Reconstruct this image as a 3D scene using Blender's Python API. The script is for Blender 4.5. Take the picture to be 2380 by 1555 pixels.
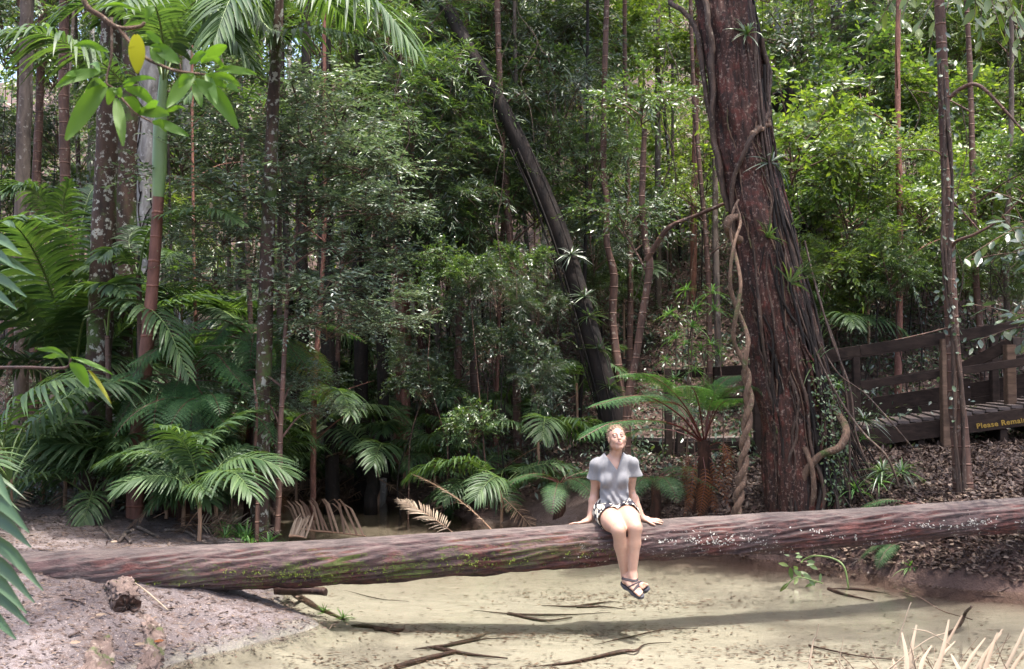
import bpy, math, random
import numpy as np
from mathutils import Vector, Matrix
R = math.radians
rs = np.random.RandomState
SC = bpy.context.scene
for _o in list(bpy.data.objects): bpy.data.objects.remove(_o)

# ------------------------------------------------------------------ camera, sky, sun
FPX, CZ = 2314.0, 2.0                       # focal length in units of a 2380 px wide frame, eye height above the water
PITCH = math.atan(102.5/FPX)
cam_d = bpy.data.cameras.new('camera'); CAM = bpy.data.objects.new('camera', cam_d)
SC.collection.objects.link(CAM); SC.camera = CAM
cam_d.sensor_width = 36.0; cam_d.lens = 36.0*FPX/2380.0; cam_d.clip_start = .05; cam_d.clip_end = 900
CAM.location = (0, 0, CZ); CAM.rotation_euler = (math.pi/2+PITCH, 0, 0)
cam_d.dof.use_dof = True; cam_d.dof.focus_distance = 8.9; cam_d.dof.aperture_fstop = 6.3
SUN_DIR = Vector((.15, -.16, .975)).normalized()          # towards the sun: high, a little behind the camera and to its right
sun_el = math.asin(SUN_DIR.z); sun_az = math.atan2(SUN_DIR.x, SUN_DIR.y)
W = bpy.data.worlds.new('World'); SC.world = W; W.use_nodes = True
_nt = W.node_tree; _nt.nodes.clear()
_sky = _nt.nodes.new('ShaderNodeTexSky'); _sky.sky_type = 'NISHITA'; _sky.sun_disc = False
_sky.sun_elevation = sun_el; _sky.sun_rotation = sun_az; _sky.dust_density = 5.0; _sky.ozone_density = .3; _sky.air_density = .8
_bg = _nt.nodes.new('ShaderNodeBackground'); _bg.inputs[1].default_value = .15
_wo = _nt.nodes.new('ShaderNodeOutputWorld')
_nt.links.new(_sky.outputs[0], _bg.inputs[0]); _nt.links.new(_bg.outputs[0], _wo.inputs[0])
sun_d = bpy.data.lights.new('sun', 'SUN'); SUN = bpy.data.objects.new('sun', sun_d); SC.collection.objects.link(SUN)
sun_d.energy = 2.0; sun_d.angle = R(.5); sun_d.color = (1.0, .955, .885)
SUN.rotation_euler = SUN_DIR.to_track_quat('Z', 'Y').to_euler(); SUN.location = (3, -3, 30)
SC.view_settings.view_transform = 'Standard'; SC.view_settings.look = 'None'
SC.view_settings.gamma = 1; SC.view_settings.exposure = 2.4; SC.view_settings.use_curve_mapping = False
SC.cycles.use_denoising = True; SC.cycles.max_bounces = 7; SC.cycles.diffuse_bounces = 3
SC.cycles.glossy_bounces = 3; SC.cycles.transmission_bounces = 4; SC.cycles.transparent_max_bounces = 12
SC.cycles.sample_clamp_indirect = 6; SC.cycles.caustics_reflective = False; SC.cycles.caustics_refractive = False
SC.render.use_persistent_data = False

def PT(px, py, d):                           # the point seen at (px, py) of the 2380 px frame, d metres in front of the camera
    x = (px-1190.0)/FPX*d; zc = -(py-777.5)/FPX*d
    return Vector((x, d*math.cos(PITCH)-zc*math.sin(PITCH), CZ+d*math.sin(PITCH)+zc*math.cos(PITCH)))

# ------------------------------------------------------------------ terrain height
SHORE = np.array([(-2.55,6.3),(-2.2,7.35),(-1.45,8.2),(-1.75,8.9),(-2.1,9.6),(-2.75,12.4),(-4.2,14.4),(-4.85,16.3),(-3.56,16.8),(-2.66,17.0),
                  (-1.27,15.4),(-.36,13.9),(1.18,12.6),(2.5,11.4),(3.08,10.9),(3.64,10.4),(3.96,9.95),(4.3,9.6),(4.9,9.4),(7,9.1),(12,8.0),
                  (14,2),(8,-2),(0,4.6),(-1.8,5.2)], float)
def shore_dist(x, y):                        # positive on land
    x = np.asarray(x, float); y = np.asarray(y, float)
    d = np.full(x.shape, 1e9); ins = np.zeros(x.shape, bool)
    n = len(SHORE)
    for i in range(n):
        ax, ay = SHORE[i]; bx, by = SHORE[(i+1) % n]
        ex, ey = bx-ax, by-ay
        t = np.clip(((x-ax)*ex+(y-ay)*ey)/(ex*ex+ey*ey), 0, 1)
        d = np.minimum(d, np.hypot(x-ax-t*ex, y-ay-t*ey))
        c = ((ay > y) != (by > y)) & (x < ex*(y-ay)/(ey if abs(ey) > 1e-9 else 1e-9)+ax)
        ins ^= c
    return np.where(ins, -d, d)
_ph = rs(5).rand(40)*6.28; _fr = rs(6).randn(40, 2)
def wob(x, y, s, k=0, n=8):                  # smooth wobble, about -1..1
    v = 0
    for i in range(n): v = v+np.sin((x*_fr[i+k, 0]+y*_fr[i+k, 1])*s+_ph[i+k])
    return v/math.sqrt(n)/1.4
def sstep(a, b, v):
    t = np.clip((v-a)/(b-a), 0, 1); return t*t*(3-2*t)
def gz(x, y):
    x = np.asarray(x, float); y = np.asarray(y, float)
    s = shore_dist(x, y)
    s = s+.10*wob(x, y, 2.2)+.05*wob(x, y, 6, 8)
    land = np.clip(s, 0, None)
    right = sstep(-1.5, 2.5, x)*sstep(7, 9, y)
    back = sstep(13.5, 16.5, y)
    z = .32*(1-np.exp(-land/.85))+.05*np.clip(land, 0, 4)*.5
    z = z+right*(.30*(1-np.exp(-land/.35))+.16*np.clip(land, 0, 3))
    z = z+back*.10*np.clip(land, 0, 4)
    y0 = 19.5-5.2*sstep(-4, 5, x)            # foot of the hill
    hill = np.clip(y-y0, 0, None)
    slope = .34+.14*sstep(-6, 4, x)
    z = z+slope*np.sqrt(hill*hill+1)*1.0*(hill > 0)-slope*(hill > 0)*1.0
    z = z+(.05*wob(x, y, 1.1, 16)+.02*wob(x, y, 4.5, 24))*sstep(.2, 1.5, land)+(.017*wob(x, y, 9, 4)+.010*wob(x, y, 21, 12)+.006*wob(x, y, 40, 20))*sstep(.0, .3, land)
    z = z+.25*wob(x, y, .35, 10)*sstep(0, 6, hill)
    bed = -.10-.05*np.clip(-s, 0, 2)*.6-.02*sstep(0, 1, -s)+.012*wob(x, y, 3, 3)
    return np.where(s > 0, z-.10*np.exp(-land/.12), bed)
def G(x, y): return float(gz(np.array([x]), np.array([y]))[0])
def GP(px, py, far=60):                      # where the ray through a pixel meets the ground
    o = Vector((0, 0, CZ)); v = PT(px, py, 1.0)-o
    t = np.linspace(4, far, 2400); x = v.x*t; y = v.y*t; z = CZ+v.z*t
    h = gz(x, y); k = np.argmax(z < h)
    return Vector((x[k], y[k], h[k])), t[k]
def onground(px, d, sink=.03):               # ground point under column px at depth d
    p = PT(px, 880, d); return Vector((p.x, p.y, G(p.x, p.y)-sink))

# ------------------------------------------------------------------ mesh helpers
class MB:
    def __init__(s): s.V = []; s.Q = []; s.T = []; s.n = 0
    def add(s, V, Q=None, T=None):
        V = np.asarray(V, float).reshape(-1, 3)
        if Q is not None and len(Q): s.Q.append(np.asarray(Q, np.int64).reshape(-1, 4)+s.n)
        if T is not None and len(T): s.T.append(np.asarray(T, np.int64).reshape(-1, 3)+s.n)
        s.V.append(V); s.n += len(V); return s
    def mesh(s, name, mat, smooth=True):
        V = np.concatenate(s.V).astype(np.float32)
        Q = np.concatenate(s.Q) if s.Q else np.zeros((0, 4), np.int64)
        T = np.concatenate(s.T) if s.T else np.zeros((0, 3), np.int64)
        me = bpy.data.meshes.new(name)
        me.vertices.add(len(V)); me.vertices.foreach_set('co', V.ravel())
        me.loops.add(len(Q)*4+len(T)*3)
        me.loops.foreach_set('vertex_index', np.concatenate([Q.ravel(), T.ravel()]).astype(np.int32))
        me.polygons.add(len(Q)+len(T))
        st = np.concatenate([np.arange(len(Q))*4, len(Q)*4+np.arange(len(T))*3]).astype(np.int32)
        me.polygons.foreach_set('loop_start', st)
        me.polygons.foreach_set('use_smooth', np.full(len(Q)+len(T), bool(smooth)))
        me.update(calc_edges=True)
        for m in (mat if isinstance(mat, (list, tuple)) else [mat]): me.materials.append(m)
        return me
    def obj(s, name, mat, parent=None, smooth=True):
        return link(name, s.mesh(name, mat, smooth), parent)
def link(name, data, parent=None, loc=None, rot=None, sc=None):
    o = bpy.data.objects.new(name, data); SC.collection.objects.link(o)
    if parent is not None: o.parent = parent
    if loc is not None: o.location = loc
    if rot is not None: o.rotation_euler = rot
    if sc is not None: o.scale = (sc, sc, sc) if np.isscalar(sc) else sc
    return o
def tag(o, label=None, cat=None, group=None, kind=None):
    if label: o['label'] = label
    if cat: o['category'] = cat
    if group: o['group'] = group
    if kind: o['kind'] = kind
    return o
def thing(name, label, cat, loc=(0, 0, 0), rotz=0, group=None):
    return tag(link(name, None, None, loc, (0, 0, rotz)), label, cat, group)
def catmull(P, n):
    P = np.asarray([list(p) for p in P], float)
    if len(P) == 2: return P[0]+(P[1]-P[0])*np.linspace(0, 1, n)[:, None]
    Q = np.vstack([2*P[0]-P[1], P, 2*P[-1]-P[-2]]); m = len(P)-1
    t = np.linspace(0, m-1e-9, n); i = t.astype(int); f = (t-i)[:, None]
    a, b, c, d = Q[i], Q[i+1], Q[i+2], Q[i+3]
    return .5*((2*b)+(-a+c)*f+(2*a-5*b+4*c-d)*f**2+(-a+3*b-3*c+d)*f**3)
def interp(v, n):
    v = np.asarray(v, float); return np.interp(np.linspace(0, 1, n), np.linspace(0, 1, len(v)), v)
def frames(P):
    T = np.gradient(P, axis=0); T /= np.linalg.norm(T, axis=1)[:, None]+1e-12
    up = np.array([0, 0, 1.]) if abs(T[0, 2]) < .8 else np.array([0, -1., 0])
    A = np.zeros_like(P); a = up-T[0]*np.dot(up, T[0]); a /= np.linalg.norm(a)
    for i in range(len(P)):
        a = a-T[i]*np.dot(a, T[i]); a /= np.linalg.norm(a)+1e-12; A[i] = a
    return T, A, np.cross(T, A)
def tube(mb, P, rad, k=8, cap=True, rough=0., seed=0, flute=0., ov=1.0):
    P = np.asarray([list(p) for p in P], float); n = len(P)
    rad = np.broadcast_to(np.asarray(rad, float), (n,)) if np.ndim(rad) == 0 or len(np.atleast_1d(rad)) == n else interp(rad, n)
    T, A, B = frames(P)
    th = np.arange(k)/k*2*np.pi
    rr = np.repeat(rad[:, None], k, 1)
    if rough or flute:
        r = rs(seed); s = np.concatenate([[0], np.cumsum(np.linalg.norm(np.diff(P, axis=0), axis=1))])
        for j in range(7):
            m = r.randint(1, 7); f = r.uniform(.5, 5); rr = rr*(1+rough/2.2*np.sin(m*th[None]+f*s[:, None]*2+r.rand()*6.3+np.sin(s*r.uniform(.5, 3))[:, None]))
        if flute: rr = rr*(1+flute*np.abs(np.sin(2.5*th+.7))[None]-flute*.5)
    V = P[:, None]+rr[..., None]*(A[:, None]*np.cos(th)[None, :, None]+B[:, None]*np.sin(th)[None, :, None]*ov)
    V = V.reshape(-1, 3)
    i = np.arange(n-1)[:, None]*k; j = np.arange(k)[None]; j2 = (j+1) % k
    Q = np.stack([i+j, i+j2, i+k+j2, i+k+j], -1).reshape(-1, 4)
    mb.add(V, Q)
    if cap:
        for e in (0, n-1):
            c = P[e]; ring = V[e*k:(e+1)*k]
            VV = np.vstack([ring, c[None]+T[e]*(.25*rad[e])*(1 if e else -1)])
            a = np.arange(k); b = (a+1) % k
            mb.add(VV, None, np.stack([a, b, np.full(k, k)], -1) if e else np.stack([b, a, np.full(k, k)], -1))
    return mb
def box(mb, c, size, rot=None):
    c = np.array(list(c)); s = np.array(size)/2.
    V = np.array([(x, y, z) for x in (-1, 1) for y in (-1, 1) for z in (-1, 1)])*s
    if rot is not None: V = V @ np.array(rot.to_3x3()).T
    mb.add(V+c, [(0, 1, 3, 2), (4, 6, 7, 5), (0, 4, 5, 1), (2, 3, 7, 6), (0, 2, 6, 4), (1, 5, 7, 3)])
def beam(mb, a, b, w, h, up=(0, 0, 1)):      # rectangular bar between two points, slightly bevelled section
    a = Vector(a); b = Vector(b); t = (b-a).normalized(); u = Vector(up); s = t.cross(u).normalized(); u = s.cross(t)
    e = min(w, h)*.08
    prof = [(-w/2+e, -h/2), (w/2-e, -h/2), (w/2, -h/2+e), (w/2, h/2-e), (w/2-e, h/2), (-w/2+e, h/2), (-w/2, h/2-e), (-w/2, -h/2+e)]
    V = [a+s*x+u*y for x, y in prof]+[b+s*x+u*y for x, y in prof]
    Q = [(i, (i+1) % 8, 8+(i+1) % 8, 8+i) for i in range(8)]
    Q += [(3, 2, 1, 0), (4, 3, 0, 7), (5, 4, 7, 6), (8, 9, 10, 11), (15, 8, 11, 12), (14, 15, 12, 13)]
    mb.add([list(v) for v in V], Q)
def nrm(v): return v/(np.linalg.norm(v, axis=-1, keepdims=True)+1e-9)
def leaves(mb, P, D, N, L, Wd, droop=.12, fold=.18, detail=0):
    P = np.asarray(P, float); n = len(P); D = nrm(np.asarray(D, float)); N = np.asarray(N, float)
    S = nrm(np.cross(D, N)); N = np.cross(S, D)
    L = np.broadcast_to(L, (n,))[:, None]; Wd = np.broadcast_to(Wd, (n,))[:, None]; Z = np.array([0, 0, 1.])
    if detail == 0:
        m = P+D*L*.5-N*fold*Wd; t = P+D*L-Z*droop*L; l = P+D*L*.42+S*Wd*.5; r = P+D*L*.42-S*Wd*.5
        V = np.stack([P, r, t, l, m], 1).reshape(-1, 3); b = np.arange(n)[:, None]*5
        mb.add(V, np.concatenate([b+np.array([[0, 1, 2, 4]]), b+np.array([[0, 4, 2, 3]])]))
    else:
        def c(u, w, f): return P+D*L*u-Z*droop*L*u*u*u+S*Wd*w-N*fold*Wd*f
        V = np.stack([P, c(.25, -.36, .2), c(.55, -.5, .2), c(.82, -.3, .1), c(1, 0, .0), c(.82, .3, .1), c(.55, .5, .2), c(.25, .36, .2),
                      c(.25, 0, .8), c(.55, 0, 1.), c(.82, 0, .6)], 1).reshape(-1, 3); b = np.arange(n)[:, None]*11
        Q = np.concatenate([b+np.array([q]) for q in ([8, 1, 2, 9], [9, 2, 3, 10], [7, 8, 9, 6], [6, 9, 10, 5])])
        T = np.concatenate([b+np.array([q]) for q in ([0, 1, 8], [0, 8, 7], [10, 3, 4], [5, 10, 4])])
        mb.add(V, Q, T)

# ------------------------------------------------------------------ materials
class NT:
    def __init__(s, name):
        s.m = bpy.data.materials.new(name); s.m.use_nodes = True; s.t = s.m.node_tree; s.t.nodes.clear()
    def n(s, typ, ins=None, **kw):
        nd = s.t.nodes.new(typ)
        for k, v in kw.items(): setattr(nd, k, v)
        for k, v in (ins or {}).items():
            if isinstance(v, bpy.types.NodeSocket): s.t.links.new(v, nd.inputs[k])
            else: nd.inputs[k].default_value = v
        return nd
    def ramp(s, fac, stops, interp='LINEAR'):
        r = s.t.nodes.new('ShaderNodeValToRGB'); s.t.links.new(fac, r.inputs[0]); cr = r.color_ramp; cr.interpolation = interp
        while len(cr.elements) < len(stops): cr.elements.new(.5)
        for e, (p, c) in zip(cr.elements, stops): e.position = p; e.color = (*c, 1) if len(c) == 3 else (c[0],)*3+(1,)
        return r.outputs[0]
    def coord(s, scale=(1, 1, 1), out='Object', rot=(0, 0, 0)):
        tc = s.n('ShaderNodeTexCoord'); return s.n('ShaderNodeMapping', {0: tc.outputs[out], 3: scale, 2: rot}).outputs[0]
    def noise(s, vec, sc, det=4, rough=.55, dist=0.):
        return s.n('ShaderNodeTexNoise', {'Vector': vec, 'Scale': sc, 'Detail': det, 'Roughness': rough, 'Distortion': dist}).outputs[0]
    def mix(s, f, a, b, typ='MIX'):
        nd = s.n('ShaderNodeMix', data_type='RGBA', blend_type=typ)
        for i, v in ((0, f), (6, a), (7, b)):
            if isinstance(v, bpy.types.NodeSocket): s.t.links.new(v, nd.inputs[i])
            else: nd.inputs[i].default_value = (*v, 1) if isinstance(v, tuple) and len(v) == 3 else v
        return nd.outputs[2]
    def bump(s, h, st=.5, dist=.02, nrm=None):
        d = {'Height': h, 'Strength': st, 'Distance': dist}
        if nrm is not None: d['Normal'] = nrm
        return s.n('ShaderNodeBump', d).outputs[0]
    def math(s, op, a, b=0., c=None):
        nd = s.n('ShaderNodeMath', operation=op)
        for i, v in enumerate((a, b) if c is None else (a, b, c)):
            if isinstance(v, bpy.types.NodeSocket): s.t.links.new(v, nd.inputs[i])
            else: nd.inputs[i].default_value = v
        return nd.outputs[0]
    def out(s, sh): s.n('ShaderNodeOutputMaterial', {0: sh}); return s.m
    def pbr(s, col, rough=.7, nrm=None, spec=.5, **kw):
        d = {'Base Color': col if isinstance(col, bpy.types.NodeSocket) else (*col, 1), 'Roughness': rough, 'Specular IOR Level': spec}
        if nrm is not None: d['Normal'] = nrm
        d.update(kw)
        return s.n('ShaderNodeBsdfPrincipled', d).outputs[0]
def leaf_mat(name, c0, c1, c2, trans=.35, rough=.35, spec=.6, tcol=None):
    m = NT(name); geo = m.n('ShaderNodeNewGeometry'); oi = m.n('ShaderNodeObjectInfo')
    r = m.math('FRACT', m.math('ADD', geo.outputs['Random Per Island'], m.math('MULTIPLY', oi.outputs['Random'], .35)))
    col = m.ramp(r, [(0, c0), (.55, c1), (.93, c2), (1, tuple(min(1, v*1.3) for v in c2))])
    n = m.noise(m.coord(), 2.0, 2)
    col = m.mix(m.math('MULTIPLY', n, .5), col, m.mix(1.0, col, (.72, .9, .75), 'MULTIPLY'))
    p = m.pbr(col, m.math('ADD', m.math('MULTIPLY', geo.outputs['Random Per Island'], .22), rough+.0), spec=min(1, spec)*.75, IOR=1.5+.15*max(0, spec-.5))
    tc = m.mix(1.0, col, tcol or (1.7, 1.75, .6), 'MULTIPLY')
    t = m.n('ShaderNodeBsdfTranslucent', {0: tc}).outputs[0]
    return m.out(m.n('ShaderNodeMixShader', {0: trans, 1: p, 2: t}).outputs[0])
M = {}
M['leaf_blue'] = leaf_mat('dark glossy leaf', (.028, .050, .030), (.046, .075, .040), (.078, .108, .052), .26, .28, 1.1)
M['leaf_mid'] = leaf_mat('mid green leaf', (.040, .080, .030), (.065, .110, .038), (.105, .150, .050), .34, .28, 1.1)
M['leaf_light'] = leaf_mat('yellow green leaf', (.060, .105, .025), (.10, .15, .032), (.17, .215, .050), .38, .30, 1.0)
M['leaf_shrub'] = leaf_mat('small glossy shrub leaf', (.060, .090, .058), (.098, .132, .084), (.165, .20, .13), .26, .24, 1.0, (1.3, 1.45, .8))
M['palm'] = leaf_mat('palm leaflet', (.032, .062, .027), (.050, .088, .034), (.075, .118, .045), .32, .42, .5)
M['fern'] = leaf_mat('tree fern leaflet', (.028, .075, .030), (.045, .105, .040), (.075, .145, .050), .34, .42, .5)
M['fern_gold'] = leaf_mat('yellowing fern leaflet', (.09, .13, .02), (.14, .15, .025), (.20, .12, .03), .40, .42, .5)
M['fern_dead'] = leaf_mat('rusty dead fern leaflet', (.10, .035, .015), (.16, .055, .022), (.22, .09, .035), .2, .7, .2, (1, .8, .6))
M['straw'] = leaf_mat('straw dry leaf', (.15, .105, .075), (.23, .165, .125), (.32, .245, .19), .15, .6, .3, (1, .9, .8))
M['brownfrond'] = leaf_mat('rotting brown leaf', (.060, .032, .022), (.11, .062, .042), (.20, .125, .088), .12, .6, .4, (1, .85, .7))
M['near_palm'] = leaf_mat('near palm leaflet', (.034, .066, .036), (.048, .088, .044), (.065, .11, .055), .30, .38, .6)
M['grass'] = leaf_mat('grass blade', (.05, .12, .04), (.08, .17, .05), (.14, .24, .08), .35, .38, .5)
M['litter'] = leaf_mat('fallen leaf', (.026, .014, .011), (.058, .033, .026), (.165, .112, .085), .05, .45, .45, (1, .8, .7))
M['bigleaf'] = leaf_mat('broad near leaf', (.035, .085, .014), (.055, .115, .018), (.08, .145, .022), .42, .42, .5)
def bark(name, base, dark, pale, pale_amt=.45, ring=0., bands=0., rough=.8, moss=0., sc=1., red=None, pos=.6, bumpd=.02):
    m = NT(name); v = m.coord((1, 1, .28)); v1 = m.coord((1, 1, 1))
    a = m.noise(v, 9*sc, 8, .65, .4); b = m.noise(v1, 3.2*sc, 5, .6); c = m.noise(v1, 13*sc, 4, .6)
    col = m.mix(m.ramp(a, [(.35, (0,)), (.65, (1,))]), dark, base)
    if red: col = m.mix(m.ramp(b, [(.52, (0,)), (.66, (1,))]), col, red)
    if moss: col = m.mix(m.ramp(m.noise(v1, 2.1, 6, .7), [(.62-moss*.2, (0,)), (.72-moss*.2, (1,))]), col, (.05, .08, .02))
    lich = m.math('MULTIPLY', m.ramp(c, [(pos, (0,)), (pos+.05, (1,))]), pale_amt)
    col = m.mix(lich, col, pale)
    h = a
    if ring:
        z = m.n('ShaderNodeSeparateXYZ', {0: m.coord()}).outputs[2]
        w = m.math('FRACT', m.math('ADD', m.math('MULTIPLY', z, ring), m.math('MULTIPLY', b, .25)))
        rg = m.ramp(w, [(0, (1,)), (.06, (0,)), (.94, (0,)), (1, (1,))])
        col = m.mix(m.math('MULTIPLY', rg, .55), col, tuple(x*1.9 for x in base))
        h = m.math('ADD', a, m.math('MULTIPLY', rg, .7))
    return m.out(m.pbr(col, rough, m.bump(h, .8, bumpd), .25))
M['bark_red'] = bark('wet red bark', (.062, .024, .016), (.008, .005, .004), (.22, .155, .125), .55, red=(.080, .022, .015), rough=.65, sc=2.2, pos=.57, bumpd=.06)
M['bark_dark'] = bark('dark bark', (.020, .013, .010), (.006, .005, .0045), (.045, .042, .036), .35, rough=.8, moss=.0)
M['bark_lichen'] = bark('lichen bark', (.065, .038, .027), (.024, .016, .012), (.30, .30, .26), .75, rough=.8, moss=.6, sc=1.0, pos=.56)
M['bark_pale'] = bark('pale grey bark', (.30, .285, .27), (.12, .105, .095), (.45, .44, .42), .6, rough=.8, ring=0)
M['bark_palm'] = bark('ringed palm bark', (.11, .068, .052), (.055, .034, .027), (.20, .18, .15), .35, ring=4.5, rough=.7)
M['bark_redpalm'] = bark('ringed reddish palm bark', (.155, .068, .048), (.085, .038, .028), (.25, .19, .15), .25, ring=3.4, rough=.6, pos=.66)
M['bark_sapling'] = bark('brown sapling bark', (.105, .056, .040), (.040, .023, .018), (.26, .22, .18), .5, rough=.7, ring=5)
M['bark_pink'] = bark('pink flaking bark', (.24, .11, .08), (.10, .045, .034), (.34, .21, .16), .5, rough=.8, sc=2)
M['bark_grey'] = bark('grey brown bark', (.12, .092, .075), (.05, .038, .031), (.26, .24, .21), .5, rough=.85)
M['liana'] = bark('pale liana bark', (.16, .10, .068), (.06, .038, .027), (.27, .22, .165), .5, rough=.85, sc=2.6, moss=.35, bumpd=.04)
M['root'] = bark('hanging root', (.080, .050, .036), (.022, .015, .012), (.24, .21, .17), .45, rough=.7, sc=2)
M['twig'] = bark('twig', (.13, .080, .055), (.055, .036, .027), (.24, .19, .15), .4, rough=.8)
M['wetwood'] = bark('wet dark wood', (.050, .026, .019), (.015, .009, .007), (.10, .07, .05), .4, rough=.4, sc=2)
M['fernroot'] = bark('fern trunk fibre', (.06, .025, .015), (.015, .008, .006), (.12, .06, .04), .4, rough=.9, sc=2, bumpd=.04)
def simple(name, col, rough=.6, nsc=8, var=.3, bst=.3, spec=.5):
    m = NT(name); a = m.noise(m.coord(), nsc, 5)
    c = m.mix(a, tuple(x*(1-var) for x in col), tuple(min(1, x*(1+var)) for x in col))
    return m.out(m.pbr(c, rough, m.bump(a, bst, .01), spec))
M['shaft'] = simple('green crownshaft', (.13, .20, .075), .4, 5, .25)
M['stalk'] = simple('green frond stalk', (.10, .15, .04), .45, 5, .3)
M['stalk_red'] = simple('dark red fern stalk', (.085, .022, .016), .4, 12, .3)
M['stalk_dry'] = simple('dry frond stalk', (.24, .14, .085), .6, 12, .3)
# ------------------------------------------------------------------ ground, water
def build_ground():
    na, nr = 620, 560
    a = np.linspace(R(-105), R(105), na); r = 1.2*(230/1.2)**(np.linspace(0, 1, nr))
    A, RR = np.meshgrid(a, r, indexing='ij'); X = RR*np.sin(A); Y = RR*np.cos(A)-.4
    Z = gz(X.ravel(), Y.ravel()).reshape(X.shape)
    V = np.stack([X, Y, Z], -1).reshape(-1, 3)
    i = np.arange(na-1)[:, None]*nr+np.arange(nr-1)[None]
    Q = np.stack([i, i+1, i+nr+1, i+nr], -1).reshape(-1, 4)
    m = NT('ground soil and sand'); c = m.coord()
    xyz = m.n('ShaderNodeSeparateXYZ', {0: c}); x, y, z = xyz.outputs
    n1 = m.noise(c, 1.3, 5, .6); n2 = m.noise(c, 14, 6, .7); n3 = m.noise(c, 60, 3, .7)
    # bank sand: grey pink trampled sand with darker peaty patches
    bank = m.mix(m.ramp(n1, [(.38, (0,)), (.62, (1,))]), (.078, .063, .063), (.155, .130, .128))
    bank = m.mix(m.ramp(n2, [(.40, (1,)), (.52, (0,))]), bank, (.085, .060, .052))
    bank = m.mix(m.ramp(n3, [(.60, (0,)), (.68, (1,))]), bank, (.27, .23, .21))
    soil = m.mix(n2, (.035, .020, .016), (.10, .062, .050))
    right = m.ramp(m.math('ADD', m.math('ADD', x, m.math('MULTIPLY', n1, 1.5)), 0.), [(0, (0,)), (1, (1,))])
    mr = m.n('ShaderNodeMapRange', {0: m.math('ADD', x, m.math('MULTIPLY', n1, 2)), 1: 1.2, 2: 2.2}).outputs[0]
    my = m.n('ShaderNodeMapRange', {0: m.math('ADD', y, m.math('MULTIPLY', n1, 3)), 1: 14.0, 2: 15.5}).outputs[0]
    far = m.math('MAXIMUM', mr, my)
    land = m.mix(far, bank, soil)
    # creek bed: pale quartz sand with soft tan mottling, rippled
    w = m.noise(m.coord((1, 2.6, 1)), 3.0, 5, .6, .6)
    bed = m.mix(m.ramp(w, [(.3, (0,)), (.7, (1,))]), (.160, .154, .122), (.212, .203, .164))
    bed = m.mix(m.ramp(m.noise(m.coord((1, 4, 1)), 11, 4, .7), [(.64, (0,)), (.70, (1,))]), bed, (.22, .165, .105))
    bed = m.mix(m.ramp(n3, [(.3, (0,)), (.7, (1,))]), bed, m.mix(1.0, bed, (1.03, 1.03, 1.04), 'MULTIPLY'))
    back_shade = m.n('ShaderNodeMapRange', {0: m.math('ADD', y, m.math('MULTIPLY', n1, 1.6)), 1: 10.6, 2: 13.2}).outputs[0]
    bed = m.mix(m.math('MULTIPLY', back_shade, .85), bed, m.mix(n2, (.045, .034, .024), (.13, .105, .075)))  # browner bed, with tree shade over the back pool put into its colour
    fz = m.n('ShaderNodeMapRange', {0: m.math('ADD', z, m.math('MULTIPLY', m.math('SUBTRACT', n2, .5), .20)), 1: -.03, 2: .07}).outputs[0]
    fz = m.math('MAXIMUM', fz, m.math('MULTIPLY', far, m.n('ShaderNodeMapRange', {0: z, 1: -.14, 2: -.09}).outputs[0]))
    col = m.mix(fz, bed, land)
    h = m.math('ADD', m.math('MULTIPLY', n2, .8), m.math('MULTIPLY', n3, .35))
    h = m.math('MULTIPLY', h, m.math('ADD', m.math('MULTIPLY', fz, .9), .1))
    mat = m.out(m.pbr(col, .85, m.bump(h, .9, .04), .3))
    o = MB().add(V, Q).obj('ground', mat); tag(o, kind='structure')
    w = NT('creek water'); c = w.coord((1, 1.8, 1))
    bp = w.bump(w.math('ADD', w.noise(c, 5, 3, .5, .5), w.math('MULTIPLY', w.noise(c, 22, 2, .5), .25)), .22, .02)
    fr = w.n('ShaderNodeFresnel', {'IOR': 1.33, 'Normal': bp}).outputs[0]
    gl = w.n('ShaderNodeBsdfGlossy', {0: (1, 1, 1, 1), 'Roughness': .06, 'Normal': bp}).outputs[0]
    tr = w.n('ShaderNodeBsdfTransparent', {0: (.97, .96, .93, 1)}).outputs[0]
    wm = w.out(w.n('ShaderNodeMixShader', {0: fr, 1: tr, 2: gl}).outputs[0])
    mb = MB(); xs = np.linspace(-9, 20, 60); ys = np.linspace(1.5, 22, 50); X, Y = np.meshgrid(xs, ys, indexing='ij')
    i = np.arange(59)[:, None]*50+np.arange(49)[None]
    mb.add(np.stack([X, Y, X*0], -1).reshape(-1, 3), np.stack([i, i+50, i+51, i+1], -1).reshape(-1, 4))
    tag(mb.obj('water', wm), kind='structure')
build_ground()

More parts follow.
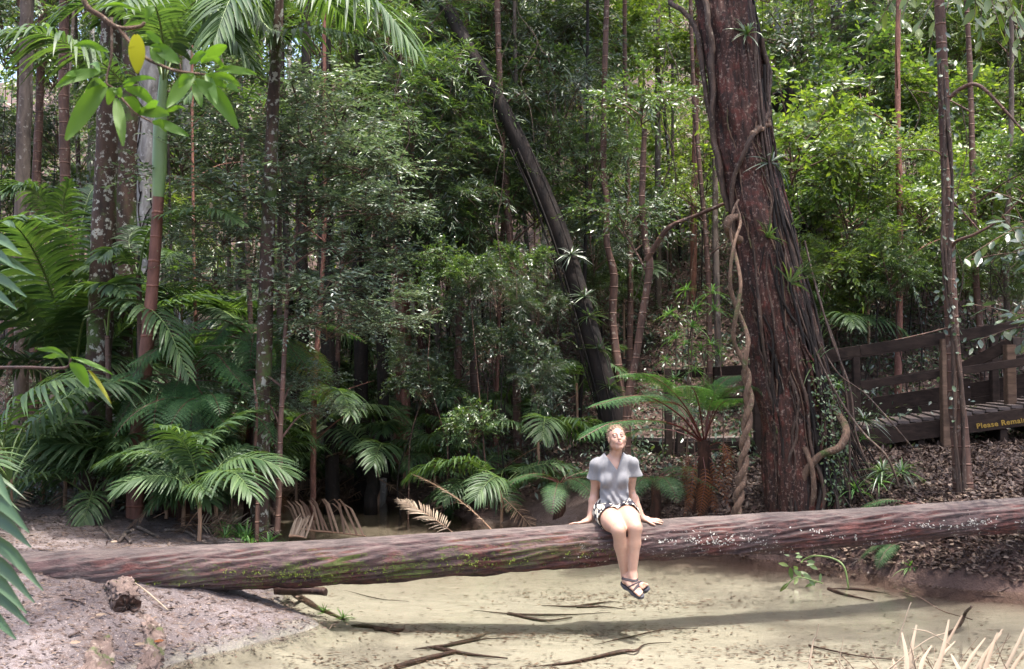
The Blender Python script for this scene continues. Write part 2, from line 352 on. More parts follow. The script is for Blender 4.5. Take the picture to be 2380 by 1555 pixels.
# ------------------------------------------------------------------ the fallen log
LOGPTS = [(-420, 1362, 8.25), (60, 1329, 8.3), (300, 1323, 8.33), (450, 1318, 8.35), (700, 1308, 8.4), (900, 1296, 8.43), (1320, 1267, 8.6), (1430, 1260, 8.65), (1700, 1241, 8.87),
          (2000, 1223, 9.15), (2380, 1193, 9.5), (2900, 1160, 9.95)]
LOGR = [.155, .155, .172, .182, .183, .182, .172, .168, .165, .163, .147, .135]
LOGP = catmull([PT(*p) for p in LOGPTS], 620)
LOGRAD = interp(LOGR, 400) if False else np.interp(LOGP[:, 0], [PT(*p).x for p in LOGPTS], LOGR)
def log_at(x):
    return np.array([x, np.interp(x, LOGP[:, 0], LOGP[:, 1]), np.interp(x, LOGP[:, 0], LOGP[:, 2])]), float(np.interp(x, LOGP[:, 0], LOGRAD))
def build_log():
    mb = MB(); tube(mb, LOGP, LOGRAD, 150, True)
    me = mb.mesh('fallen_log', None) if False else None
    V = np.concatenate(mb.V)[:620*150].reshape(620, 150, 3); C = LOGP[:, None]
    s = LOGP[:, 0][:, None]; th = np.arange(150)[None]/150*2*np.pi
    r = rs(3); f = np.zeros((620, 150))
    for j in range(40):                       # long splits and weathered grain that run along the stem
        m = r.randint(2, 22); f += np.sin(m*th+r.uniform(-.6, .6)*s*2+r.rand()*6.3+1.2*np.sin(s*r.uniform(.3, 1.6)+r.rand()*6))*.012/(1+m*.16)
    for j in range(60): f += .008*np.sin(r.randint(2, 26)*th+r.uniform(3, 26)*s+r.rand()*6.3)*np.sin(r.uniform(.5, 4)*s+r.rand()*6)
    up = (V[..., 2]-C[..., 2])/LOGRAD[:, None]
    low = np.clip(-up-.1, 0, 1)
    for j in range(30): f += low*.03*np.sin(r.randint(3, 30)*th+r.uniform(2, 14)*s+r.rand()*6.3)
    for j in range(70):                       # drying cracks and torn bark edges along the grain
        t0 = r.rand()*6.283; s0 = r.uniform(-8, 9); ln = r.uniform(.3, 1.6); wv = t0+.10*np.sin(s*r.uniform(1, 4)+r.rand()*6)+.03*np.sin(s*r.uniform(9, 18)); dth = np.angle(np.exp(1j*(th-wv)))
        win = np.exp(-((s-s0)/ln)**4); f -= r.uniform(.012, .05)*win*np.exp(-(dth/.035)**2)-.018*win*np.exp(-((dth-.10)/.07)**2)
    for s0, t0, hh in ((-1.35, 4.4, .14), (1.9, 4.9, .10), (3.6, 4.2, .12), (-.2, 5.2, .08)):   # knots
        dth = np.angle(np.exp(1j*(th-t0))); q = (((s-s0)/.07)**2+(dth/.38)**2); f += hh*np.exp(-q)-hh*1.2*np.exp(-q*5)
    f = f*np.where(up > .75, .45, 1)
    V = C+(V-C)*(1+f[..., None]*.8)
    mb.V[0] = V.reshape(-1, 3)
    m = NT('weathered log'); geo = m.n('ShaderNodeNewGeometry'); nz = m.n('ShaderNodeSeparateXYZ', {0: geo.outputs['Normal']}).outputs[2]
    ob = m.coord(); X = m.n('ShaderNodeSeparateXYZ', {0: ob}).outputs[0]; Z = m.n('ShaderNodeSeparateXYZ', {0: ob}).outputs[2]
    g = m.coord((.34, 1.2, 1.6)); gr = m.noise(g, 16, 10, .75, .35); br = m.noise(ob, 2.4, 5, .6); fi = m.noise(ob, 20, 6, .7)
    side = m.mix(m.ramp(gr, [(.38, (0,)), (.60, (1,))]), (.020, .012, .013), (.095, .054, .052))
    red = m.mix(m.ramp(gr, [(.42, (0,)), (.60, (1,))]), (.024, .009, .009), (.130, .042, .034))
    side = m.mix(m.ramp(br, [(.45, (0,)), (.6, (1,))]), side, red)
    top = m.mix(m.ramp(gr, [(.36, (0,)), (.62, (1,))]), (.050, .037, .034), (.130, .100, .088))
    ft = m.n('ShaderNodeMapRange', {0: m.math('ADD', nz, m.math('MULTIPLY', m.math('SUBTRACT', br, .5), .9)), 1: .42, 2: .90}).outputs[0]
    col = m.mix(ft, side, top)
    # moss along the lower flank on the left two thirds
    mx = m.math('MULTIPLY', m.n('ShaderNodeMapRange', {0: X, 1: .9, 2: -.4}).outputs[0], m.n('ShaderNodeMapRange', {0: X, 1: -3.2, 2: -2.6}).outputs[0])
    mz = m.math('MULTIPLY', m.n('ShaderNodeMapRange', {0: nz, 1: -.62, 2: -.35}).outputs[0], m.n('ShaderNodeMapRange', {0: nz, 1: .42, 2: .05}).outputs[0])
    mn = m.ramp(m.math('ADD', m.math('MULTIPLY', m.noise(ob, 34, 5, .75), .55), m.math('MULTIPLY', m.noise(m.coord((.6, 1, 1)), 3.1, 4, .6), .55)), [(.565, (0,)), (.60, (1,))])
    moss = m.math('MULTIPLY', m.math('MULTIPLY', mx, mz), mn)
    col = m.mix(moss, col, m.mix(m.noise(ob, 40, 3), (.035, .05, .012), (.14, .17, .035)))
    # white lichen crust: a band in the middle of the flank on the right half
    lx = m.math('MULTIPLY', m.n('ShaderNodeMapRange', {0: X, 1: .45, 2: .75}).outputs[0], 1.0)
    lz = m.math('MULTIPLY', m.n('ShaderNodeMapRange', {0: nz, 1: -.75, 2: -.45}).outputs[0], m.n('ShaderNodeMapRange', {0: nz, 1: .35, 2: .10}).outputs[0])
    ln = m.math('MULTIPLY', m.ramp(m.noise(m.coord((1, 1, 1.2)), 30, 7, .8), [(.575, (0,)), (.61, (1,))]), m.ramp(m.noise(ob, 1.9, 3), [(.46, (0,)), (.56, (1,))]))
    col = m.mix(m.math('MULTIPLY', m.math('MULTIPLY', lx, lz), ln), col, (.62, .60, .54))
    # sand crust where the butt lies in the bank
    sx = m.n('ShaderNodeMapRange', {0: X, 1: -1.9, 2: -2.9}).outputs[0]
    sz = m.n('ShaderNodeMapRange', {0: m.math('ADD', nz, m.math('MULTIPLY', m.math('SUBTRACT', fi, .5), .9)), 1: .15, 2: -.25}).outputs[0]
    col = m.mix(m.math('MULTIPLY', m.math('MULTIPLY', sx, sz), .75), col, (.16, .125, .115))
    h = m.math('ADD', m.math('MULTIPLY', gr, 1.2), m.math('MULTIPLY', fi, .6))
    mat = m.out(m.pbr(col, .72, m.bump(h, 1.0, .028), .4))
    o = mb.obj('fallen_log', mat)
    rr = rs(12); n = 26000; i = rr.randint(0, 620, n); j = rr.randint(0, 150, n); Pm = V[i, j]; upv = (Pm[:, 2]-LOGP[i, 2])/LOGRAD[i]; fr_ = Pm[:, 1] < LOGP[i, 1]
    px_ = Pm[:, 0]; dens = np.clip((1.0-px_)/1.2, 0, 1)*np.clip((px_+3.1)/.5, 0, 1)*np.exp(-((upv+.28)/.28)**2)*(.5+.5*np.sin(px_*7+2*np.sin(px_*3.1+upv*6)+upv*9)); k = fr_ & (rr.rand(n) < dens)
    Pm = Pm[k]; Nm = nrm(Pm-np.stack([Pm[:, 0], np.interp(Pm[:, 0], LOGP[:, 0], LOGP[:, 1]), np.interp(Pm[:, 0], LOGP[:, 0], LOGP[:, 2])], 1)); m5 = 7; Pm = np.repeat(Pm, m5, 0)+rr.randn(len(Pm)*m5, 3)*.008; Nm = np.repeat(Nm, m5, 0); lf = MB()
    leaves(lf, Pm, Nm+rr.randn(len(Pm), 3)*.7, rr.randn(len(Pm), 3), rr.uniform(.008, .018, len(Pm)), .007, .3, .1); lf.obj('moss', leaf_mat('moss tuft', (.06, .08, .015), (.11, .14, .025), (.18, .21, .04), .2, .7, .3), o)['kind'] = 'stuff'
    n = 16000; i = rr.randint(0, 620, n); j = rr.randint(0, 150, n); Pm = V[i, j]; upv = (Pm[:, 2]-LOGP[i, 2])/LOGRAD[i]; px_ = Pm[:, 0]; fr_ = Pm[:, 1] < LOGP[i, 1]
    dens = np.clip((px_-.35)/.4, 0, 1)*np.exp(-((upv+.12)/.25)**2)*(np.sin(px_*5.1+1.5*np.sin(px_*2.3)+upv*5) > .35)*np.clip(1.5-px_*.18, 0, 1); k = fr_ & (rr.rand(n) < dens); Pm = Pm[k]; c_ = np.stack([Pm[:, 0], np.interp(Pm[:, 0], LOGP[:, 0], LOGP[:, 1]), np.interp(Pm[:, 0], LOGP[:, 0], LOGP[:, 2])], 1); Nm = nrm(Pm-c_)
    m5 = 3; Nm = np.repeat(Nm, m5, 0); Pm = np.repeat(Pm, m5, 0)+rr.randn(len(Nm), 3)*.012+Nm*.003; lf = MB(); leaves(lf, Pm, np.cross(Nm, rr.randn(len(Pm), 3)), Nm, rr.uniform(.008, .024, len(Pm)), rr.uniform(.006, .014, len(Pm)), 0, -.2); lf.obj('lichen', simple('white lichen crust', (.50, .48, .43), .9, 40, .3), o)['kind'] = 'stuff'
    tag(o, 'long fallen tree trunk bridging the sandy creek, mossy and lichen-crusted', 'log')
build_log()
# ------------------------------------------------------------------ plant generators
def crown_mesh(seed, RX, RZ, nlimb, ntwig, nleaf, LL, LW, twig=.55, droop=.25, flat=.5, up=.3, hollow=.35):
    """branches and leaves of one crown; origin where the limbs leave the stem"""
    r = rs(seed); br = MB(); lf = MB(); limbs = []
    for i in range(nlimb):
        az = i*2.4+r.uniform(-.5, .5); el = r.uniform(-.25, 1.0)
        end = np.array([math.cos(az)*RX*math.cos(el), math.sin(az)*RX*math.cos(el), RZ*(math.sin(el)*1.3+up)])*r.uniform(.6, 1.05)
        st = np.array([0, 0, -RZ*.5*r.rand()+.2*RZ*(i/nlimb)])
        mid = (st+end)*.5+r.uniform(-.12, .12, 3)*RX+np.array([0, 0, .12*RZ])
        P = catmull([st, mid, end], 7); limbs.append(P)
        tube(br, P, np.linspace(.018, .005, 7)*RX/1.5, 4, False)
    Lm = np.array(limbs)
    li = r.randint(0, nlimb, ntwig); t = np.sqrt(r.uniform(hollow**2, 1, ntwig))*5.99; k = t.astype(int); f = (t-k)[:, None]
    P0 = Lm[li, k]*(1-f)+Lm[li, k+1]*f
    d = nrm(Lm[li, k+1]-Lm[li, k])
    D = nrm(d*.6+r.randn(ntwig, 3)*np.array([1, 1, flat])*.8+np.array([0, 0, .1]))
    TL = twig*r.uniform(.6, 1.3, ntwig)
    S = nrm(np.cross(D, np.array([0, 0, 1.])+r.randn(ntwig, 3)*.35)); N = np.cross(S, D)
    # twigs as thin three-sided sticks
    e = P0+D*TL[:, None]-np.array([0, 0, 1.])*(droop*TL)[:, None]; w = .0035*RX/1.5+.0015
    V = np.stack([P0+S*w, P0-S*w*.5+N*w, P0-S*w*.5-N*w, e], 1).reshape(-1, 3); b = np.arange(ntwig)[:, None]*4
    br.add(V, None, np.concatenate([b+np.array([q]) for q in ([0, 1, 3], [1, 2, 3], [2, 0, 3])]))
    u = (np.arange(nleaf)+.6)/nleaf; sgn = np.where(np.arange(nleaf) % 2 == 0, 1., -1.)
    u = u[None]+r.uniform(-.3, .3, (ntwig, nleaf))/nleaf
    P = P0[:, None]+D[:, None]*(TL[:, None]*u)[..., None]-np.array([0, 0, 1.])*(droop*TL[:, None]*u*u)[..., None]
    LD = D[:, None]*(.35+.5*u[..., None])+S[:, None]*(sgn[None, :, None]*(1.0-.5*u[..., None]))+r.randn(ntwig, nleaf, 3)*.28-np.array([0, 0, .25])
    LN = N[:, None]+r.randn(ntwig, nleaf, 3)*.35
    n = ntwig*nleaf
    sz = r.uniform(.65, 1.25, n)
    leaves(lf, P.reshape(-1, 3), LD.reshape(-1, 3), LN.reshape(-1, 3), LL*sz, LW*sz, .10, .2)
    return br, lf
def path_frame(P, m):
    P = catmull(P, m); T = nrm(np.gradient(P, axis=0)); h = P[-1]-P[0]; Y = nrm(np.cross(np.array([0, 0, 1.]), nrm(h*np.array([1, 1, 0])+T.mean(0)*.001)))
    return P, Y
def frond_mesh(seed, L=2.4, n=44, leafL=.55, leafW=.045, e0=55, e1=-35, droop=.35, vee=.35, fwd=.55, segs=5, start=.18, brk=0., path=None, roll=0.):
    """palm frond growing along +X from the origin: leaflets and stalk"""
    r = rs(seed); m = 24
    ang = np.radians(np.linspace(e0, e1, m)); ds = L/(m-1)
    P = np.zeros((m, 3)); P[1:, 0] = np.cumsum(np.cos(ang[:-1]))*ds; P[1:, 2] = np.cumsum(np.sin(ang[:-1]))*ds
    P[:, 1] += .04*L*np.sin(np.linspace(0, 3, m))*r.uniform(-1, 1); Y = np.array([0, 1., 0])
    if path is not None:
        P, Y = path_frame(path, m); L = np.linalg.norm(np.diff(P, axis=0), axis=1).sum(); Y = nrm(Y*math.cos(roll)+np.array([0, 0, 1.])*math.sin(roll))
    st = MB(); tube(st, P, np.linspace(.016, .003, m)*L/2.4, 5, False)
    lf = MB(); u = np.linspace(start, .995, n); u = np.concatenate([u, u+.3/n]); u = np.clip(u, 0, .999)
    sg = np.concatenate([np.ones(n), -np.ones(n)])
    keep = r.rand(2*n) > brk; u = u[keep]; sg = sg[keep]; k = len(u)
    t = u*(m-1); i = np.clip(t.astype(int), 0, m-2); f = (t-i)[:, None]
    B = P[i]*(1-f)+P[i+1]*f; T = nrm(P[i+1]-P[i]); Nn = nrm(np.cross(T, Y)); Nn = np.where(Nn[:, 2:3] < 0, -Nn, Nn)
    w = (u-start)/(1-start); prof = (.55+.9*np.sin(np.pi*np.clip(w*.85+.12, 0, 1)))/1.45; prof = prof*(1-.35*w**4)
    ln = leafL*prof*r.uniform(.9, 1.08, k)
    D = nrm(Y[None]*sg[:, None]*(1-.45*w[:, None])+T*(fwd*(.55+1.0*w[:, None]))+Nn*vee+r.randn(k, 3)*.05)
    uu = np.linspace(0, 1, segs+1); wd = leafW*np.interp(uu, [0, .15, .5, .8, 1], [.45, .9, 1, .62, .04])
    dr = droop*r.uniform(.7, 1.3, k)
    C = B[:, None]+D[:, None]*(ln[:, None]*uu)[..., None]-np.array([0, 0, 1.])*((dr*ln)[:, None]*uu**2.0)[..., None]
    TT = np.gradient(C, axis=1); TT = nrm(TT)
    Wv = nrm(np.cross(TT, np.repeat((Nn+.3*D)[:, None], segs+1, 1)))
    a = C+Wv*(wd/2)[None, :, None]; b = C-Wv*(wd/2)[None, :, None]; mid = C-Nn[:, None]*(wd*.16)[None, :, None]
    V = np.stack([a, mid, b], 2).reshape(-1, 3)
    base = (np.arange(k)*(segs+1)*3)[:, None, None]+(np.arange(segs)*3)[None, :, None]
    Q = np.concatenate([(base+np.array([[[0, 1, 4, 3]]])).reshape(-1, 4), (base+np.array([[[1, 2, 5, 4]]])).reshape(-1, 4)])
    lf.add(V, Q)
    return st, lf
def fern_mesh(seed, L=1.5, n=18, pinL=.36, m2=17, e0=50, e1=-25, droop=.25, start=.22, path=None, roll=0.):
    r = rs(seed); m = 20
    ang = np.radians(np.linspace(e0, e1, m)); ds = L/(m-1)
    P = np.zeros((m, 3)); P[1:, 0] = np.cumsum(np.cos(ang[:-1]))*ds; P[1:, 2] = np.cumsum(np.sin(ang[:-1]))*ds
    Y = np.array([0, 1., 0])
    if path is not None:
        P, Y = path_frame(path, m); L = np.linalg.norm(np.diff(P, axis=0), axis=1).sum(); Y = nrm(Y*math.cos(roll)+np.array([0, 0, 1.])*math.sin(roll))
    st = MB(); tube(st, P, np.linspace(.011, .002, m)*L/1.5, 5, False)
    lf = MB(); u = np.linspace(start, .99, n); u = np.concatenate([u, u]); sg = np.repeat([1., -1.], n); k = 2*n
    t = u*(m-1); i = np.clip(t.astype(int), 0, m-2); f = (t-i)[:, None]
    B = P[i]*(1-f)+P[i+1]*f; T = nrm(P[i+1]-P[i]); Nn = np.cross(T, -Y)
    Nn = np.where(Nn[:, 2:3] < 0, -Nn, Nn)
    w = (u-start)/(1-start); prof = np.interp(w, [0, .12, .35, .7, .9, 1], [.5, .8, 1, .75, .35, .08])
    ln = pinL*prof*r.uniform(.93, 1.05, k)
    D = nrm(Y[None]*sg[:, None]+T*(.35+.35*w[:, None])+Nn*.08)
    uu = (np.arange(m2)+.6)/m2
    C = B[:, None]+D[:, None]*(ln[:, None]*uu)[..., None]-np.array([0, 0, 1.])*((droop*ln)[:, None]*uu**2)[..., None]
    E = nrm(np.cross(D, Nn))                                         # in-plane, across the pinna
    pw = np.interp(uu, [0, .2, .6, 1], [.8, 1, .75, .12])
    Pl = (ln*.15)[:, None]*pw[None]; Pl = np.clip(Pl, .006, None)
    for s in (1, -1):
        pd = nrm(E[:, None]*s+D[:, None]*.45-Nn[:, None]*.15+r.randn(k, m2, 3)*.05)
        wv = (ln/m2*.80)[:, None]*np.ones(m2)[None]
        leaves(lf, C.reshape(-1, 3), pd.reshape(-1, 3), np.repeat(Nn[:, None], m2, 1).reshape(-1, 3), Pl.reshape(-1), wv.reshape(-1), .08, .05)
    # midribs
    e = B+D*ln[:, None]-np.array([0, 0, 1.])*(droop*ln)[:, None]; h = B+D*ln[:, None]*.5-np.array([0, 0, 1.])*(droop*ln*.25)[:, None]
    V = np.stack([B+E*.003, B-E*.003, h-E*.002, h+E*.002, e], 1).reshape(-1, 3)+np.repeat(Nn*.002, 5, 0); b = np.arange(k)[:, None]*5
    lf.add(V, b+np.array([[0, 1, 2, 3]]), b+np.array([[3, 2, 4]]))
    return st, lf
def strap_mesh(seed, n=26, L=.45, W=.028, el=(10, 80), segs=4, droop=.5):
    """a rosette of narrow strap leaves"""
    r = rs(seed); az = r.rand(n)*6.28; e = np.radians(r.uniform(*el, n)); ln = L*r.uniform(.6, 1.15, n)
    D = np.stack([np.cos(az)*np.cos(e), np.sin(az)*np.cos(e), np.sin(e)], 1); uu = np.linspace(0, 1, segs+1)
    C = D[:, None]*(ln[:, None]*uu)[..., None]-np.array([0, 0, 1.])*((droop*r.uniform(.5, 1.4, n)*ln)[:, None]*uu**2)[..., None]
    S = np.stack([-np.sin(az), np.cos(az), 0*az], 1); wd = W*np.interp(uu, [0, .3, .7, 1], [.6, 1, .7, .05])
    a = C+S[:, None]*(wd/2)[None, :, None]; b = C-S[:, None]*(wd/2)[None, :, None]; up = np.array([0, 0, -.25])
    V = np.stack([a, C+up*wd[None, :, None], b], 2).reshape(-1, 3)
    base = (np.arange(n)*(segs+1)*3)[:, None, None]+(np.arange(segs)*3)[None, :, None]
    return MB().add(V, np.concatenate([(base+np.array([[[0, 1, 4, 3]]])).reshape(-1, 4), (base+np.array([[[1, 2, 5, 4]]])).reshape(-1, 4)]))

# ---- shared meshes
CR = {}
def reg(kind, i, mats, *a, **k):
    br, lf = crown_mesh(*a, **k); b = br.mesh('branches', M['twig'])
    for mt in mats: CR[(kind, mt, i)] = (b, lf.mesh('leaves', M[mt]))
for i in range(4): reg('broad', i, ('leaf_blue', 'leaf_mid', 'leaf_light'), 100+i, 1.6, 1.1, 13, 210, 13, .150, .066, .70, .3, .7)
for i in range(3): reg('fine', i, ('leaf_mid', 'leaf_shrub', 'leaf_blue', 'leaf_light'), 120+i, 1.5, .8, 11, 125, 14, .125, .048, .80, .35, .7, .3, .25)
for i in range(3): reg('narrow', i, ('leaf_blue', 'leaf_mid', 'leaf_light'), 140+i, 1.5, 1.4, 12, 230, 22, .17, .024, .75, .5, .6)
for i in range(2): reg('sparse', i, ('leaf_mid',), 180+i, 3.6, 1.5, 16, 190, 9, .28, .12, 1.2, .15, .4)
for i in range(3): reg('canopy', i, ('leaf_mid', 'leaf_blue'), 160+i, 3.4, 1.5, 20, 520, 10, .26, .12, 1.1, .15, .4)
FR = {}
for i in range(4):
    st, lf = frond_mesh(200+i, 2.5, 46, .62, .050, 58-4*i, -28-8*i, .38+.1*i, .30); FR['palm', i] = (st.mesh('stalk', M['stalk']), lf.mesh('frond', M['palm']))
for i in range(4):
    st, lf = frond_mesh(220+i, 1.30, 26, .40, .032, 76-6*i, -26-12*i, .62, .30, .5, 4, .30); FR['young', i] = (st.mesh('stalk', M['stalk']), lf.mesh('frond', M['palm']))
for i in range(3):
    st, lf = frond_mesh(240+i, 1.9, 30, .50, .030, 14, -12, .30, .25, .8, 4, .15, .12); FR['dead', i] = (st.mesh('stalk', M['stalk_dry']), lf.mesh('frond', M['straw']))
for i in range(3): FR['rotten', i] = (FR['dead', i][0], FR['dead', i][1].copy()); FR['rotten', i][1].materials[0] = M['brownfrond']
for i in range(4):
    st, lf = fern_mesh(260+i, 1.5, 18, .36, 17, 52-5*i, -22-8*i); s = st.mesh('stalk', M['stalk_red'])
    FR['fern', i] = (s, lf.mesh('frond', M['fern']))
    if i == 1: FR['ferngold', 0] = (s, lf.mesh('frond', M['fern_gold']))
for i in range(2):
    st, lf = fern_mesh(280+i, 1.2, 18, .24, 12, -30, -88, .6); FR['ferndead', i] = (st.mesh('stalk', M['stalk_dry']), lf.mesh('frond', M['fern_dead']))
STRAP = {}
for i in range(3):
    STRAP['green', i] = strap_mesh(300+i).mesh('leaves', M['leaf_mid'])
    STRAP['light', i] = strap_mesh(310+i, 24, .40, .024, (0, 80)).mesh('leaves', M['grass'])
    STRAP['blue', i] = strap_mesh(320+i, 30, .5, .03, (-20, 70)).mesh('leaves', M['leaf_blue'])

# ---- thing builders
def frond(parent, kind, i, az, tilt=0., roll=0., sc=1., loc=(0, 0, 0), label=None):
    st, lf = FR[kind, i]
    o = link('frond', lf, parent, loc, (R(roll), R(-tilt), R(az)), sc); s = link('stalk', st, o)
    if label: o['label'] = label
    return o
_fs = [500]
def pfrond(parent, pts, leafL=.5, leafW=.045, n=40, droop=.5, fern=False, mat=None, roll=0., label=None, **k):
    _fs[0] += 1; o0 = np.array(parent.location); path = [np.array(PT(*p))-o0 for p in pts]
    if fern: st, lf = fern_mesh(_fs[0], 1.5, n, leafL, path=path, roll=roll, **k); sm, lm = M['stalk_red'], mat or 'fern'
    else: st, lf = frond_mesh(_fs[0], 2.4, n, leafL, leafW, droop=droop, path=path, roll=roll, **k); sm, lm = M['stalk'], mat or 'palm'
    o = lf.obj('frond', M[lm], parent); st.obj('stalk', sm, o)
    if label: o['label'] = label
    return o
def trunk_path(pts, n=None, plumb=None):
    P = [PT(a, b, d) for a, b, d, w in pts]; rad = [w/2*d/FPX for a, b, d, w in pts]
    if plumb is not None:                     # carry the stem down to the ground
        p = P[-1]; q = Vector((p.x+plumb, p.y, G(p.x+plumb, p.y)-.12))
        if p.z > q.z+.05: P.append(q); rad.append(rad[-1]*1.12)
    n = n or max(10, len(P)*7)
    C = catmull(P, n)
    L = np.linspace(0, 1, len(rad)); return C, np.interp(np.linspace(0, 1, n), L, rad)
def trunk(parent, pts, mat, k=14, rough=.05, seed=0, n=None, plumb=None, name='trunk', flute=0.):
    C, rr = trunk_path(pts, n, plumb); o0 = Vector(parent.location) if parent else Vector((0, 0, 0))
    mb = MB(); tube(mb, C-np.array(o0), rr, k, True, rough, seed, flute)
    return mb.obj(name, M[mat], parent), C, rr
def crown(parent, kind, mat, i, loc, rotz, sc, tilt=(0, 0)):
    b, l = CR[(kind, mat, i)]
    c = link('crown', l, parent, loc, (tilt[0], tilt[1], rotz), sc); link('branches', b, c)
    return c
def big_tree(name, label, cat, pts, mat, group=None, canopy=None, seed=0, k=14, rough=.06, plumb=0., flute=0., cmat='leaf_mid', csc=1.):
    _n = 170 if k > 60 else None
    C, rr = trunk_path(pts, _n, plumb)
    base = Vector(C[-1]); t = thing(name, label, cat, base, 0, group)
    o, C, rr = trunk(t, pts, mat, k, rough, seed, _n, plumb, flute=flute)
    if canopy is not None:
        top = Vector(C[0]); h = canopy-top.z; dr = Vector(C[0]-C[min(6, len(C)-1)]).normalized(); dr = (dr+Vector((0, 0, 1.2))).normalized()
        q = top+dr*max(h, .5)/max(.3, dr.z)
        mb = MB(); tube(mb, catmull([top-Vector((0, 0, .02))-base, (top+q)/2-base+Vector((.1, 0, 0)), q-base], 12), [rr[0], rr[0]*.6], k, False, rough, seed+1)
        mb.obj('upper_stem', M[mat], t)
        if csc: crown(t, 'canopy', cmat, seed % 3, q-base, seed*1.3, csc)
    return t, C, rr
# ------------------------------------------------------------------ the big leaning tree on the right with its vines
BT = [(1672, -60, 11.9, 120), (1692, 60, 11.85, 124), (1706, 160, 11.8, 124), (1722, 300, 11.75, 122), (1745, 420, 11.7, 118), (1772, 540, 11.65, 126), (1795, 660, 11.6, 136), (1818, 770, 11.6, 146),
      (1838, 880, 11.6, 152), (1852, 990, 11.6, 158), (1860, 1080, 11.6, 168), (1866, 1180, 11.6, 182)]
t, BTC, BTR = big_tree('leaning_tree', 'huge leaning red-barked tree wrapped in hanging roots and vines right of the woman', 'tree', BT, 'bark_red', None, None, 11, 110, .05, 0, .10)
BIG = t; bo = np.array(BIG.location)
_tr = [c for c in BIG.children if c.name.startswith('trunk')][0].data; _v = np.zeros(len(_tr.vertices)*3, np.float32); _tr.vertices.foreach_get('co', _v); _v = _v.reshape(-1, 3).astype(float); _h = _v[:, 2]; _cx = np.interp(_h, (BTC[::-1, 2]-bo[2]), (BTC[::-1, 0]-bo[0])); _cy = np.interp(_h, (BTC[::-1, 2]-bo[2]), (BTC[::-1, 1]-bo[1])); _a = np.arctan2(_v[:, 1]-_cy, _v[:, 0]-_cx); _q = rs(4); _f = np.zeros(len(_v))
for _j in range(46): _f += .0058*np.sin(_q.randint(4, 46)*_a+_q.uniform(-2, 2)*_h+1.5*np.sin(_h*_q.uniform(.5, 3)+_q.rand()*6)+_q.rand()*6.3)
_v[:, 0] += (_v[:, 0]-_cx)*_f; _v[:, 1] += (_v[:, 1]-_cy)*_f; _tr.vertices.foreach_set('co', _v.astype(np.float32).ravel()); _tr.update()
mb = MB(); P0 = Vector(BTC[0]); tube(mb, catmull([P0-BIG.location, P0+Vector((-.5, .1, 3))-BIG.location, P0+Vector((-.7, .3, 6.5))-BIG.location], 12), [BTR[0], .2], 30, False, .05, 3)
mb.obj('upper_stem', M['bark_red'], BIG)
crown(BIG, 'canopy', 'leaf_mid', 1, P0+Vector((-.6, 4.5, 8.0))-BIG.location, .4, .8)
def bt_surface(h, ang, off=0.):              # h 0 top .. 1 base; ang 0 = right side, 90 = facing camera
    i = h*(len(BTC)-1); c = np.array([np.interp(i, np.arange(len(BTC)), BTC[:, j]) for j in range(3)]); r = np.interp(i, np.arange(len(BTC)), BTR)+off
    return c+np.array([math.cos(R(ang))*r, -math.sin(R(ang))*r, 0])
r = rs(77)
def bt_root(name, pts, rad, mat='root', k=6, rough=.12, seed=0):
    P = catmull([bt_surface(*p)-bo for p in pts], 46); P = P+catmull(r.randn(12, 3)*.014, 46)+r.randn(46, 3)*.003
    mb = MB(); tube(mb, P, rad, k, True, rough, seed); return mb.obj(name, M[mat], BIG)
for i in range(64):                          # roots that cling to the right flank and flare out towards the ground
    a0 = r.uniform(-25, 62) if i < 44 else r.uniform(60, 150); h0 = r.uniform(-.0, .45) if i < 44 else r.uniform(.45, .75); fl = r.uniform(.05, .55)*(1-a0/90)
    hh = np.linspace(h0, 1.02, 7)
    pts = [(h, a0+r.uniform(-13, 13)+6*math.sin(h*9+i), r.uniform(.0, .05)+fl*max(0, h-.62)**1.3*1.6) for h in hh]
    bt_root('hanging_root', pts, [r.uniform(.006, .018), r.uniform(.009, .03)], ('root', 'bark_dark', 'bark_red', 'bark_dark')[i % 4], 6, .2, i)
for i in range(16):                          # thinner ones over the face
    a0 = r.uniform(50, 150); h0 = r.uniform(.2, .8); h1 = min(1.0, h0+r.uniform(.15, .5))
    pts = [(h, a0+r.uniform(-12, 12), .006) for h in np.linspace(h0, h1, 6)]
    bt_root('hanging_root', pts, [.009, .006], 'liana' if i % 2 else 'root', 5, .1, i)
# thick pale vine snaking over the upper trunk
bt_root('climbing_vine', [(.13, 35, .04), (.17, 22, .06), (.22, 18, .06), (.26, 38, .05), (.29, 75, .04), (.33, 110, .04), (.37, 140, .04), (.43, 165, .04), (.5, 185, .03)], .027, 'root', 10)
bt_root('climbing_vine', [(.25, 20, .05), (.275, 45, .05), (.285, 75, .05), (.30, 95, .04)], .024, 'liana', 8)
bt_root('climbing_vine', [(-.02, 150, .04), (.1, 140, .05), (.2, 148, .04), (.3, 165, .05), (.42, 172, .05)], .036, 'root', 8)
bt_root('climbing_vine', [(-.0, 205, .25), (.04, 195, .30), (.08, 180, .12), (.16, 172, .07), (.28, 178, .05), (.40, 182, .05)], .032, 'root', 8)
for i, (h, a) in enumerate([(.13, 70), (.34, 55), (.47, 100), (.55, 75), (.53, 30), (.45, 25), (.70, 60)]):
    o = link('epiphyte', STRAP[('green', 'blue', 'green')[i % 3], i % 3], BIG, Vector(bt_surface(h, a, .03)-bo), (R(40), 0, R(i*50)), .75)
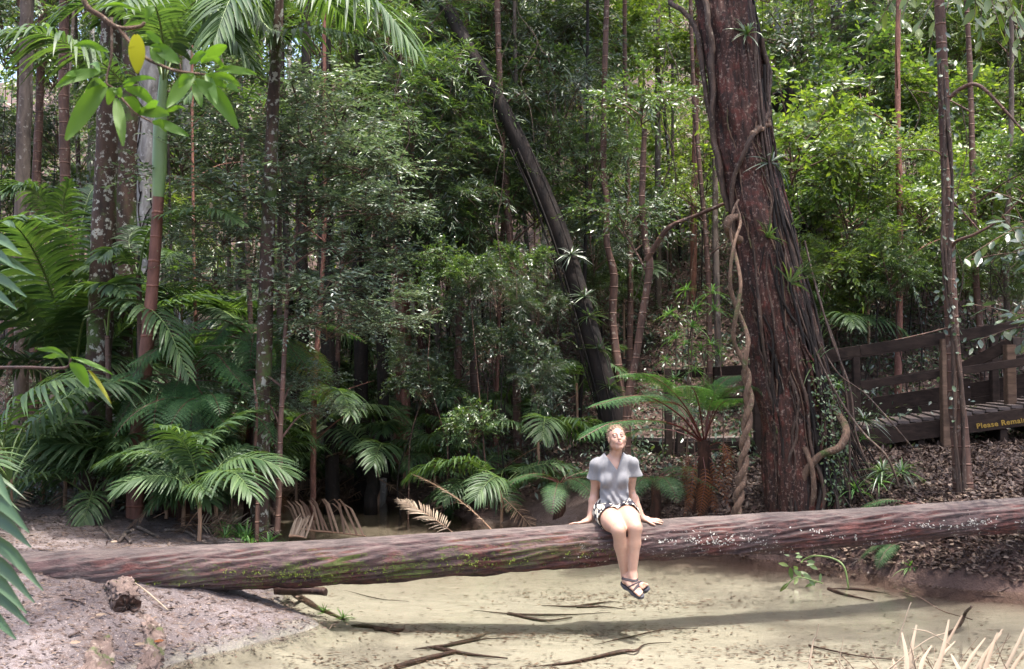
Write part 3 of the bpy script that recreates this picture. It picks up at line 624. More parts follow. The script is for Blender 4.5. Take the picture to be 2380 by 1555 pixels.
# arching root out of the left flank and stray twining stems right of the foot
for pts, w, nm in [([(1712, 505, 11.3), (1697, 508, 11.2), (1691, 525, 11.2), (1698, 545, 11.3), (1722, 558, 11.4)], .045, 'root_loop'),
               ([(1880, 780, 11.3), (1925, 880, 11.1), (1965, 950, 11.0), (2010, 1010, 10.9), (2060, 1060, 10.8), (2090, 1130, 10.8)], .012, 'stray_root'),
               ([(1905, 800, 11.3), (1950, 870, 11.2), (2010, 915, 11.2), (2070, 980, 11.0), (2120, 1040, 11.0)], .009, 'stray_root'),
               ([(1860, 1200, 11.3), (1868, 1110, 11.2), (1905, 1060, 11.1), (1950, 1040, 11.0), (1965, 1000, 11.1), (1945, 960, 11.3)], .045, 'stray_root'),
               ([(1880, 1200, 11.2), (1892, 1140, 11.1), (1885, 1080, 11.1), (1870, 1040, 11.2)], .03, 'stray_root'),
               ([(1890, 640, 11.5), (1930, 780, 11.3), (1975, 900, 11.2), (1990, 1010, 11.1), (2030, 1110, 11.0)], .011, 'stray_root'),
               ([(1870, 560, 11.6), (1905, 700, 11.4), (1950, 830, 11.3), (1972, 960, 11.2), (1975, 1160, 11.1)], .012, 'stray_root')]:
    mb = MB(); tube(mb, catmull([PT(*p)-BIG.location for p in pts], 30), w, 8, True, .12, 5); mb.obj(nm, M['root' if w < .03 else 'liana'], BIG)
for i in range(34):                          # a fan of thin roots running from the right flank out to the bank
    h = r.uniform(.30, .80); a = bt_surface(h, r.uniform(-20, 30), .01)-bo; gx = 1900+r.uniform(0, 220)*(.5+.5*h); e = onground(gx, r.uniform(10.9, 11.8))-BIG.location
    m_ = (Vector(a)*.55+e*.45)+Vector((-.06, 0, -.22-.25*r.rand())); mb = MB(); P = catmull([a, (Vector(a)+m_)/2+Vector((.02, 0, -.05)), m_, e], 26)+r.randn(26, 3)*.006; tube(mb, P, [r.uniform(.004, .010), r.uniform(.006, .014)], 5, False, .2, i); mb.obj('hanging_root', M[('root', 'bark_dark')[i % 2]], BIG)
# leafy creeper curtain at the foot
lf = MB(); n = 900; hh = r.uniform(.72, 1.0, n); aa = r.uniform(15, 80, n); P = np.array([bt_surface(a, b, .06+.1*r.rand()) for a, b in zip(hh, aa)])-bo
leaves(lf, P, r.randn(n, 3)+np.array([0, -.5, -.5]), r.randn(n, 3)*.6+np.array([0, -1, .5]), r.uniform(.03, .06, n), r.uniform(.018, .03, n)); lf.obj('creeper', M['leaf_mid'], BIG)

# twisted pair of lianas hanging in front of it
mb = MB(); C = catmull([PT(*p) for p in [(1714, 470, 11.3), (1710, 510, 11.2), (1706, 560, 11.1), (1708, 640, 11.0), (1712, 700, 11.0), (1719, 770, 11.0), (1728, 830, 11.0), (1737, 890, 11.0), (1740, 950, 11.0), (1731, 1010, 11.0), (1728, 1060, 11.0), (1724, 1110, 11.0), (1718, 1150, 11.0), (1712, 1195, 11.0)]], 160)
LB = Vector(C[-1]); T, A, B = frames(C); s = np.linspace(0, 1, 160)
for j in range(2):
    ph = s*46+j*math.pi; amp = np.interp(s, [0, .3, .42, .5, .56, 1], [.05, .06, .08, .026, .028, .028]); ph = np.where(s < .5, s*20+j*math.pi, ph)
    rad = np.interp(s, [0, .3, .5, 1], [.014, .022, .030, .034])
    P = C+A*(np.cos(ph)*amp)[:, None]+B*(np.sin(ph)*amp)[:, None]
    tube(mb, P-np.array(LB), rad, 9, True, .12, j+3)
t = mb.obj('twisted_liana', M['liana']); t.location = LB
tag(t, 'pale rope-like twisted liana hanging beside the huge red-barked tree', 'vine')

# ------------------------------------------------------------------ slim tree in front of the boardwalk
ST = [(2180, -60, 10.9, 22), (2190, 150, 10.9, 25), (2196, 300, 10.9, 25), (2202, 430, 10.85, 26), (2203, 560, 10.85, 26), (2208, 680, 10.8, 30), (2214, 790, 10.8, 31), (2222, 900, 10.8, 34), (2230, 1010, 10.8, 38), (2240, 1160, 10.8, 44)]
t, C, rr = big_tree('slim_tree', 'slim ringed brown tree standing in front of the boardwalk rails', 'tree', ST, 'bark_sapling', canopy=9.5, seed=2, k=18, rough=.07, csc=.55, cmat='leaf_mid')
for pts, w in [([(2200, 232, 10.9), (2235, 205, 10.8), (2272, 198, 10.7), (2320, 240, 10.6), (2400, 330, 10.5)], .028), ([(2204, 585, 10.8), (2225, 560, 10.6), (2265, 545, 10.4), (2330, 505, 10.2), (2400, 430, 10)], .022),
               ([(2204, 460, 10.9), (2235, 490, 10.8), (2280, 540, 10.7)], .016), ([(2200, 380, 10.8), (2170, 350, 10.6), (2080, 350, 10.5)], .010), ([(2208, 760, 10.7), (2150, 775, 10.5), (2080, 790, 10.4)], .008)]:
    mb = MB(); tube(mb, catmull([PT(*p)-t.location for p in pts], 20), [w, w*.4], 7, True, .1); mb.obj('limb', M['bark_sapling'], t)
for off, sd in ((-14, 1), (-10, 2), (12, 3)):
    mb = MB(); tube(mb, catmull([PT(a+off*(.5+.5*math.sin(b*.012+sd)), b, 10.68) for a, b, d, w in ST[1:]], 60)-np.array(t.location), .010+.004*sd, 6, True, .2, sd)
    mb.obj('climbing_root', M['root'], t)
for i, py in enumerate((100, 330, 480, 700, 820)):
    lf = MB(); n = 22; q = np.array(PT(2190+py*.03, py, 10.7)); leaves(lf, q+r.randn(n, 3)*np.array([.07, .04, .45])-np.array(t.location), r.randn(n, 3)+np.array([-.3, -.6, -.8]), r.randn(n, 3)*.5+np.array([0, -1, .5]), r.uniform(.05, .10, n), .04, detail=1)
    lf.obj('creeper', M['leaf_blue'], t)

# ------------------------------------------------------------------ palms on the left
t, C, rr = big_tree('palm', 'palm with reddish ringed trunk below a smooth green crownshaft', 'palm', [(368, 455, 11.9, 25), (362, 560, 11.9, 26), (352, 690, 11.9, 28), (340, 820, 11.9, 32), (328, 950, 12.0, 36), (316, 1080, 12.1, 38)], 'bark_redpalm', None, None, 3, 20, .015)
mb = MB(); C2 = catmull([PT(*p)-t.location for p in [(368, 458, 11.9), (371, 380, 11.9), (373, 300, 11.9), (376, 240, 11.9), (380, 175, 11.9)]], 20)
tube(mb, C2, [.066, .086, .084, .060, .045], 18, False); mb.obj('crownshaft', M['shaft'], t)
top = Vector(C2[-1])
for pts, ll, dr in [([(380, 200, 11.9), (398, 110, 11.8), (427, 30, 11.6), (484, -8, 11.4), (520, 50, 11.2), (585, 150, 11.0)], .62, .6), ([(335, 255, 11.8), (290, 195, 11.4), (230, 140, 11.0), (170, 108, 10.6), (80, 75, 10.3), (-60, 85, 10.0)], .72, .8),
               ([(378, 190, 11.9), (340, 70, 11.7), (270, 5, 11.5), (180, 15, 11.3), (100, 90, 11.1)], .65, .5), ([(385, 180, 11.9), (420, 90, 12.2), (470, 60, 12.6), (540, 90, 13.0), (590, 170, 13.4)], .6, .5),
               ([(380, 190, 11.9), (350, 60, 12.3), (300, 20, 12.8), (230, 60, 13.2)], .55, .5), ([(383, 180, 11.9), (395, 60, 11.8), (410, -60, 11.7), (440, -140, 11.6)], .6, .3), ([(380, 190, 11.9), (375, 70, 11.2), (350, -10, 10.6), (320, -20, 10.2), (280, 10, 9.8)], .6, .5)]:
    pfrond(t, pts, ll, .046, 46, dr)
LT = [  # name, label, category, points, material, canopy
 ('lichen_tree', 'thick brown lichen-spotted trunk left of the reddish ringed palm', 'tree', [(262, -60, 13.0, 44), (256, 150, 13.0, 48), (248, 350, 13.0, 50), (240, 560, 13.0, 54), (232, 760, 13.0, 56), (224, 930, 13.0, 58), (218, 1100, 13.0, 62)], 'bark_lichen', 9.),
 ('mossy_tree', 'darker mossy lichen-spotted trunk half hidden between two thicker left trunks', 'tree', [(305, -60, 15, 40), (298, 250, 15, 46), (290, 500, 15, 48), (284, 700, 15, 48), (280, 1000, 15, 50)], 'bark_lichen', 10.),
 ('pale_tree', 'pale grey trunk netted with dark clinging roots behind the palm crownshaft', 'tree', [(352, -60, 17, 46), (348, 200, 17, 50), (342, 400, 17, 52), (352, 600, 17, 60), (352, 900, 17, 62)], 'bark_pale', 10.5),
 ('pale_tree', 'slender pale grey trunk just right of the green crownshaft', 'tree', [(442, -60, 21, 24), (436, 200, 21, 26), (430, 400, 21, 26), (428, 900, 21, 28)], 'bark_pale', 12.),
 ('dim_tree', 'dark upright trunk nearest the left edge of the photo', 'tree', [(64, -60, 17, 30), (60, 200, 17, 30), (52, 450, 17, 32), (50, 900, 17, 32)], 'bark_grey', 11.),
 ('dim_tree', 'narrow dark trunk just right of the leftmost trunk', 'tree', [(100, -60, 20, 18), (92, 250, 20, 18), (84, 450, 20, 20), (80, 900, 20, 22)], 'bark_sapling', 12.),
 ('dim_tree', 'brown knobbly trunk behind the left palm fronds', 'tree', [(150, -60, 15, 22), (148, 200, 15, 22), (152, 430, 15, 24), (158, 620, 15, 26), (152, 850, 15, 28), (150, 1000, 15, 28)], 'bark_sapling', 11.),
 ('lichen_palm', 'tall palm trunk, ringed above and lichen-spotted below, behind the log left of centre', 'palm', [(652, -60, 11.7, 18), (646, 60, 11.7, 22), (636, 220, 11.7, 28), (629, 400, 11.7, 31), (622, 560, 11.7, 33), (616, 760, 11.7, 36), (610, 960, 11.7, 38), (603, 1215, 11.6, 41)], 'bark_lichen', None),
 ('pink_tree', 'pinkish flaky trunk standing behind the glinting small-leaved shrub', 'tree', [(915, 60, 18, 26), (922, 300, 18, 30), (926, 450, 18, 33), (932, 620, 18, 33), (938, 760, 18, 35), (934, 960, 18, 38)], 'bark_pink', 11.),
 ('dark_tree', 'dark straight trunk just left of the pinkish flaky trunk', 'tree', [(880, 300, 16.5, 20), (886, 560, 16.5, 24), (888, 800, 16.5, 26), (892, 1010, 16.5, 26)], 'bark_dark', 10.),
 ('dark_tree', 'dark trunk with pale flecks rising from the debris bank', 'tree', [(748, 350, 15.8, 26), (758, 650, 15.8, 30), (762, 820, 15.8, 32), (772, 1110, 15.8, 34)], 'bark_dark', 10.),
 ('dark_tree', 'black trunk behind the dry fronds heaped at the water', 'tree', [(700, 500, 17, 28), (704, 760, 17, 30), (706, 1120, 17, 32)], 'bark_dark', 10.),
 ('dark_tree', 'thick black trunk between the boardwalk posts', 'tree', [(828, 500, 17, 28), (838, 760, 17, 32), (840, 1080, 17, 34)], 'bark_dark', 9.5),
 ('dark_tree', 'crooked dark trunk leaning out of the pool edge', 'tree', [(780, 840, 16.4, 12), (785, 920, 16.4, 18), (800, 1000, 16.2, 24), (842, 1070, 16.0, 28), (868, 1120, 15.8, 30), (862, 1160, 15.6, 32)], 'bark_dark', None),
 ('red_tree', 'reddish slender trunk right of the pinkish flaky trunk', 'tree', [(958, 300, 17.5, 14), (964, 500, 17.5, 17), (972, 700, 17.5, 19), (984, 860, 17.5, 22), (1015, 1000, 17.5, 36)], 'bark_red', 10.),
 ('sapling', 'thin ringed trunk with a twining vine left of the dark leaning tree', 'tree', [(1072, 150, 17, 12), (1072, 400, 17, 14), (1068, 600, 17, 15), (1066, 800, 17, 16), (1062, 1000, 17, 18)], 'bark_sapling', 9.5),
 ('slim_palm', 'slim straight palm trunk between the vine-twined stem and the dark leaning tree', 'palm', [(1092, 372, 18, 12), (1093, 520, 18, 15), (1096, 700, 18, 18), (1102, 850, 18, 20), (1106, 1000, 18, 21)], 'bark_palm', None),
 ('dark_leaning_tree', 'black leaning tree draped in dark foliage in the middle of the forest', 'tree', [(985, -80, 16.4, 30), (1040, 20, 16.0, 32), (1100, 130, 15.6, 30), (1166, 250, 15.5, 36), (1226, 370, 15.4, 40), (1275, 480, 15.3, 41), (1320, 600, 15.2, 43), (1356, 720, 15.1, 45), (1388, 830, 15.0, 49), (1412, 920, 15, 60), (1430, 1000, 15, 66)], 'bark_dark', None),
 ('wavy_tree', 'wavy reddish stem right beside the dark leaning tree', 'tree', [(1412, -60, 15.6, 12), (1405, 200, 15.5, 14), (1403, 400, 15.5, 14), (1412, 470, 15.4, 16), (1410, 560, 15.4, 15), (1427, 640, 15.4, 18), (1424, 740, 15.4, 17), (1436, 860, 15.3, 22), (1445, 960, 15.2, 24)], 'bark_sapling', 9.),
 ('forked_tree', 'slender brown tree forking above the tree fern', 'tree', [(1498, 300, 13.6, 12), (1494, 400, 13.6, 14), (1492, 480, 13.6, 15), (1500, 560, 13.6, 16), (1510, 620, 13.5, 18), (1495, 720, 13.5, 17), (1478, 830, 13.5, 18), (1462, 920, 13.5, 20), (1455, 1010, 13.5, 22)], 'bark_sapling', None),
 ('curving_tree', 'thin pale-barked sapling trunk rising behind the log left of the glinting shrub stem', 'tree', [(590, 880, 11.5, 5), (597, 960, 11.4, 7), (592, 1060, 11.4, 8), (598, 1140, 11.3, 9), (597, 1230, 11.2, 10)], 'bark_sapling', None),
 ('broken_tree', 'dark broken stump leaning on the slope behind the huge red-barked tree', 'stump', [(1812, 215, 20, 52), (1835, 265, 20, 56), (1862, 330, 20, 64), (1885, 420, 20, 70)], 'bark_dark', None),
 ('hill_tree', 'smooth pale trunk on the hillside nearest the huge red-barked tree', 'tree', [(1802, -60, 25, 20), (1815, 90, 25, 21), (1828, 220, 25, 22), (1845, 420, 25, 24)], 'bark_pale', 14.),
 ('hill_tree', 'mottled grey trunk with a side branch on the sunlit hillside', 'tree', [(1952, -60, 23, 15), (1962, 100, 23, 17), (1968, 220, 23, 18), (1978, 330, 23, 18), (1985, 560, 23, 20)], 'bark_grey', 14.),
 ('hill_tree', 'thin knotted trunk on the hillside left of the slim ringed tree', 'tree', [(2040, -60, 22, 10), (2036, 80, 22, 12), (2046, 200, 22, 11), (2052, 350, 22, 11), (2058, 560, 22, 13)], 'bark_grey', 13.),
 ('wide_tree', 'grey trunk beyond the hanging palm fronds at the top', 'tree', [(548, -60, 22, 24), (552, 200, 22, 25), (560, 420, 22, 26), (562, 700, 22, 28)], 'bark_grey', 13.),
 ('wide_tree', 'thick shadowed trunk between the two lichen-spotted trunks and the pink one', 'tree', [(762, 60, 23, 24), (760, 300, 23, 26), (764, 700, 23, 28)], 'bark_grey', 14.),
]
TH = {}
for i, (nm, lb, ct, pts, mt, cp) in enumerate(LT):
    TH[lb], C, rr = big_tree(nm, lb, ct, pts, mt, None, cp, 20+i, 16 if pts[0][2] < 16 else 12, .05 if 'palm' not in nm else .015, csc=.35 if nm != 'dark_tree' else 0, cmat='leaf_blue' if i % 2 else 'leaf_mid')
    if nm == 'pale_tree' and pts[0][2] == 17:
        for j in range(26):                  # dark feeder roots netted over the pale bark
            a = r.uniform(-.5, 2.6); k0 = r.uniform(.15, .8); q = []
            for u in np.linspace(0, 1, 6):
                ii = min(len(C)-1, (k0+u*.2)*(len(C)-1)); c = np.array([np.interp(ii, np.arange(len(C)), C[:, m]) for m in range(3)]); a2 = a+u*r.uniform(-1, 2.4)
                q.append(c+np.array([math.cos(a2), -math.sin(a2), 0])*(np.interp(ii, np.arange(len(C)), rr)+.01)-np.array(TH[lb].location))
            mb = MB(); tube(mb, catmull(q, 18), .012, 5, True); mb.obj('clinging_root', M['bark_dark'], TH[lb])
    if nm == 'lichen_palm':
        tp = Vector(C[0])+Vector((.1, 0, 1.2)); mb = MB(); tube(mb, [Vector(C[0])-TH[lb].location, Vector(C[0])+Vector((.05, 0, .6))-TH[lb].location, tp-TH[lb].location], [rr[0], .1, .06], 14, False); mb.obj('crownshaft', M['shaft'], TH[lb])
        for q, ll, dr in [([(650, -40, 11.7), (600, 20, 11.6), (640, 76, 11.5), (740, 66, 11.3), (850, 94, 11.1), (922, 142, 11.0)], .36, .9), ([(655, -90, 11.7), (700, -40, 11.3), (780, -22, 11.0), (880, 10, 10.7), (960, 110, 10.5)], .62, .9), ([(650, -90, 11.7), (600, -60, 11.2), (540, -10, 10.8), (500, 90, 10.4)], .6, .7),
                          ([(652, -60, 11.7), (600, -20, 12.2), (560, 20, 12.6), (520, 120, 13)], .6, .6), ([(655, -90, 11.7), (680, -60, 12.4), (740, -20, 13), (820, 60, 13.6)], .6, .6)]:
            pfrond(TH[lb], q, ll, .048, 44, dr)
    if nm == 'slim_palm':
        for j in range(8): frond(TH[lb], 'palm', j % 4, j*47+10, -10-8*(j % 3), 0, .62, Vector(C[0])-TH[lb].location)
    if nm == 'dark_leaning_tree': DL, DLC = TH[lb], C
    if nm == 'forked_tree': FT = TH[lb]
    if nm == 'wide_tree' and pts[0][2] == 23:
        pass
for pts, w in [([(1502, 605, 13.5), (1530, 560, 13.4), (1560, 525, 13.3), (1620, 500, 13.2), (1690, 470, 13.0)], .04), ([(1506, 640, 13.5), (1480, 590, 13.6), (1450, 540, 13.8)], .02)]:
    mb = MB(); tube(mb, catmull([PT(*p)-FT.location for p in pts], 18), [w, w*.5], 8, True, .1); mb.obj('limb', M['bark_sapling'], FT)
for j, (px, py, d, k, s) in enumerate([(1490, 260, 13.6, 0, .6), (1450, 520, 13.8, 1, .5)]): crown(FT, 'fine', 'leaf_mid', k, PT(px, py, d)-FT.location, j, s)
# dark curtains of narrow leaves hanging round the leaning tree
for j, (px, py, d, s) in enumerate([(1000, 80, 17.6, 1.1), (1120, 90, 17.8, 1.0), (1230, 110, 17.8, .9), (930, 190, 16.0, 1.0), (1010, 250, 17.2, .8), (1200, 210, 17.8, .8), (960, 340, 15.4, .9), (1110, 400, 16.2, .8), (1300, 300, 16.4, .8), (1370, 420, 16.2, .7), (1010, 470, 15.8, .8), (900, 520, 15.9, .7), (1160, 560, 16.2, .8), (1000, 620, 16.2, .7), (1380, 600, 16.2, .5)]):
    crown(DL, 'narrow', 'leaf_blue' if j % 3 else 'leaf_mid', j % 3, PT(px, py, d)-DL.location, j*1.7, s)
for j, (h, a) in enumerate([(.55, 0), (.62, 40), (.72, 10), (.8, 60), (.66, 150)]):
    i = int(h*(len(DLC)-1)); link('epiphyte', STRAP['blue', j % 3], DL, Vector(DLC[i])-DL.location+Vector((.05, -.2, 0)), (R(30), 0, j), .7)
for j in range(4):
    a = r.uniform(0, 3.1); q = [np.array(DLC[int(h*(len(DLC)-1))])+np.array([math.cos(a+h), -math.sin(a+h), 0])*(.19+.05*r.rand())-np.array(DL.location) for h in np.linspace(.35, .98, 8)]
    mb = MB(); tube(mb, catmull(q, 40), .014, 6, True, .1, j); mb.obj('clinging_root', M['bark_dark'], DL)
# crooked liana on the vine-twined stem, small things
mb = MB(); C = np.array(catmull([PT(1070, 250, 16.9), PT(1066, 980, 16.9)], 120)); s = np.linspace(0, 60, 120)
tw = TH['thin ringed trunk with a twining vine left of the dark leaning tree']
tube(mb, C+np.stack([np.cos(s), np.sin(s), 0*s], 1)*.085-np.array(tw.location), .014, 5, True); mb.obj('twining_vine', M['root'], tw)

# ------------------------------------------------------------------ small-leaved glinting shrub tree in front, left of centre
pts = [(700, 440, 12.2, 5), (690, 520, 12.0, 6), (680, 590, 11.8, 8), (668, 680, 11.6, 9), (664, 760, 11.5, 10), (658, 880, 11.4, 11), (652, 1000, 11.3, 12), (650, 1110, 11.2, 13), (644, 1235, 11.1, 15)]
C, rr = trunk_path(pts); SH = thing('glinting_shrub', 'slender small-leaved tree with layered glinting sprays behind the left part of the log', 'tree', C[-1])
trunk(SH, pts, 'bark_sapling', 10, .05, 1)
r2 = rs(9)
SHP = [(560, 300, 12.8, .55), (650, 350, 12.6, .6), (745, 380, 12.4, .7), (840, 400, 12.2, .6), (555, 450, 12.4, .75), (720, 500, 12.2, .7), (850, 490, 11.9, .55), (910, 500, 11.8, .35),
       (520, 565, 12.4, .5), (800, 590, 12.0, .6), (740, 680, 11.8, .65), (850, 740, 11.7, .55), (910, 760, 11.6, .35), (760, 770, 11.7, .5), (500, 660, 12.4, .6),
       (690, 240, 12.7, .8), (790, 290, 12.5, .6), (540, 870, 12.4, .5), (600, 935, 12.0, .45), (740, 960, 12.2, .35), (690, 900, 12.2, .4), (455, 520, 13, .4)]
for j, (px, py, d, s) in enumerate(SHP):
    q = PT(px, py, d)-SH.location; c = crown(SH, 'fine', 'leaf_shrub', j % 3, q, r2.rand()*6, s); c.scale = (s*1.05, s*1.05, s*.62)
    k = max(0, min(len(C)-1, int(len(C)*max(.0, (py+90-440)/800)))); a = Vector(C[k])-SH.location
    mb = MB(); tube(mb, catmull([a, (a+q)/2+Vector((0, 0, .12)), q], 12), [.016, .006], 5, False, .1, j); mb.obj('limb', M['bark_sapling'], SH)

# the many slender stems standing between the named trees
SL = [('slender reddish-brown stem', 'bark_sapling'), ('slender grey-brown stem', 'bark_grey'), ('slender lichen-spotted stem', 'bark_lichen'), ('slender dark stem', 'bark_dark'), ('slender pinkish stem', 'bark_pink')]
r3 = rs(88); xs = [20, 118, 195, 405, 470, 505, 530, 585, 690, 730, 795, 815, 862, 905, 950, 1000, 1022, 1045, 1130, 1150, 1205, 1240, 1290, 1345, 1372, 1462, 1530, 1560, 1585, 1612, 1650, 1672, 1905, 2015, 2085, 2290, 2350]
NB = [(0, 200, 'among the leftmost trunks'), (200, 480, 'between the lichen-spotted trunks and the red palm'), (480, 640, 'just left of the tall lichen-spotted palm'), (640, 840, 'just right of the tall lichen-spotted palm'), (840, 1000, 'around the pinkish flaky trunk'), (1000, 1180, 'left of the dark leaning tree'), (1180, 1420, 'behind the dark leaning tree'), (1420, 1700, 'behind the forked tree'), (1700, 2150, 'on the hillside left of the slim ringed tree'), (2150, 2500, 'right of the slim ringed tree')]
for j, px in enumerate(xs):
    d = r3.uniform(15, 23); b = onground(px, d, .1); ln = r3.uniform(-.5, .5); h = r3.uniform(9, 13); lb, mt = SL[j % 5]; nb = [q for q in NB if q[0] <= px < q[1]][0][2]; rd = r3.uniform(.03, .075)
    mb = MB(); P = catmull([(0, 0, 0), (ln*.2+r3.uniform(-.08, .08), 0, h*.22), (ln*.5+r3.uniform(-.1, .1), .1, h*.5), (ln, 0, h)], 30); tube(mb, P, [rd, rd*.55], 9, False, .08, j)
    for k in range(3):
        a = P[r3.randint(6, 24)]; az = r3.rand()*6.28; e = a+np.array([math.cos(az), math.sin(az), .5])*r3.uniform(.4, 1.1); tube(mb, catmull([a, (a+e)/2+np.array([0, 0, .08]), e], 8), [rd*.3, .004], 5, False)
    o = mb.obj('slender_tree', M[mt]); o.location = b; tag(o, lb+' '+nb, 'tree', 'slender stems in the middle distance')
# ------------------------------------------------------------------ unseen trees added above the frame to dapple the creek and shade the boardwalk
CT = [(1.0, 3.2, 28, 'sparse', .85, -3.5, -3.5, 'tall tree behind the viewer whose thin crown dapples the creek'), (9.4, 3.8, 28, 'sparse', .85, 11.5, 1.5, 'tall tree beyond the right edge whose thin crown dapples the creek'),
      (5.0, -.6, 28, 'sparse', .8, 3, -7, 'tall tree straight behind the viewer whose thin crown dapples the near water'), (-3.6, 3.4, 27, 'sparse', .8, -8, 1, 'tall tree left of the viewer whose thin crown dapples the sand bank'), (8.6, 10.6, 15.5, 'canopy', .85, 12.5, 12, 'tall tree beyond the right edge whose crown shades the boardwalk')]
for j, (x, y, z, kd, s, bx, by, lb) in enumerate(CT):
    if not lb: crown(BIG, kd, 'leaf_mid', j % 2, Vector((x, y, z))-BIG.location, j, s); continue
    b = Vector((bx, by, G(bx, by)-.1)); t = thing('added_shade_tree', lb, 'tree', b); q = Vector((x, y, z))-b
    mb = MB(); tube(mb, catmull([(0, 0, 0), Vector((q.x*.15, q.y*.15, q.z*.5)), q], 14), [.22, .12], 14, False, .06); mb.obj('trunk', M['bark_grey'], t)
    crown(t, kd, 'leaf_mid', j % 2, q, j, s)
# ------------------------------------------------------------------ tree ferns
def tree_fern(label, base, top, rad, fr, loc_sc=1.0, dead=0, group=None, skirt=True):
    base = Vector(base); top = Vector(top); t = thing('tree_fern', label, 'tree fern', base, 0, group)
    if (top-base).length > .15:
        mb = MB(); tube(mb, catmull([Vector((0, 0, -.05)), (top-base)*.5+Vector((.02, 0, 0)), top-base], 16), [rad*1.15, rad, rad*.85], 16, True, .16, 3); mb.obj('trunk', M['fernroot'], t)
    for j, (az, tl, sc, kd) in enumerate(fr): frond(t, kd, 0 if kd == 'ferngold' else j % 4, az, tl, 6*math.sin(j*3), sc*loc_sc, top-base)
    for j in range(dead): frond(t, 'ferndead', j % 2, j*360/max(1, dead)+20, 10*math.sin(j), 0, .62*loc_sc, (top-base)*(.55+.4*((j*.37) % 1)))
    return t
F = 'fern'
p = onground(1630, 12.1)
TF = tree_fern('tree fern with wide sunlit fronds and a skirt of rusty dead ones behind the woman', p, PT(1636, 1024, 12.1), .085, [], 1, 0)
for pts, ll, mt in [([(1634, 1028, 12.1), (1600, 955, 11.9), (1545, 893, 11.7), (1485, 868, 11.6), (1425, 876, 11.5)], .40, F), ([(1632, 1028, 12.1), (1580, 965, 11.7), (1505, 922, 11.4), (1440, 926, 11.2), (1375, 946, 11.0)], .40, F), ([(1630, 1026, 12.1), (1575, 990, 11.6), (1500, 976, 11.2), (1420, 984, 10.9), (1345, 1022, 10.7)], .36, F),
                    ([(1638, 1025, 12.1), (1660, 950, 12.0), (1700, 905, 11.8), (1760, 898, 11.7), (1800, 925, 11.6)], .38, F), ([(1638, 1025, 12.1), (1655, 930, 12.2), (1690, 880, 12.3), (1750, 872, 12.4)], .34, F), ([(1636, 1025, 12.1), (1626, 950, 11.7), (1612, 905, 11.2), (1590, 895, 10.8)], .30, F),
                    ([(1634, 1025, 12.1), (1600, 975, 12.4), (1560, 930, 12.8), (1500, 905, 13.2)], .34, F), ([(1634, 1028, 12.1), (1590, 950, 11.9), (1530, 932, 11.8), (1440, 945, 11.6)], .18, 'fern_dead'), ([(1638, 1024, 12.1), (1662, 960, 11.7), (1690, 930, 11.3), (1740, 925, 11.0)], .28, F), ([(1632, 1028, 12.1), (1560, 1000, 12.3), (1480, 1000, 12.5), (1410, 1040, 12.7)], .3, F), ([(1638, 1026, 12.1), (1645, 960, 12.1), (1660, 915, 11.8), (1650, 880, 11.3)], .26, F)]:
    pfrond(TF, pts, ll, n=21, fern=True, mat=mt, droop=.75, start=.38)
for pts in [[(1640, 1040, 12.1), (1680, 1030, 11.8), (1694, 1080, 11.7), (1690, 1160, 11.7)], [(1640, 1045, 12.1), (1690, 1050, 11.9), (1672, 1110, 11.8), (1700, 1190, 11.7)], [(1630, 1050, 12.1), (1612, 1090, 11.9), (1606, 1150, 11.8), (1590, 1200, 11.8)], [(1632, 1050, 12.1), (1640, 1110, 11.8), (1632, 1160, 11.8), (1625, 1205, 11.8)], [(1640, 1050, 12.1), (1662, 1090, 11.9), (1655, 1150, 11.9), (1668, 1200, 11.8)], [(1630, 1045, 12.1), (1598, 1070, 12), (1592, 1120, 12), (1610, 1190, 12)]]:
    pfrond(TF, pts, .10, n=18, fern=True, mat='fern_dead', label='rusty dead frond', droop=.9)
p = onground(585, 13.2); tree_fern('large tree fern spreading over dark ground between the left palms and the lichen-spotted palm', p, PT(590, 800, 13.2), .09,
          [(k*360/13+5, -16+9*math.sin(k*2.2), 1.05+.12*math.sin(k), F) for k in range(13)]+[(-28, -30, 1.0, 'ferngold')], 1, 6)
p = onground(400, 12.6); tree_fern('low dark tree fern spreading behind the reddish ringed palm foot', p, PT(400, 905, 12.6), .08, [(k*360/12+12, -20+8*math.sin(k*1.9), .95+.1*math.sin(k*3), F) for k in range(12)], 1, 4)
for q, c, fl in (('low', (430, 885, 12.2), [((340, 850), (262, 935)), ((330, 900), (262, 1005)), ((500, 835), (575, 905)), ((520, 860), (655, 965)), ((470, 930), (545, 1010)), ((400, 930), (350, 1010)), ((480, 820), (560, 800)), ((380, 820), (300, 850)), ((450, 940), (440, 1020))]), ('up', (592, 800, 12.9), [((650, 790), (720, 860)), ((680, 840), (785, 948)), ((530, 770), (470, 820)), ((520, 790), (440, 880)), ((640, 760), (690, 770)), ((590, 850), (610, 930))])):
    b = onground(c[0], c[2]+.05); t = thing('tree_fern', 'tree fern with broad fan fronds just right of the reddish ringed palm trunk' if q == 'low' else 'tree fern leaning pale drooping fronds past the lichen-spotted palm', 'tree fern', b)
    mb = MB(); tube(mb, catmull([Vector((0, 0, -.05)), (PT(*c)-b)*.5+Vector((.02, 0, 0)), PT(*c)-b], 14), [.08, .07], 14, True, .16, 3); mb.obj('trunk', M['fernroot'], t)
    for j, (m1, e1) in enumerate(fl): pfrond(t, [c, ((c[0]+m1[0])/2, (c[1]+m1[1])/2-22, c[2]-.15), (m1[0], m1[1]-14, c[2]-.35), ((m1[0]+e1[0])/2, (m1[1]+e1[1])/2-6, c[2]-.5), (e1[0], e1[1], c[2]-.6)], .36, n=17, fern=True, mat='fern_gold' if (q, j) == ('up', 1) else 'fern', droop=.3)
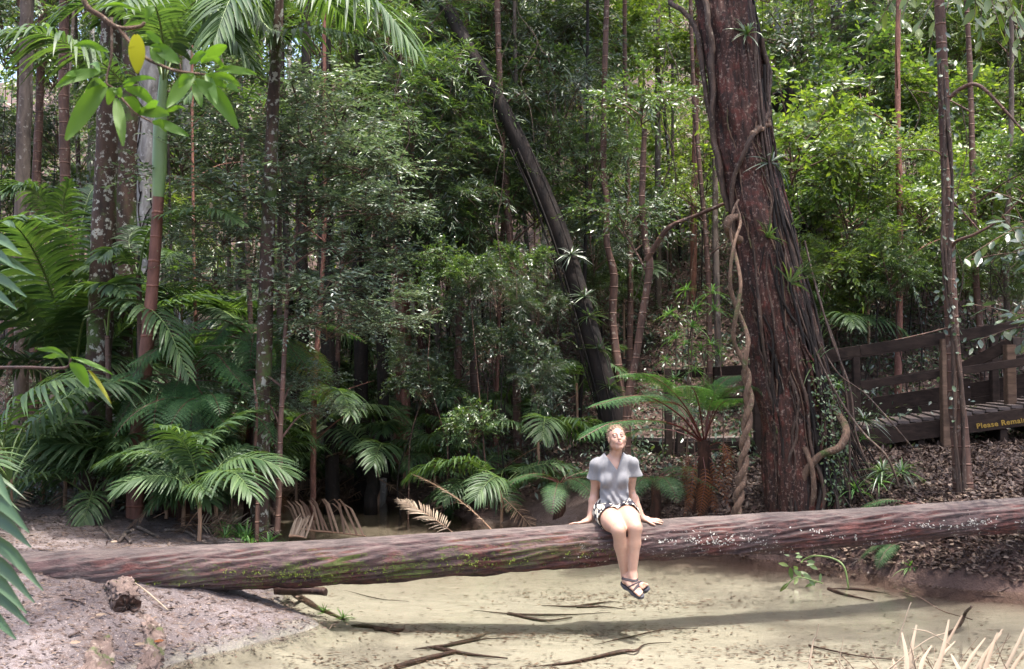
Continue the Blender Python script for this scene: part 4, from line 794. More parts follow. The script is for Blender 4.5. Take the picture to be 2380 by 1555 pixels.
p = onground(480, 12.0); tree_fern('tree fern with drooping lower fronds beside the clump of small palms', p, PT(480, 940, 12.0), .07, [(k*360/11+2, -22+8*math.sin(k*2.9), .8+.1*math.sin(k*2), F) for k in range(11)], 1, 5)
p = onground(1300, 13.4); tree_fern('shadowed fern just left of the head of the woman', p, p+Vector((0, 0, .45)), .06, [(k*360/9+20, -16+8*math.sin(k*2.9), .62, F) for k in range(9)], 1, 0)
p = onground(1520, 12.4); tree_fern('shadowed fern just right of the head of the woman', p, p+Vector((0, 0, .5)), .06, [(k*360/9, -14+8*math.sin(k*2.1), .62, F) for k in range(9)], 1, 0)
p = onground(2125, 10.75); tree_fern('green fern with flat fronds between the slim ringed tree and the log', p, PT(2122, 1172, 10.75), .05, [(k*360/9+14, -34+6*math.sin(k*2.1), .46, F) for k in range(9)], 1, 3)
p = onground(2090, 10.3); tree_fern('little fern on the bank edge under the right end of the log', p, PT(2100, 1262, 10.3), .05, [(k*360/8+170, -42+6*math.sin(k*2.1), .36, F) for k in range(8)], 1, 3)
# ------------------------------------------------------------------ small palms
def small_palm(label, base, n, sc, stem=.0, az0=0., tl=0., group=None, az=None, kind='young'):
    t = thing('small_palm', label, 'palm', base, 0, group); r = rs(int(abs(base[0]*1000)) % 9999)
    if stem > 0:
        mb = MB(); tube(mb, [(0, 0, -.05), (0.01, 0, stem*.5), (0, 0, stem)], [.026, .02, .022], 9, True, .1); mb.obj('stem', M['stalk_dry'], t)
    for j in range(n):
        a = az[j] if az else az0+j*360/n+r.uniform(-14, 14)
        if j == 3 and kind == 'young': frond(t, 'rotten', j % 3, a+20, -38, 10, sc*.5, (0, 0, stem*.8)); continue
        frond(t, kind, j % 4, a, tl+r.uniform(-12, 24), r.uniform(-25, 25), sc*r.uniform(.75, 1.15), (0, 0, stem*r.uniform(.75, 1)))
    return t
def gp(px, py): return GP(px, py)[0]
small_palm('small palm with glossy fronds growing at the left edge of the sand bank', gp(98, 1168), 8, 1.15, .28, 10)
small_palm('small palm in front of the thick lichen-spotted trunk', gp(215, 1192), 9, 1.1, .12, 0, -6)
small_palm('small palm with drooping crowded fronds beside the grass tuft and log', gp(462, 1258), 12, .95, .42, 20, 6)
small_palm('small palm sheltering between the palm foot and the drooping small palm', gp(385, 1205), 8, 1.1, .1, 40, 0)
small_palm('small palm spilling one big frond over the sand', gp(320, 1188), 7, 1.25, .2, 0, -8, az=[-38, 10, 80, 130, 170, 215, 300])
for a_, b_, sc_, st_, lb_ in [(30, 1165, 1.1, .3, 'small palm half hidden at the far left edge of the sand'), (150, 1175, .95, .35, 'small palm squeezed between the leftmost small palm and the thick lichen-spotted trunk'), (262, 1182, 1.0, .35, 'small palm just right of the thick lichen-spotted trunk'), (350, 1196, .9, .5, 'small palm growing against the red palm foot'),
                     (425, 1222, 1.0, .55, 'small palm right behind the drooping crowded small palm'), (500, 1236, .8, .35, 'little palm between the drooping small palm and the grass clump'), (535, 1215, .95, .8, 'small palm rising behind the grass clump'), (300, 1160, 1.2, .9, 'taller small palm behind the big drooping sand frond')]: small_palm(lb_, gp(a_, b_), 8, sc_, st_, a_, 2)
for px_, d_, h_, lb_ in [(690, 16.2, .5, 'dim small palm at the left end of the brown frond heap'), (940, 16.6, .9, 'dim small palm at the right end of the brown frond heap'), (1010, 15.9, .5, 'dim small palm on the far bank beside the long dry frond'), (820, 17.6, 1.1, 'dim small palm behind the brown frond heap'), (1090, 16.8, 1.0, 'dim small palm on the slope above the long dry frond'), (620, 14.4, .9, 'dim small palm just right of the tall lichen-spotted palm foot')]: small_palm(lb_, onground(px_, d_), 7, 1.0, h_, px_, -4)
small_palm('tall young palm with glossy arching fronds behind the leftmost small palm', onground(30, 11.5), 9, 1.7, .5, 12)
small_palm('tall young palm left of the thick lichen-spotted trunk', onground(178, 14.2), 9, 1.35, 1.7, 0, 10, kind='palm')
small_palm('young palm with silvery fronds high beside the leftmost trunks', onground(95, 15), 9, .95, 2.6, 30, -6, kind='palm')
small_palm('young palm arching a broad frond between the mossy trunk and the red palm', onground(300, 15.0), 8, .95, 1.9, 10, -10, kind='palm')
small_palm('young palm fanning out behind the reddish ringed palm', onground(420, 16.5), 8, .9, 3.3, 6, -14, kind='palm')
small_palm('young palm among the black trunks by the boardwalk', onground(725, 15.6), 8, .8, 1.5, 25, -10, kind='palm')
small_palm('young palm behind the glinting small-leaved tree', onground(690, 18), 8, .95, 2.9, 25, -10, kind='palm')
small_palm('small palm with two shining fronds over the far pool edge', onground(880, 15.9), 7, 1.2, .7, 160, -12)
small_palm('small palm on the bank left of the woman, fronds shining', onground(1165, 13.9), 8, 1.15, .45, 170, -16)
small_palm('small palm low on the bank halfway to the drooping dead frond', onground(1105, 14.6), 7, .95, .2, 200, -20)
small_palm('small palm in shadow left of the shoulder of the woman', onground(1250, 14.6), 7, 1.0, .6, 0, -10)
small_palm('little palm among the shadowed leaves near the dark leaning tree', onground(1340, 15.8), 7, .9, .9, 10, -10)
small_palm('lone small palm frond cluster beside the forked tree', onground(1450, 18.0), 7, 1.1, 1.2, 180, -6)
small_palm('palm seedling at the sunlit hillside below the yellow leaves', onground(2020, 16.5), 7, 1.2, 1.0, 0, -4)
small_palm('palm seedling left of the rails on the bank', onground(1905, 15.6), 7, 1.2, .9, 30, -4)
PF = [('frond-fanning palm behind the mid-left trunks with one upright ladder-like frond', (176, 15.0, 760), [([(176, 770), (166, 640), (152, 530), (148, 470), (160, 420)], .50), ([(176, 770), (120, 725), (50, 690), (-30, 705)], .42), ([(172, 700), (130, 560), (90, 450), (20, 430)], .45), ([(170, 680), (190, 520), (215, 440), (250, 440)], .4), ([(172, 690), (120, 520), (60, 430), (10, 450)], .45)]),
 ('palm tucked behind the red palm stretching a silvery frond to the right', (330, 12.6, 640), [([(322, 640), (345, 540), (410, 500), (500, 488), (562, 520)], .34), ([(322, 640), (300, 560), (330, 530), (350, 590)], .3), ([(322, 640), (270, 580), (230, 600)], .3)]),
 ('palm drooping one big ribbed frond between the mossy trunk and the tree ferns', (250, 12.7, 760), [([(250, 780), (262, 705), (325, 706), (385, 755), (436, 870)], .42), ([(250, 780), (230, 720), (170, 730), (120, 790)], .38)]),
 ('palm showing a short silver frond inside the glinting small leaves', (640, 13.2, 520), [([(650, 470), (690, 436), (760, 438), (815, 462)], .26), ([(650, 520), (700, 400), (760, 385), (800, 400)], .35)]),
 ('palm holding bright pale fronds behind the tall lichen-spotted palm', (600, 15.5, 300), [([(560, 300), (590, 200), (660, 186), (720, 228)], .32), ([(560, 300), (600, 230), (680, 250), (720, 290)], .4), ([(560, 300), (520, 200), (470, 190), (430, 230)], .4)])]
for lb, (bx, d, ty), fl in PF:
    b = onground(bx, d); t = thing('small_palm', lb, 'palm', b); c = PT(fl[0][0][0][0], fl[0][0][0][1], d)
    mb = MB(); tube(mb, catmull([Vector((0, 0, -.05)), (c-b)*.5+Vector((.03, 0, 0)), c-b], 14), [.05, .03], 10, False, .05); mb.obj('trunk', M['bark_palm'], t)
    for j, (q, ll) in enumerate(fl): pfrond(t, [(a, c2, d-.35*k*(1 if j % 2 == 0 else -1)) for k, (a, c2) in enumerate(q)], ll*1.1, .042, 34, .6)
# strappy plants around the foot of the big tree and the middle distance
GS = 'strap-leaved rosettes crowding the foot of the huge red-barked tree'
for j, (px, d, h, s) in enumerate([(1985, 11.2, .2, .75), (2030, 11.0, .45, .7), (2075, 11.2, .25, .7), (2005, 11.5, .8, .7), (1960, 11.6, 1.2, .6), (2110, 11.4, .15, .6), (2050, 11.6, .1, .7), (1560, 13.0, 1.9, .7), (1600, 13.2, 2.2, .7), (1650, 13.0, 2.4, .8), (1620, 12.8, 2.0, .7), (1680, 13.1, 2.1, .7), (1640, 13.2, 1.6, .7), (1590, 13, 2.5, .6), (1540, 13.2, 2.2, .6)]):
    b = onground(px, d); near = j < 7
    t = thing('strap_plant', 'narrow strap-leaved plant crowding the right foot of the huge red-barked tree' if near else 'narrow strap-leaved shrub stem sunlit left of the twisted liana', 'plant', b, 0, GS if near else 'strap-leaved stems left of the twisted liana')
    link('leaves', STRAP['blue' if near and j % 2 else 'light', j % 3], t, (.1*math.sin(j), 0, h), (0, 0, j), s)
    if h > .3: link('leaves', STRAP['light', (j+1) % 3], t, (.05*math.sin(j), 0, h*.72), (0, 0, j+2), s*.8)
    mb = MB(); tube(mb, catmull([(0, 0, -.05), (.08*math.cos(j), .05, h*.5), (.1*math.sin(j), 0, h+.02)], 10), .008, 5, False); mb.obj('stem', M['twig'], t)

# ------------------------------------------------------------------ understory saplings that fill the forest
r = rs(2024)
ZONES = {   # label, group
 'left': ('dark glossy sapling crowding the shade among the left palms', 'saplings among the left palms'),
 'midleft': ('leafy sapling in the dim forest behind the glinting small-leaved tree', 'saplings behind the glinting small-leaved tree'),
 'mid': ('dark blue-green sapling in the shade around the dark leaning tree', 'saplings around the dark leaning tree'),
 'midup': ('bright backlit sapling high between the dark leaning tree and the huge red-barked tree', 'backlit saplings above the tree fern'),
 'right': ('yellow-green sunlit sapling on the hillside behind the boardwalk', 'sunlit saplings on the hillside'),
 'rightlow': ('low leafy sapling on the slope just above the boardwalk rails', 'low saplings above the rails'),
}
PLACES = [(0, 230, 0, 450, 'high among the leftmost trunks'), (0, 230, 450, 1100, 'low behind the leftmost palms'), (230, 430, 0, 450, 'behind the palm crownshaft'), (230, 430, 450, 1100, 'between the lichen-spotted trunks'),
    (430, 650, -99, 450, 'above and behind the glinting shrub, left side'), (430, 650, 450, 1100, 'behind the glinting shrub stem, left side'), (650, 880, -99, 450, 'behind the top of the glinting shrub, right side'), (650, 880, 450, 1100, 'among the black trunks by the boardwalk'),
    (880, 1080, -99, 300, 'high left of the dark leaning tree'), (880, 1080, 300, 640, 'beside the pinkish flaky trunk'), (880, 1080, 640, 1100, 'low beside the pinkish flaky trunk'), (1080, 1250, -99, 300, 'around the top of the dark leaning tree'), (1080, 1250, 300, 640, 'left of the dark leaning tree'), (1080, 1250, 640, 1100, 'low left of the dark leaning tree foot'),
    (1250, 1420, -99, 300, 'high right of the dark leaning tree top'), (1250, 1420, 300, 640, 'right of the dark leaning tree'), (1250, 1420, 640, 1100, 'near the dark leaning tree foot'), (1420, 1600, -99, 300, 'high above the forked tree'), (1420, 1600, 300, 640, 'behind the forked tree'), (1420, 1600, 640, 1100, 'low behind the forked tree'),
    (1600, 1780, -99, 300, 'high left of the huge red-barked tree'), (1600, 1780, 300, 640, 'left of the huge red-barked tree'), (1600, 1780, 640, 1100, 'behind the twisted liana'), (1780, 1980, -99, 300, 'high right of the huge red-barked tree'), (1780, 1980, 300, 520, 'right of the huge red-barked tree'), (1780, 1980, 520, 1100, 'above the left end of the rails'),
    (1980, 2200, -99, 300, 'high left of the slim ringed tree'), (1980, 2200, 300, 520, 'left of the slim ringed tree'), (1980, 2200, 520, 1100, 'above the rails left of the slim ringed tree'), (2200, 2600, -99, 300, 'high right of the slim ringed tree'), (2200, 2600, 300, 520, 'right of the slim ringed tree'), (2200, 2600, 520, 1100, 'above the rails at the right edge')]
def place_label(px, py, kind, mat):
    k = {'broad': 'broad-leaved', 'narrow': 'narrow-leaved', 'fine': 'fine-leaved'}[kind]; t_ = {'leaf_blue': 'dark', 'leaf_mid': 'mid-green', 'leaf_light': 'yellow-green'}[mat]
    for x0, x1, y0, y1, s in PLACES:
        if x0 <= px < x1 and y0 <= py < y1: return '%s %s sapling %s' % (t_, k, s)
    return '%s %s sapling %s' % (t_, k, PLACES[0][4] if px < 1190 else PLACES[-3][4])
def zone(px, py):
    if px > 1760: return 'right' if py < 640 else 'rightlow'
    if px > 1380: return 'midup' if py < 520 else 'mid'
    if px > 880: return 'mid' if py > 130 else 'midup'
    if px > 430: return 'midleft'
    return 'left'
def sapling(px, py, d, sc, kind, mat, zn=None):
    gr = ZONES[zn or zone(px, py)][1]; lb = place_label(px, py, kind, mat); c = PT(px, py, d); g = G(c.x, c.y); h = c.z-g
    if h < .35: return
    b = Vector((c.x+r.uniform(-.3, .3), c.y+r.uniform(-.2, .3), g-.05)); b.z = G(b.x, b.y)-.05
    t = thing('sapling', lb, 'sapling', b, 0, gr)
    mb = MB(); q = c-b; n = 9; tube(mb, catmull([(0, 0, 0), q*.35+Vector((r.uniform(-.2, .2), 0, 0)), q*.7+Vector((r.uniform(-.15, .15), 0, 0)), q+Vector((0, 0, .25*sc))], n), [.008+.006*h/4, .005], 5, False, .1)
    mb.obj('trunk', M[('bark_sapling', 'bark_dark', 'bark_dark')[r.randint(3)]], t)
    crown(t, kind, mat, r.randint(0, 3), q, r.rand()*6.28, sc, (r.uniform(-.25, .25), r.uniform(-.25, .25)))
def fill(x0, x1, y0, y1, dx, dy, dr, scr, kinds, mats):
    for yy in np.arange(y0, y1, dy):
        for xx in np.arange(x0, x1, dx):
            px = xx+r.uniform(-.5, .5)*dx; py = yy+r.uniform(-.5, .5)*dy; d = r.uniform(*dr)
            sapling(px, py, d, r.uniform(*scr), kinds[r.randint(len(kinds))], mats[r.randint(len(mats))])
B_, N_, F_ = 'broad', 'narrow', 'fine'
fill(-40, 430, 0, 900, 140, 140, (19, 29), (.7, 1.0), [B_, N_], ['leaf_blue', 'leaf_mid'])
fill(-40, 430, -60, 160, 125, 110, (21, 30), (.8, 1.1), [B_, N_], ['leaf_mid', 'leaf_blue'])
fill(430, 880, 0, 900, 145, 140, (18, 29), (.7, 1.0), [B_, F_, N_], ['leaf_mid', 'leaf_blue', 'leaf_light'])
fill(880, 1380, 150, 560, 108, 108, (17.5, 27), (.6, .95), [B_, N_, F_], ['leaf_blue', 'leaf_mid', 'leaf_mid'])
fill(880, 1380, 560, 880, 150, 125, (18, 26), (.5, .8), [B_, N_, F_], ['leaf_blue', 'leaf_mid'])
fill(900, 1760, -40, 300, 105, 100, (18, 30), (.6, 1.0), [B_, F_], ['leaf_light', 'leaf_light', 'leaf_mid'])
fill(1380, 1760, 300, 520, 95, 95, (17, 25), (.5, .9), [B_, F_], ['leaf_light', 'leaf_mid'])
fill(1000, 1270, 640, 1000, 110, 110, (14.2, 15.4), (.25, .42), [B_, B_, N_], ['leaf_mid', 'leaf_blue'])
fill(1440, 1760, 520, 820, 115, 105, (16.5, 22), (.4, .7), [B_, N_], ['leaf_mid', 'leaf_blue'])
fill(1780, 2440, -40, 380, 108, 98, (19, 30), (.7, 1.2), [B_, F_, B_, N_], ['leaf_mid', 'leaf_light', 'leaf_light', 'leaf_mid', 'leaf_blue'])
fill(-20, 1400, 880, 1010, 150, 70, (18, 22), (.35, .55), [B_, N_], ['leaf_blue', 'leaf_mid'])
fill(1840, 2440, 380, 640, 92, 82, (14.8, 20), (.45, .85), [B_, B_, F_], ['leaf_light', 'leaf_light', 'leaf_mid'])
fill(1900, 2440, 620, 760, 105, 75, (14.8, 17), (.3, .5), [B_, F_, N_], ['leaf_mid', 'leaf_light'])
# broad-leaved sapling close to the right edge
b = onground(2440, 9.6); t = thing('broad_leaved_sapling', 'sapling with broad dark leaves reaching in at the right edge before the slim ringed tree', 'sapling', b)
lf = MB()
for j in range(16):
    q = PT(r.uniform(2240, 2420), r.uniform(430, 830), r.uniform(9.0, 9.8)); a = PT(2460, q.z and 500+20*j, 9.6)
    mb = MB(); P = catmull([a-b, (a+q)/2-b+Vector((0, 0, .06)), q-b], 14); tube(mb, P, [.010, .004], 5, False); mb.obj('limb', M['twig'], t)
    n = 11; k = np.linspace(3, 13, n).astype(int); D = nrm(np.gradient(P, axis=0)[k]); S = nrm(np.cross(D, [0, 0, 1.]))*np.where(np.arange(n) % 2, 1, -1)[:, None]
    leaves(lf, P[k], D*.5+S*.8+r.randn(n, 3)*.25-np.array([0, 0, .35]), np.array([0, -.25, 1])+r.randn(n, 3)*.3, r.uniform(.11, .19, n), r.uniform(.05, .075, n), .15, .15, 1)
lf.obj('leaves', M['leaf_blue'], t)
mb = MB(); tube(mb, catmull([(0, 0, -.1), PT(2450, 900, 9.6)-b, PT(2460, 500, 9.6)-b, PT(2440, 200, 9.6)-b], 20), [.03, .02], 8); mb.obj('trunk', M['bark_sapling'], t)
# yellow leaved branches at the top right
b = onground(2520, 12.5); t = thing('yellow_leaved_tree', 'thin tree with drooping yellow and green leaves at the top right corner', 'tree', b)
lf = MB()
for j in range(18):
    q = PT(r.uniform(2000, 2400), r.uniform(-30, 150), r.uniform(11, 13)); a = PT(2240+r.uniform(-60, 60), -120, 12.5)
    mb = MB(); P = catmull([a-b, (a+q)/2-b+Vector((0, 0, .2)), q-b], 14); tube(mb, P, [.012, .004], 5, False); mb.obj('limb', M['twig'], t)
    n = 11; k = np.linspace(3, 13, n).astype(int); D = nrm(np.gradient(P, axis=0)[k]); S = nrm(np.cross(D, [0, 0, 1.]))*np.where(np.arange(n) % 2, 1, -1)[:, None]
    leaves(lf, P[k], D*.5+S*.8+r.randn(n, 3)*.3-np.array([0, 0, .7]), np.array([0, -.6, 1])+r.randn(n, 3)*.4, r.uniform(.15, .24, n), r.uniform(.07, .10, n), .15, .15, 1)
lf.obj('leaves', M['leaf_light'], t)
mb = MB(); tube(mb, catmull([(0, 0, -.1), PT(2500, 400, 12.8)-b, PT(2400, -160, 12.5)-b], 20), [.05, .03], 8); mb.obj('trunk', M['bark_dark'], t)

# ------------------------------------------------------------------ hanging vines
VG = 'thin vines hanging through the forest'
for j in range(20):
    px = r.uniform(700, 2350) if j > 6 else r.uniform(1450, 1760); d = r.uniform(12.5, 17); y0 = r.uniform(-60, 350); y1 = y0+r.uniform(250, 650)
    P = catmull([PT(px+r.uniform(-25, 25), y0+(y1-y0)*u, d) for u in np.linspace(0, 1, 6)], 40); b = Vector(P[-1]); mb = MB()
    tube(mb, P-np.array(b), r.uniform(.004, .009), 5, True, .1, j)
    for m in range(2):
        k = r.randint(5, 35); e = P[k]-np.array(b)+np.array([r.uniform(-.5, .5), r.uniform(-.2, .2), -r.uniform(.2, .8)]); tube(mb, catmull([P[k]-np.array(b), (P[k]-np.array(b)+e)/2+r.uniform(-.1, .1, 3), e], 10), .004, 4, False)
    o = mb.obj('hanging_vine', M['root']); o.location = b; tag(o, 'thin bare vine hanging loosely among the forest leaves', 'vine', VG)
# ------------------------------------------------------------------ masses nobody could count
r = rs(31)
def scatter(n, x0, x1, y0, y1):
    x = r.uniform(x0, x1, n); y = r.uniform(y0, y1, n); return x, y
# leaf litter on the dark banks and slope
x, y = scatter(150000, -12, 14, 8.5, 27); s = shore_dist(x, y); k = (s > .05) & ((x > 1.3+.3*np.sin(y*3)) | (y > 14.2)) & (r.rand(len(x)) < np.clip(1.4-(y-9)/22, .35, 1)); x, y = x[k], y[k]
n = len(x); z = gz(x, y); lf = MB()
leaves(lf, np.stack([x, y, z+r.uniform(.0, .03, n)], 1), np.stack([r.randn(n), r.randn(n), r.randn(n)*.35], 1), np.stack([r.randn(n)*.6, r.randn(n)*.6-.3, np.ones(n)], 1), r.uniform(.04, .11, n), r.uniform(.02, .045, n), .0, -.25)
tag(lf.obj('leaf_litter', M['litter']), 'brown fallen leaves carpeting the dark banks and slope', 'leaf litter', kind='stuff')
x2, y2 = scatter(60000, 1.5, 8.5, 9.2, 14); s = shore_dist(x2, y2); k = s > .02; x2, y2 = x2[k], y2[k]; n = len(x2); z2 = gz(x2, y2); lf = MB()
leaves(lf, np.stack([x2, y2, z2+r.uniform(.0, .03, n)], 1), np.stack([r.randn(n), r.randn(n), r.randn(n)*.4], 1), np.stack([r.randn(n)*.6, r.randn(n)*.6-.3, np.ones(n)], 1), r.uniform(.03, .10, n), r.uniform(.018, .045, n), .0, -.25)
tag(lf.obj('bank_litter', M['litter']), 'thick brown leaf litter on the right bank between the boardwalk and the creek', 'leaf litter', kind='stuff')
# bits on the sand bank
x, y = scatter(42000, -7.5, -1.2, 4.6, 15); s = shore_dist(x, y); k = s > .03; x, y = x[k], y[k]; n = len(x); z = gz(x, y)
lf = MB(); leaves(lf, np.stack([x, y, z+r.uniform(.0, .012, n)], 1), np.stack([r.randn(n)*1.3, r.randn(n)*.6, r.randn(n)*.10], 1), np.stack([r.randn(n)*.25, r.randn(n)*.25, np.ones(n)], 1), r.uniform(.014, .08, n)*(r.rand(n)**1.5+.3), r.uniform(.006, .024, n), 0, -.2)
n = 900; x = r.uniform(-7, -1.3, n); y = r.uniform(5, 14, n); k = shore_dist(x, y) > .05; x, y = x[k], y[k]; n = len(x); leaves(lf, np.stack([x, y, gz(x, y)+.008], 1), np.stack([r.randn(n), r.randn(n)*.6, r.randn(n)*.08], 1), np.stack([r.randn(n)*.2, r.randn(n)*.2, np.ones(n)], 1), r.uniform(.07, .22, n), r.uniform(.004, .009, n), 0, -.5)
tag(lf.obj('sand_litter', M['litter']), 'small dead leaves and bark bits strewn over the sandy bank', 'leaf litter', kind='stuff')
x, y = scatter(60000, -4.5, 7, 5.5, 12.5); s = shore_dist(x, y)+.10*wob(x, y, 2.2)+.05*wob(x, y, 6, 8); k = np.abs(s-.02) < .13*r.rand(len(x)); x, y = x[k], y[k]; n = len(x); z = gz(x, y)
lf = MB(); leaves(lf, np.stack([x, y, np.maximum(z, -.01)+r.uniform(.0, .015, n)], 1), np.stack([r.randn(n)*1.3, r.randn(n)*.6, r.randn(n)*.15], 1), np.stack([r.randn(n)*.3, r.randn(n)*.3, np.ones(n)], 1), r.uniform(.012, .08, n)*(r.rand(n)**1.2+.3), r.uniform(.005, .02, n), 0, -.15)
tag(lf.obj('shore_litter', M['litter']), 'dark bits of bark and leaf washed up in a band along the water edge', 'leaf litter', kind='stuff')
# sunken bits in the creek
cl = np.array([(PT(a, 880, 4628/(b-880)).x, 4628/(b-880)) for a, b in [(880, 1490), (1000, 1420), (1150, 1425), (1250, 1520), (1350, 1340), (1420, 1410), (1550, 1355), (1850, 1460), (2050, 1500), (2250, 1470), (2150, 1540), (1050, 1540), (1700, 1530), (1300, 1500), (1950, 1545), (2300, 1520)]])
c = cl[r.randint(0, len(cl), 4200)]; x = np.concatenate([c[:, 0]+r.randn(4200)*.5, r.uniform(-3, 7, 3600)]); y = np.concatenate([c[:, 1]+r.randn(4200)*.14, r.uniform(6, 14, 3600)])
k = shore_dist(x, y) < -.05; x, y = x[k], y[k]; n = len(x)
lf = MB(); leaves(lf, np.stack([x, y, gz(x, y)+r.uniform(.002, .02, n)], 1), np.stack([r.randn(n)*1.6, r.randn(n)*.6, r.randn(n)*.03], 1), np.stack([r.randn(n)*.15, r.randn(n)*.15, np.ones(n)], 1), r.uniform(.02, .085, n), r.uniform(.006, .022, n), 0, -.1)
m = NT('sodden leaf'); gi = m.n('ShaderNodeNewGeometry').outputs['Random Per Island']; M['sodden'] = m.out(m.pbr(m.ramp(gi, [(0, (.035, .020, .012)), (1, (.11, .065, .04))]), .6))
tag(lf.obj('sunken_debris', M['sodden']), 'dark sodden leaves and bark lying on the pale creek bed', 'debris', kind='stuff')
# low plants on the slope
x, y = scatter(6500, -11, 14, 12.8, 27); s = shore_dist(x, y); k = (s > .6); x, y = x[k], y[k]; n = len(x); z = gz(x, y)
m_ = 14; P = np.repeat(np.stack([x, y, z], 1), m_, 0)+r.randn(n*m_, 3)*np.array([.16, .16, .02])+np.array([0, 0, 1.])*(r.rand(n*m_)*np.repeat(r.uniform(.05, .55, n), m_))[:, None]
lf = MB(); leaves(lf, P, r.randn(n*m_, 3)+np.array([0, -.3, -.1]), r.randn(n*m_, 3)*.5+np.array([0, -.3, 1]), r.uniform(.05, .12, n*m_), r.uniform(.025, .05, n*m_), .1, .2)
tag(lf.obj('undergrowth', M['leaf_blue']), 'low dark green seedlings covering the forest slope', 'undergrowth', kind='stuff')
# distant forest mass beyond the saplings
N = 1500; cx = r.uniform(-34, 40, N); cy = r.uniform(27, 52, N); g = gz(cx, cy); cz = g+r.uniform(.5, 13, N)*(.6+.4*r.rand(N)); m_ = 62
P = np.repeat(np.stack([cx, cy, cz], 1), m_, 0); P = P+nrm(r.randn(N*m_, 3))*(r.rand(N*m_)**.5*1.25)[:, None]*np.array([1.2, 1, .75])
for q, mt, nm, lb in ((0, 'leaf_light', 'distant_bright_foliage', 'sunlit distant forest leaves filling gaps between the trunks'), (1, 'leaf_mid', 'distant_foliage', 'dim distant forest leaves behind all the saplings')):
    sel = (np.repeat(np.arange(N) % 2, m_) == q); Pq = P[sel]; n = len(Pq); lf = MB()
    leaves(lf, Pq, r.randn(n, 3)+np.array([0, 0, -.2]), r.randn(n, 3)*.6+np.array([0, -.3, 1]), r.uniform(.16, .30, n), r.uniform(.08, .14, n), .1, .2)
    tag(lf.obj(nm, M[mt]), lb, 'foliage', kind='stuff')
# slender trunks far back
for j in range(46):
    px = r.uniform(-50, 2430); d = r.uniform(24, 40); b = onground(px, d); h = r.uniform(9, 15); ln = r.uniform(-.6, .6)
    mb = MB(); tube(mb, catmull([(0, 0, 0), (ln*.4+r.uniform(-.1, .1), 0, h*.4), (ln, 0, h)], 12), [r.uniform(.06, .17), .05], 8, False, .08, j)
    o = mb.obj('distant_tree', M[('bark_grey', 'bark_pale', 'bark_palm', 'bark_sapling')[j % 4]]); o.location = b
    tag(o, 'slender bare trunk far back in the forest', 'tree', 'slender trunks far back in the forest')
# ------------------------------------------------------------------ boardwalk
def wood(name, a, b, rough=.75):
    m = NT(name); v = m.coord((1, 1, 1)); g = m.noise(m.coord((.5, 3, 3)), 6, 7, .65, .5)
    c = m.mix(m.ramp(g, [(.35, (0,)), (.65, (1,))]), a, b); c = m.mix(m.ramp(m.noise(v, 3, 4), [(.55, (0,)), (.7, (1,))]), c, tuple(x*.6 for x in a))
    return m.out(m.pbr(c, rough, m.bump(g, .6, .01), .2))
M['wood_dark'] = wood('dark stained timber', (.014, .009, .007), (.034, .022, .017), .9)
M['wood_post'] = wood('weathered timber post', (.065, .040, .027), (.135, .086, .058))
M['deck'] = wood('grey deck boards', (.065, .050, .045), (.12, .096, .086))
M['steel'] = simple('galvanised bolt', (.45, .43, .42), .4, 10, .1)
M['paint'] = simple('yellow routed lettering', (.24, .145, .012), .6, 20, .15)
def pz(px, d, z): p = PT(px, 880, d); return Vector((p.x, p.y, z))
NE = [pz(2760, 12.0, 2.02), pz(2380, 12.4, 1.66), pz(2000, 12.9, 1.36), pz(1790, 13.3, 1.20), pz(1560, 14.0, 1.14), pz(1200, 18.2, .98), pz(960, 20.5, .92), pz(640, 22.5, .90), pz(300, 26, .9)]
BW = thing('boardwalk', 'dark timber boardwalk with post and rail sides crossing behind the creek', 'boardwalk', (NE[1].x, NE[1].y, G(NE[1].x, NE[1].y)))
BO = Vector(BW.location)
def side(i):                                 # unit vector across the deck at each node, away from the camera
    a = NE[max(0, i-1)]; b = NE[min(len(NE)-1, i+1)]; t = (b-a); t.z = 0; t.normalize(); return Vector((t.y, -t.x, 0)) if t.y*0+(-t.x) > 0 else Vector((-t.y, t.x, 0))
WD = 1.55
FE = [NE[i]+side(i)*WD for i in range(len(NE))]
mb = MB()
for i in range(len(NE)-1):                   # planks laid across
    n = int((NE[i+1]-NE[i]).length/.145)
    for k in range(n):
        u = (k+.5)/n; a = NE[i].lerp(NE[i+1], u); b = FE[i].lerp(FE[i+1], u); e = (a-b).normalized()*-.035
        beam(mb, a+e-BO, b-e-BO, .136, .04)
mb.obj('deck', M['deck'], BW, False)
mb = MB()
for i in range(len(NE)-1):
    t = (NE[i+1]-NE[i]).normalized()
    beam(mb, NE[i]-Vector((0, 0, .135))-BO, NE[i+1]-Vector((0, 0, .135))-BO, .06, .22)
    beam(mb, FE[i]-Vector((0, 0, .13))-BO, FE[i+1]-Vector((0, 0, .13))-BO, .06, .2)
    for k in range(4):
        a = NE[i].lerp(NE[i+1], (k+.5)/4); b = FE[i].lerp(FE[i+1], (k+.5)/4); beam(mb, a-Vector((0, 0, .33))-BO, b-Vector((0, 0, .33))-BO, .08, .16)
mb.obj('bearer', M['wood_dark'], BW, False)
def post(p, z0, z1, w, mat='wood_dark'):
    mb = MB(); beam(mb, Vector((p.x, p.y, z0))-BO, Vector((p.x, p.y, z1))-BO, w, w, (0, 1, 0)); return mb.obj('post', M[mat], BW, False)
def rail(a, b, h=.13, w=.05):
    mb = MB(); beam(mb, a-BO, b-BO, w, h); return mb.obj('rail', M['wood_dark'], BW, False)
Y = Vector((0, 1, 0)); Z3 = Vector((0, 0, 1))
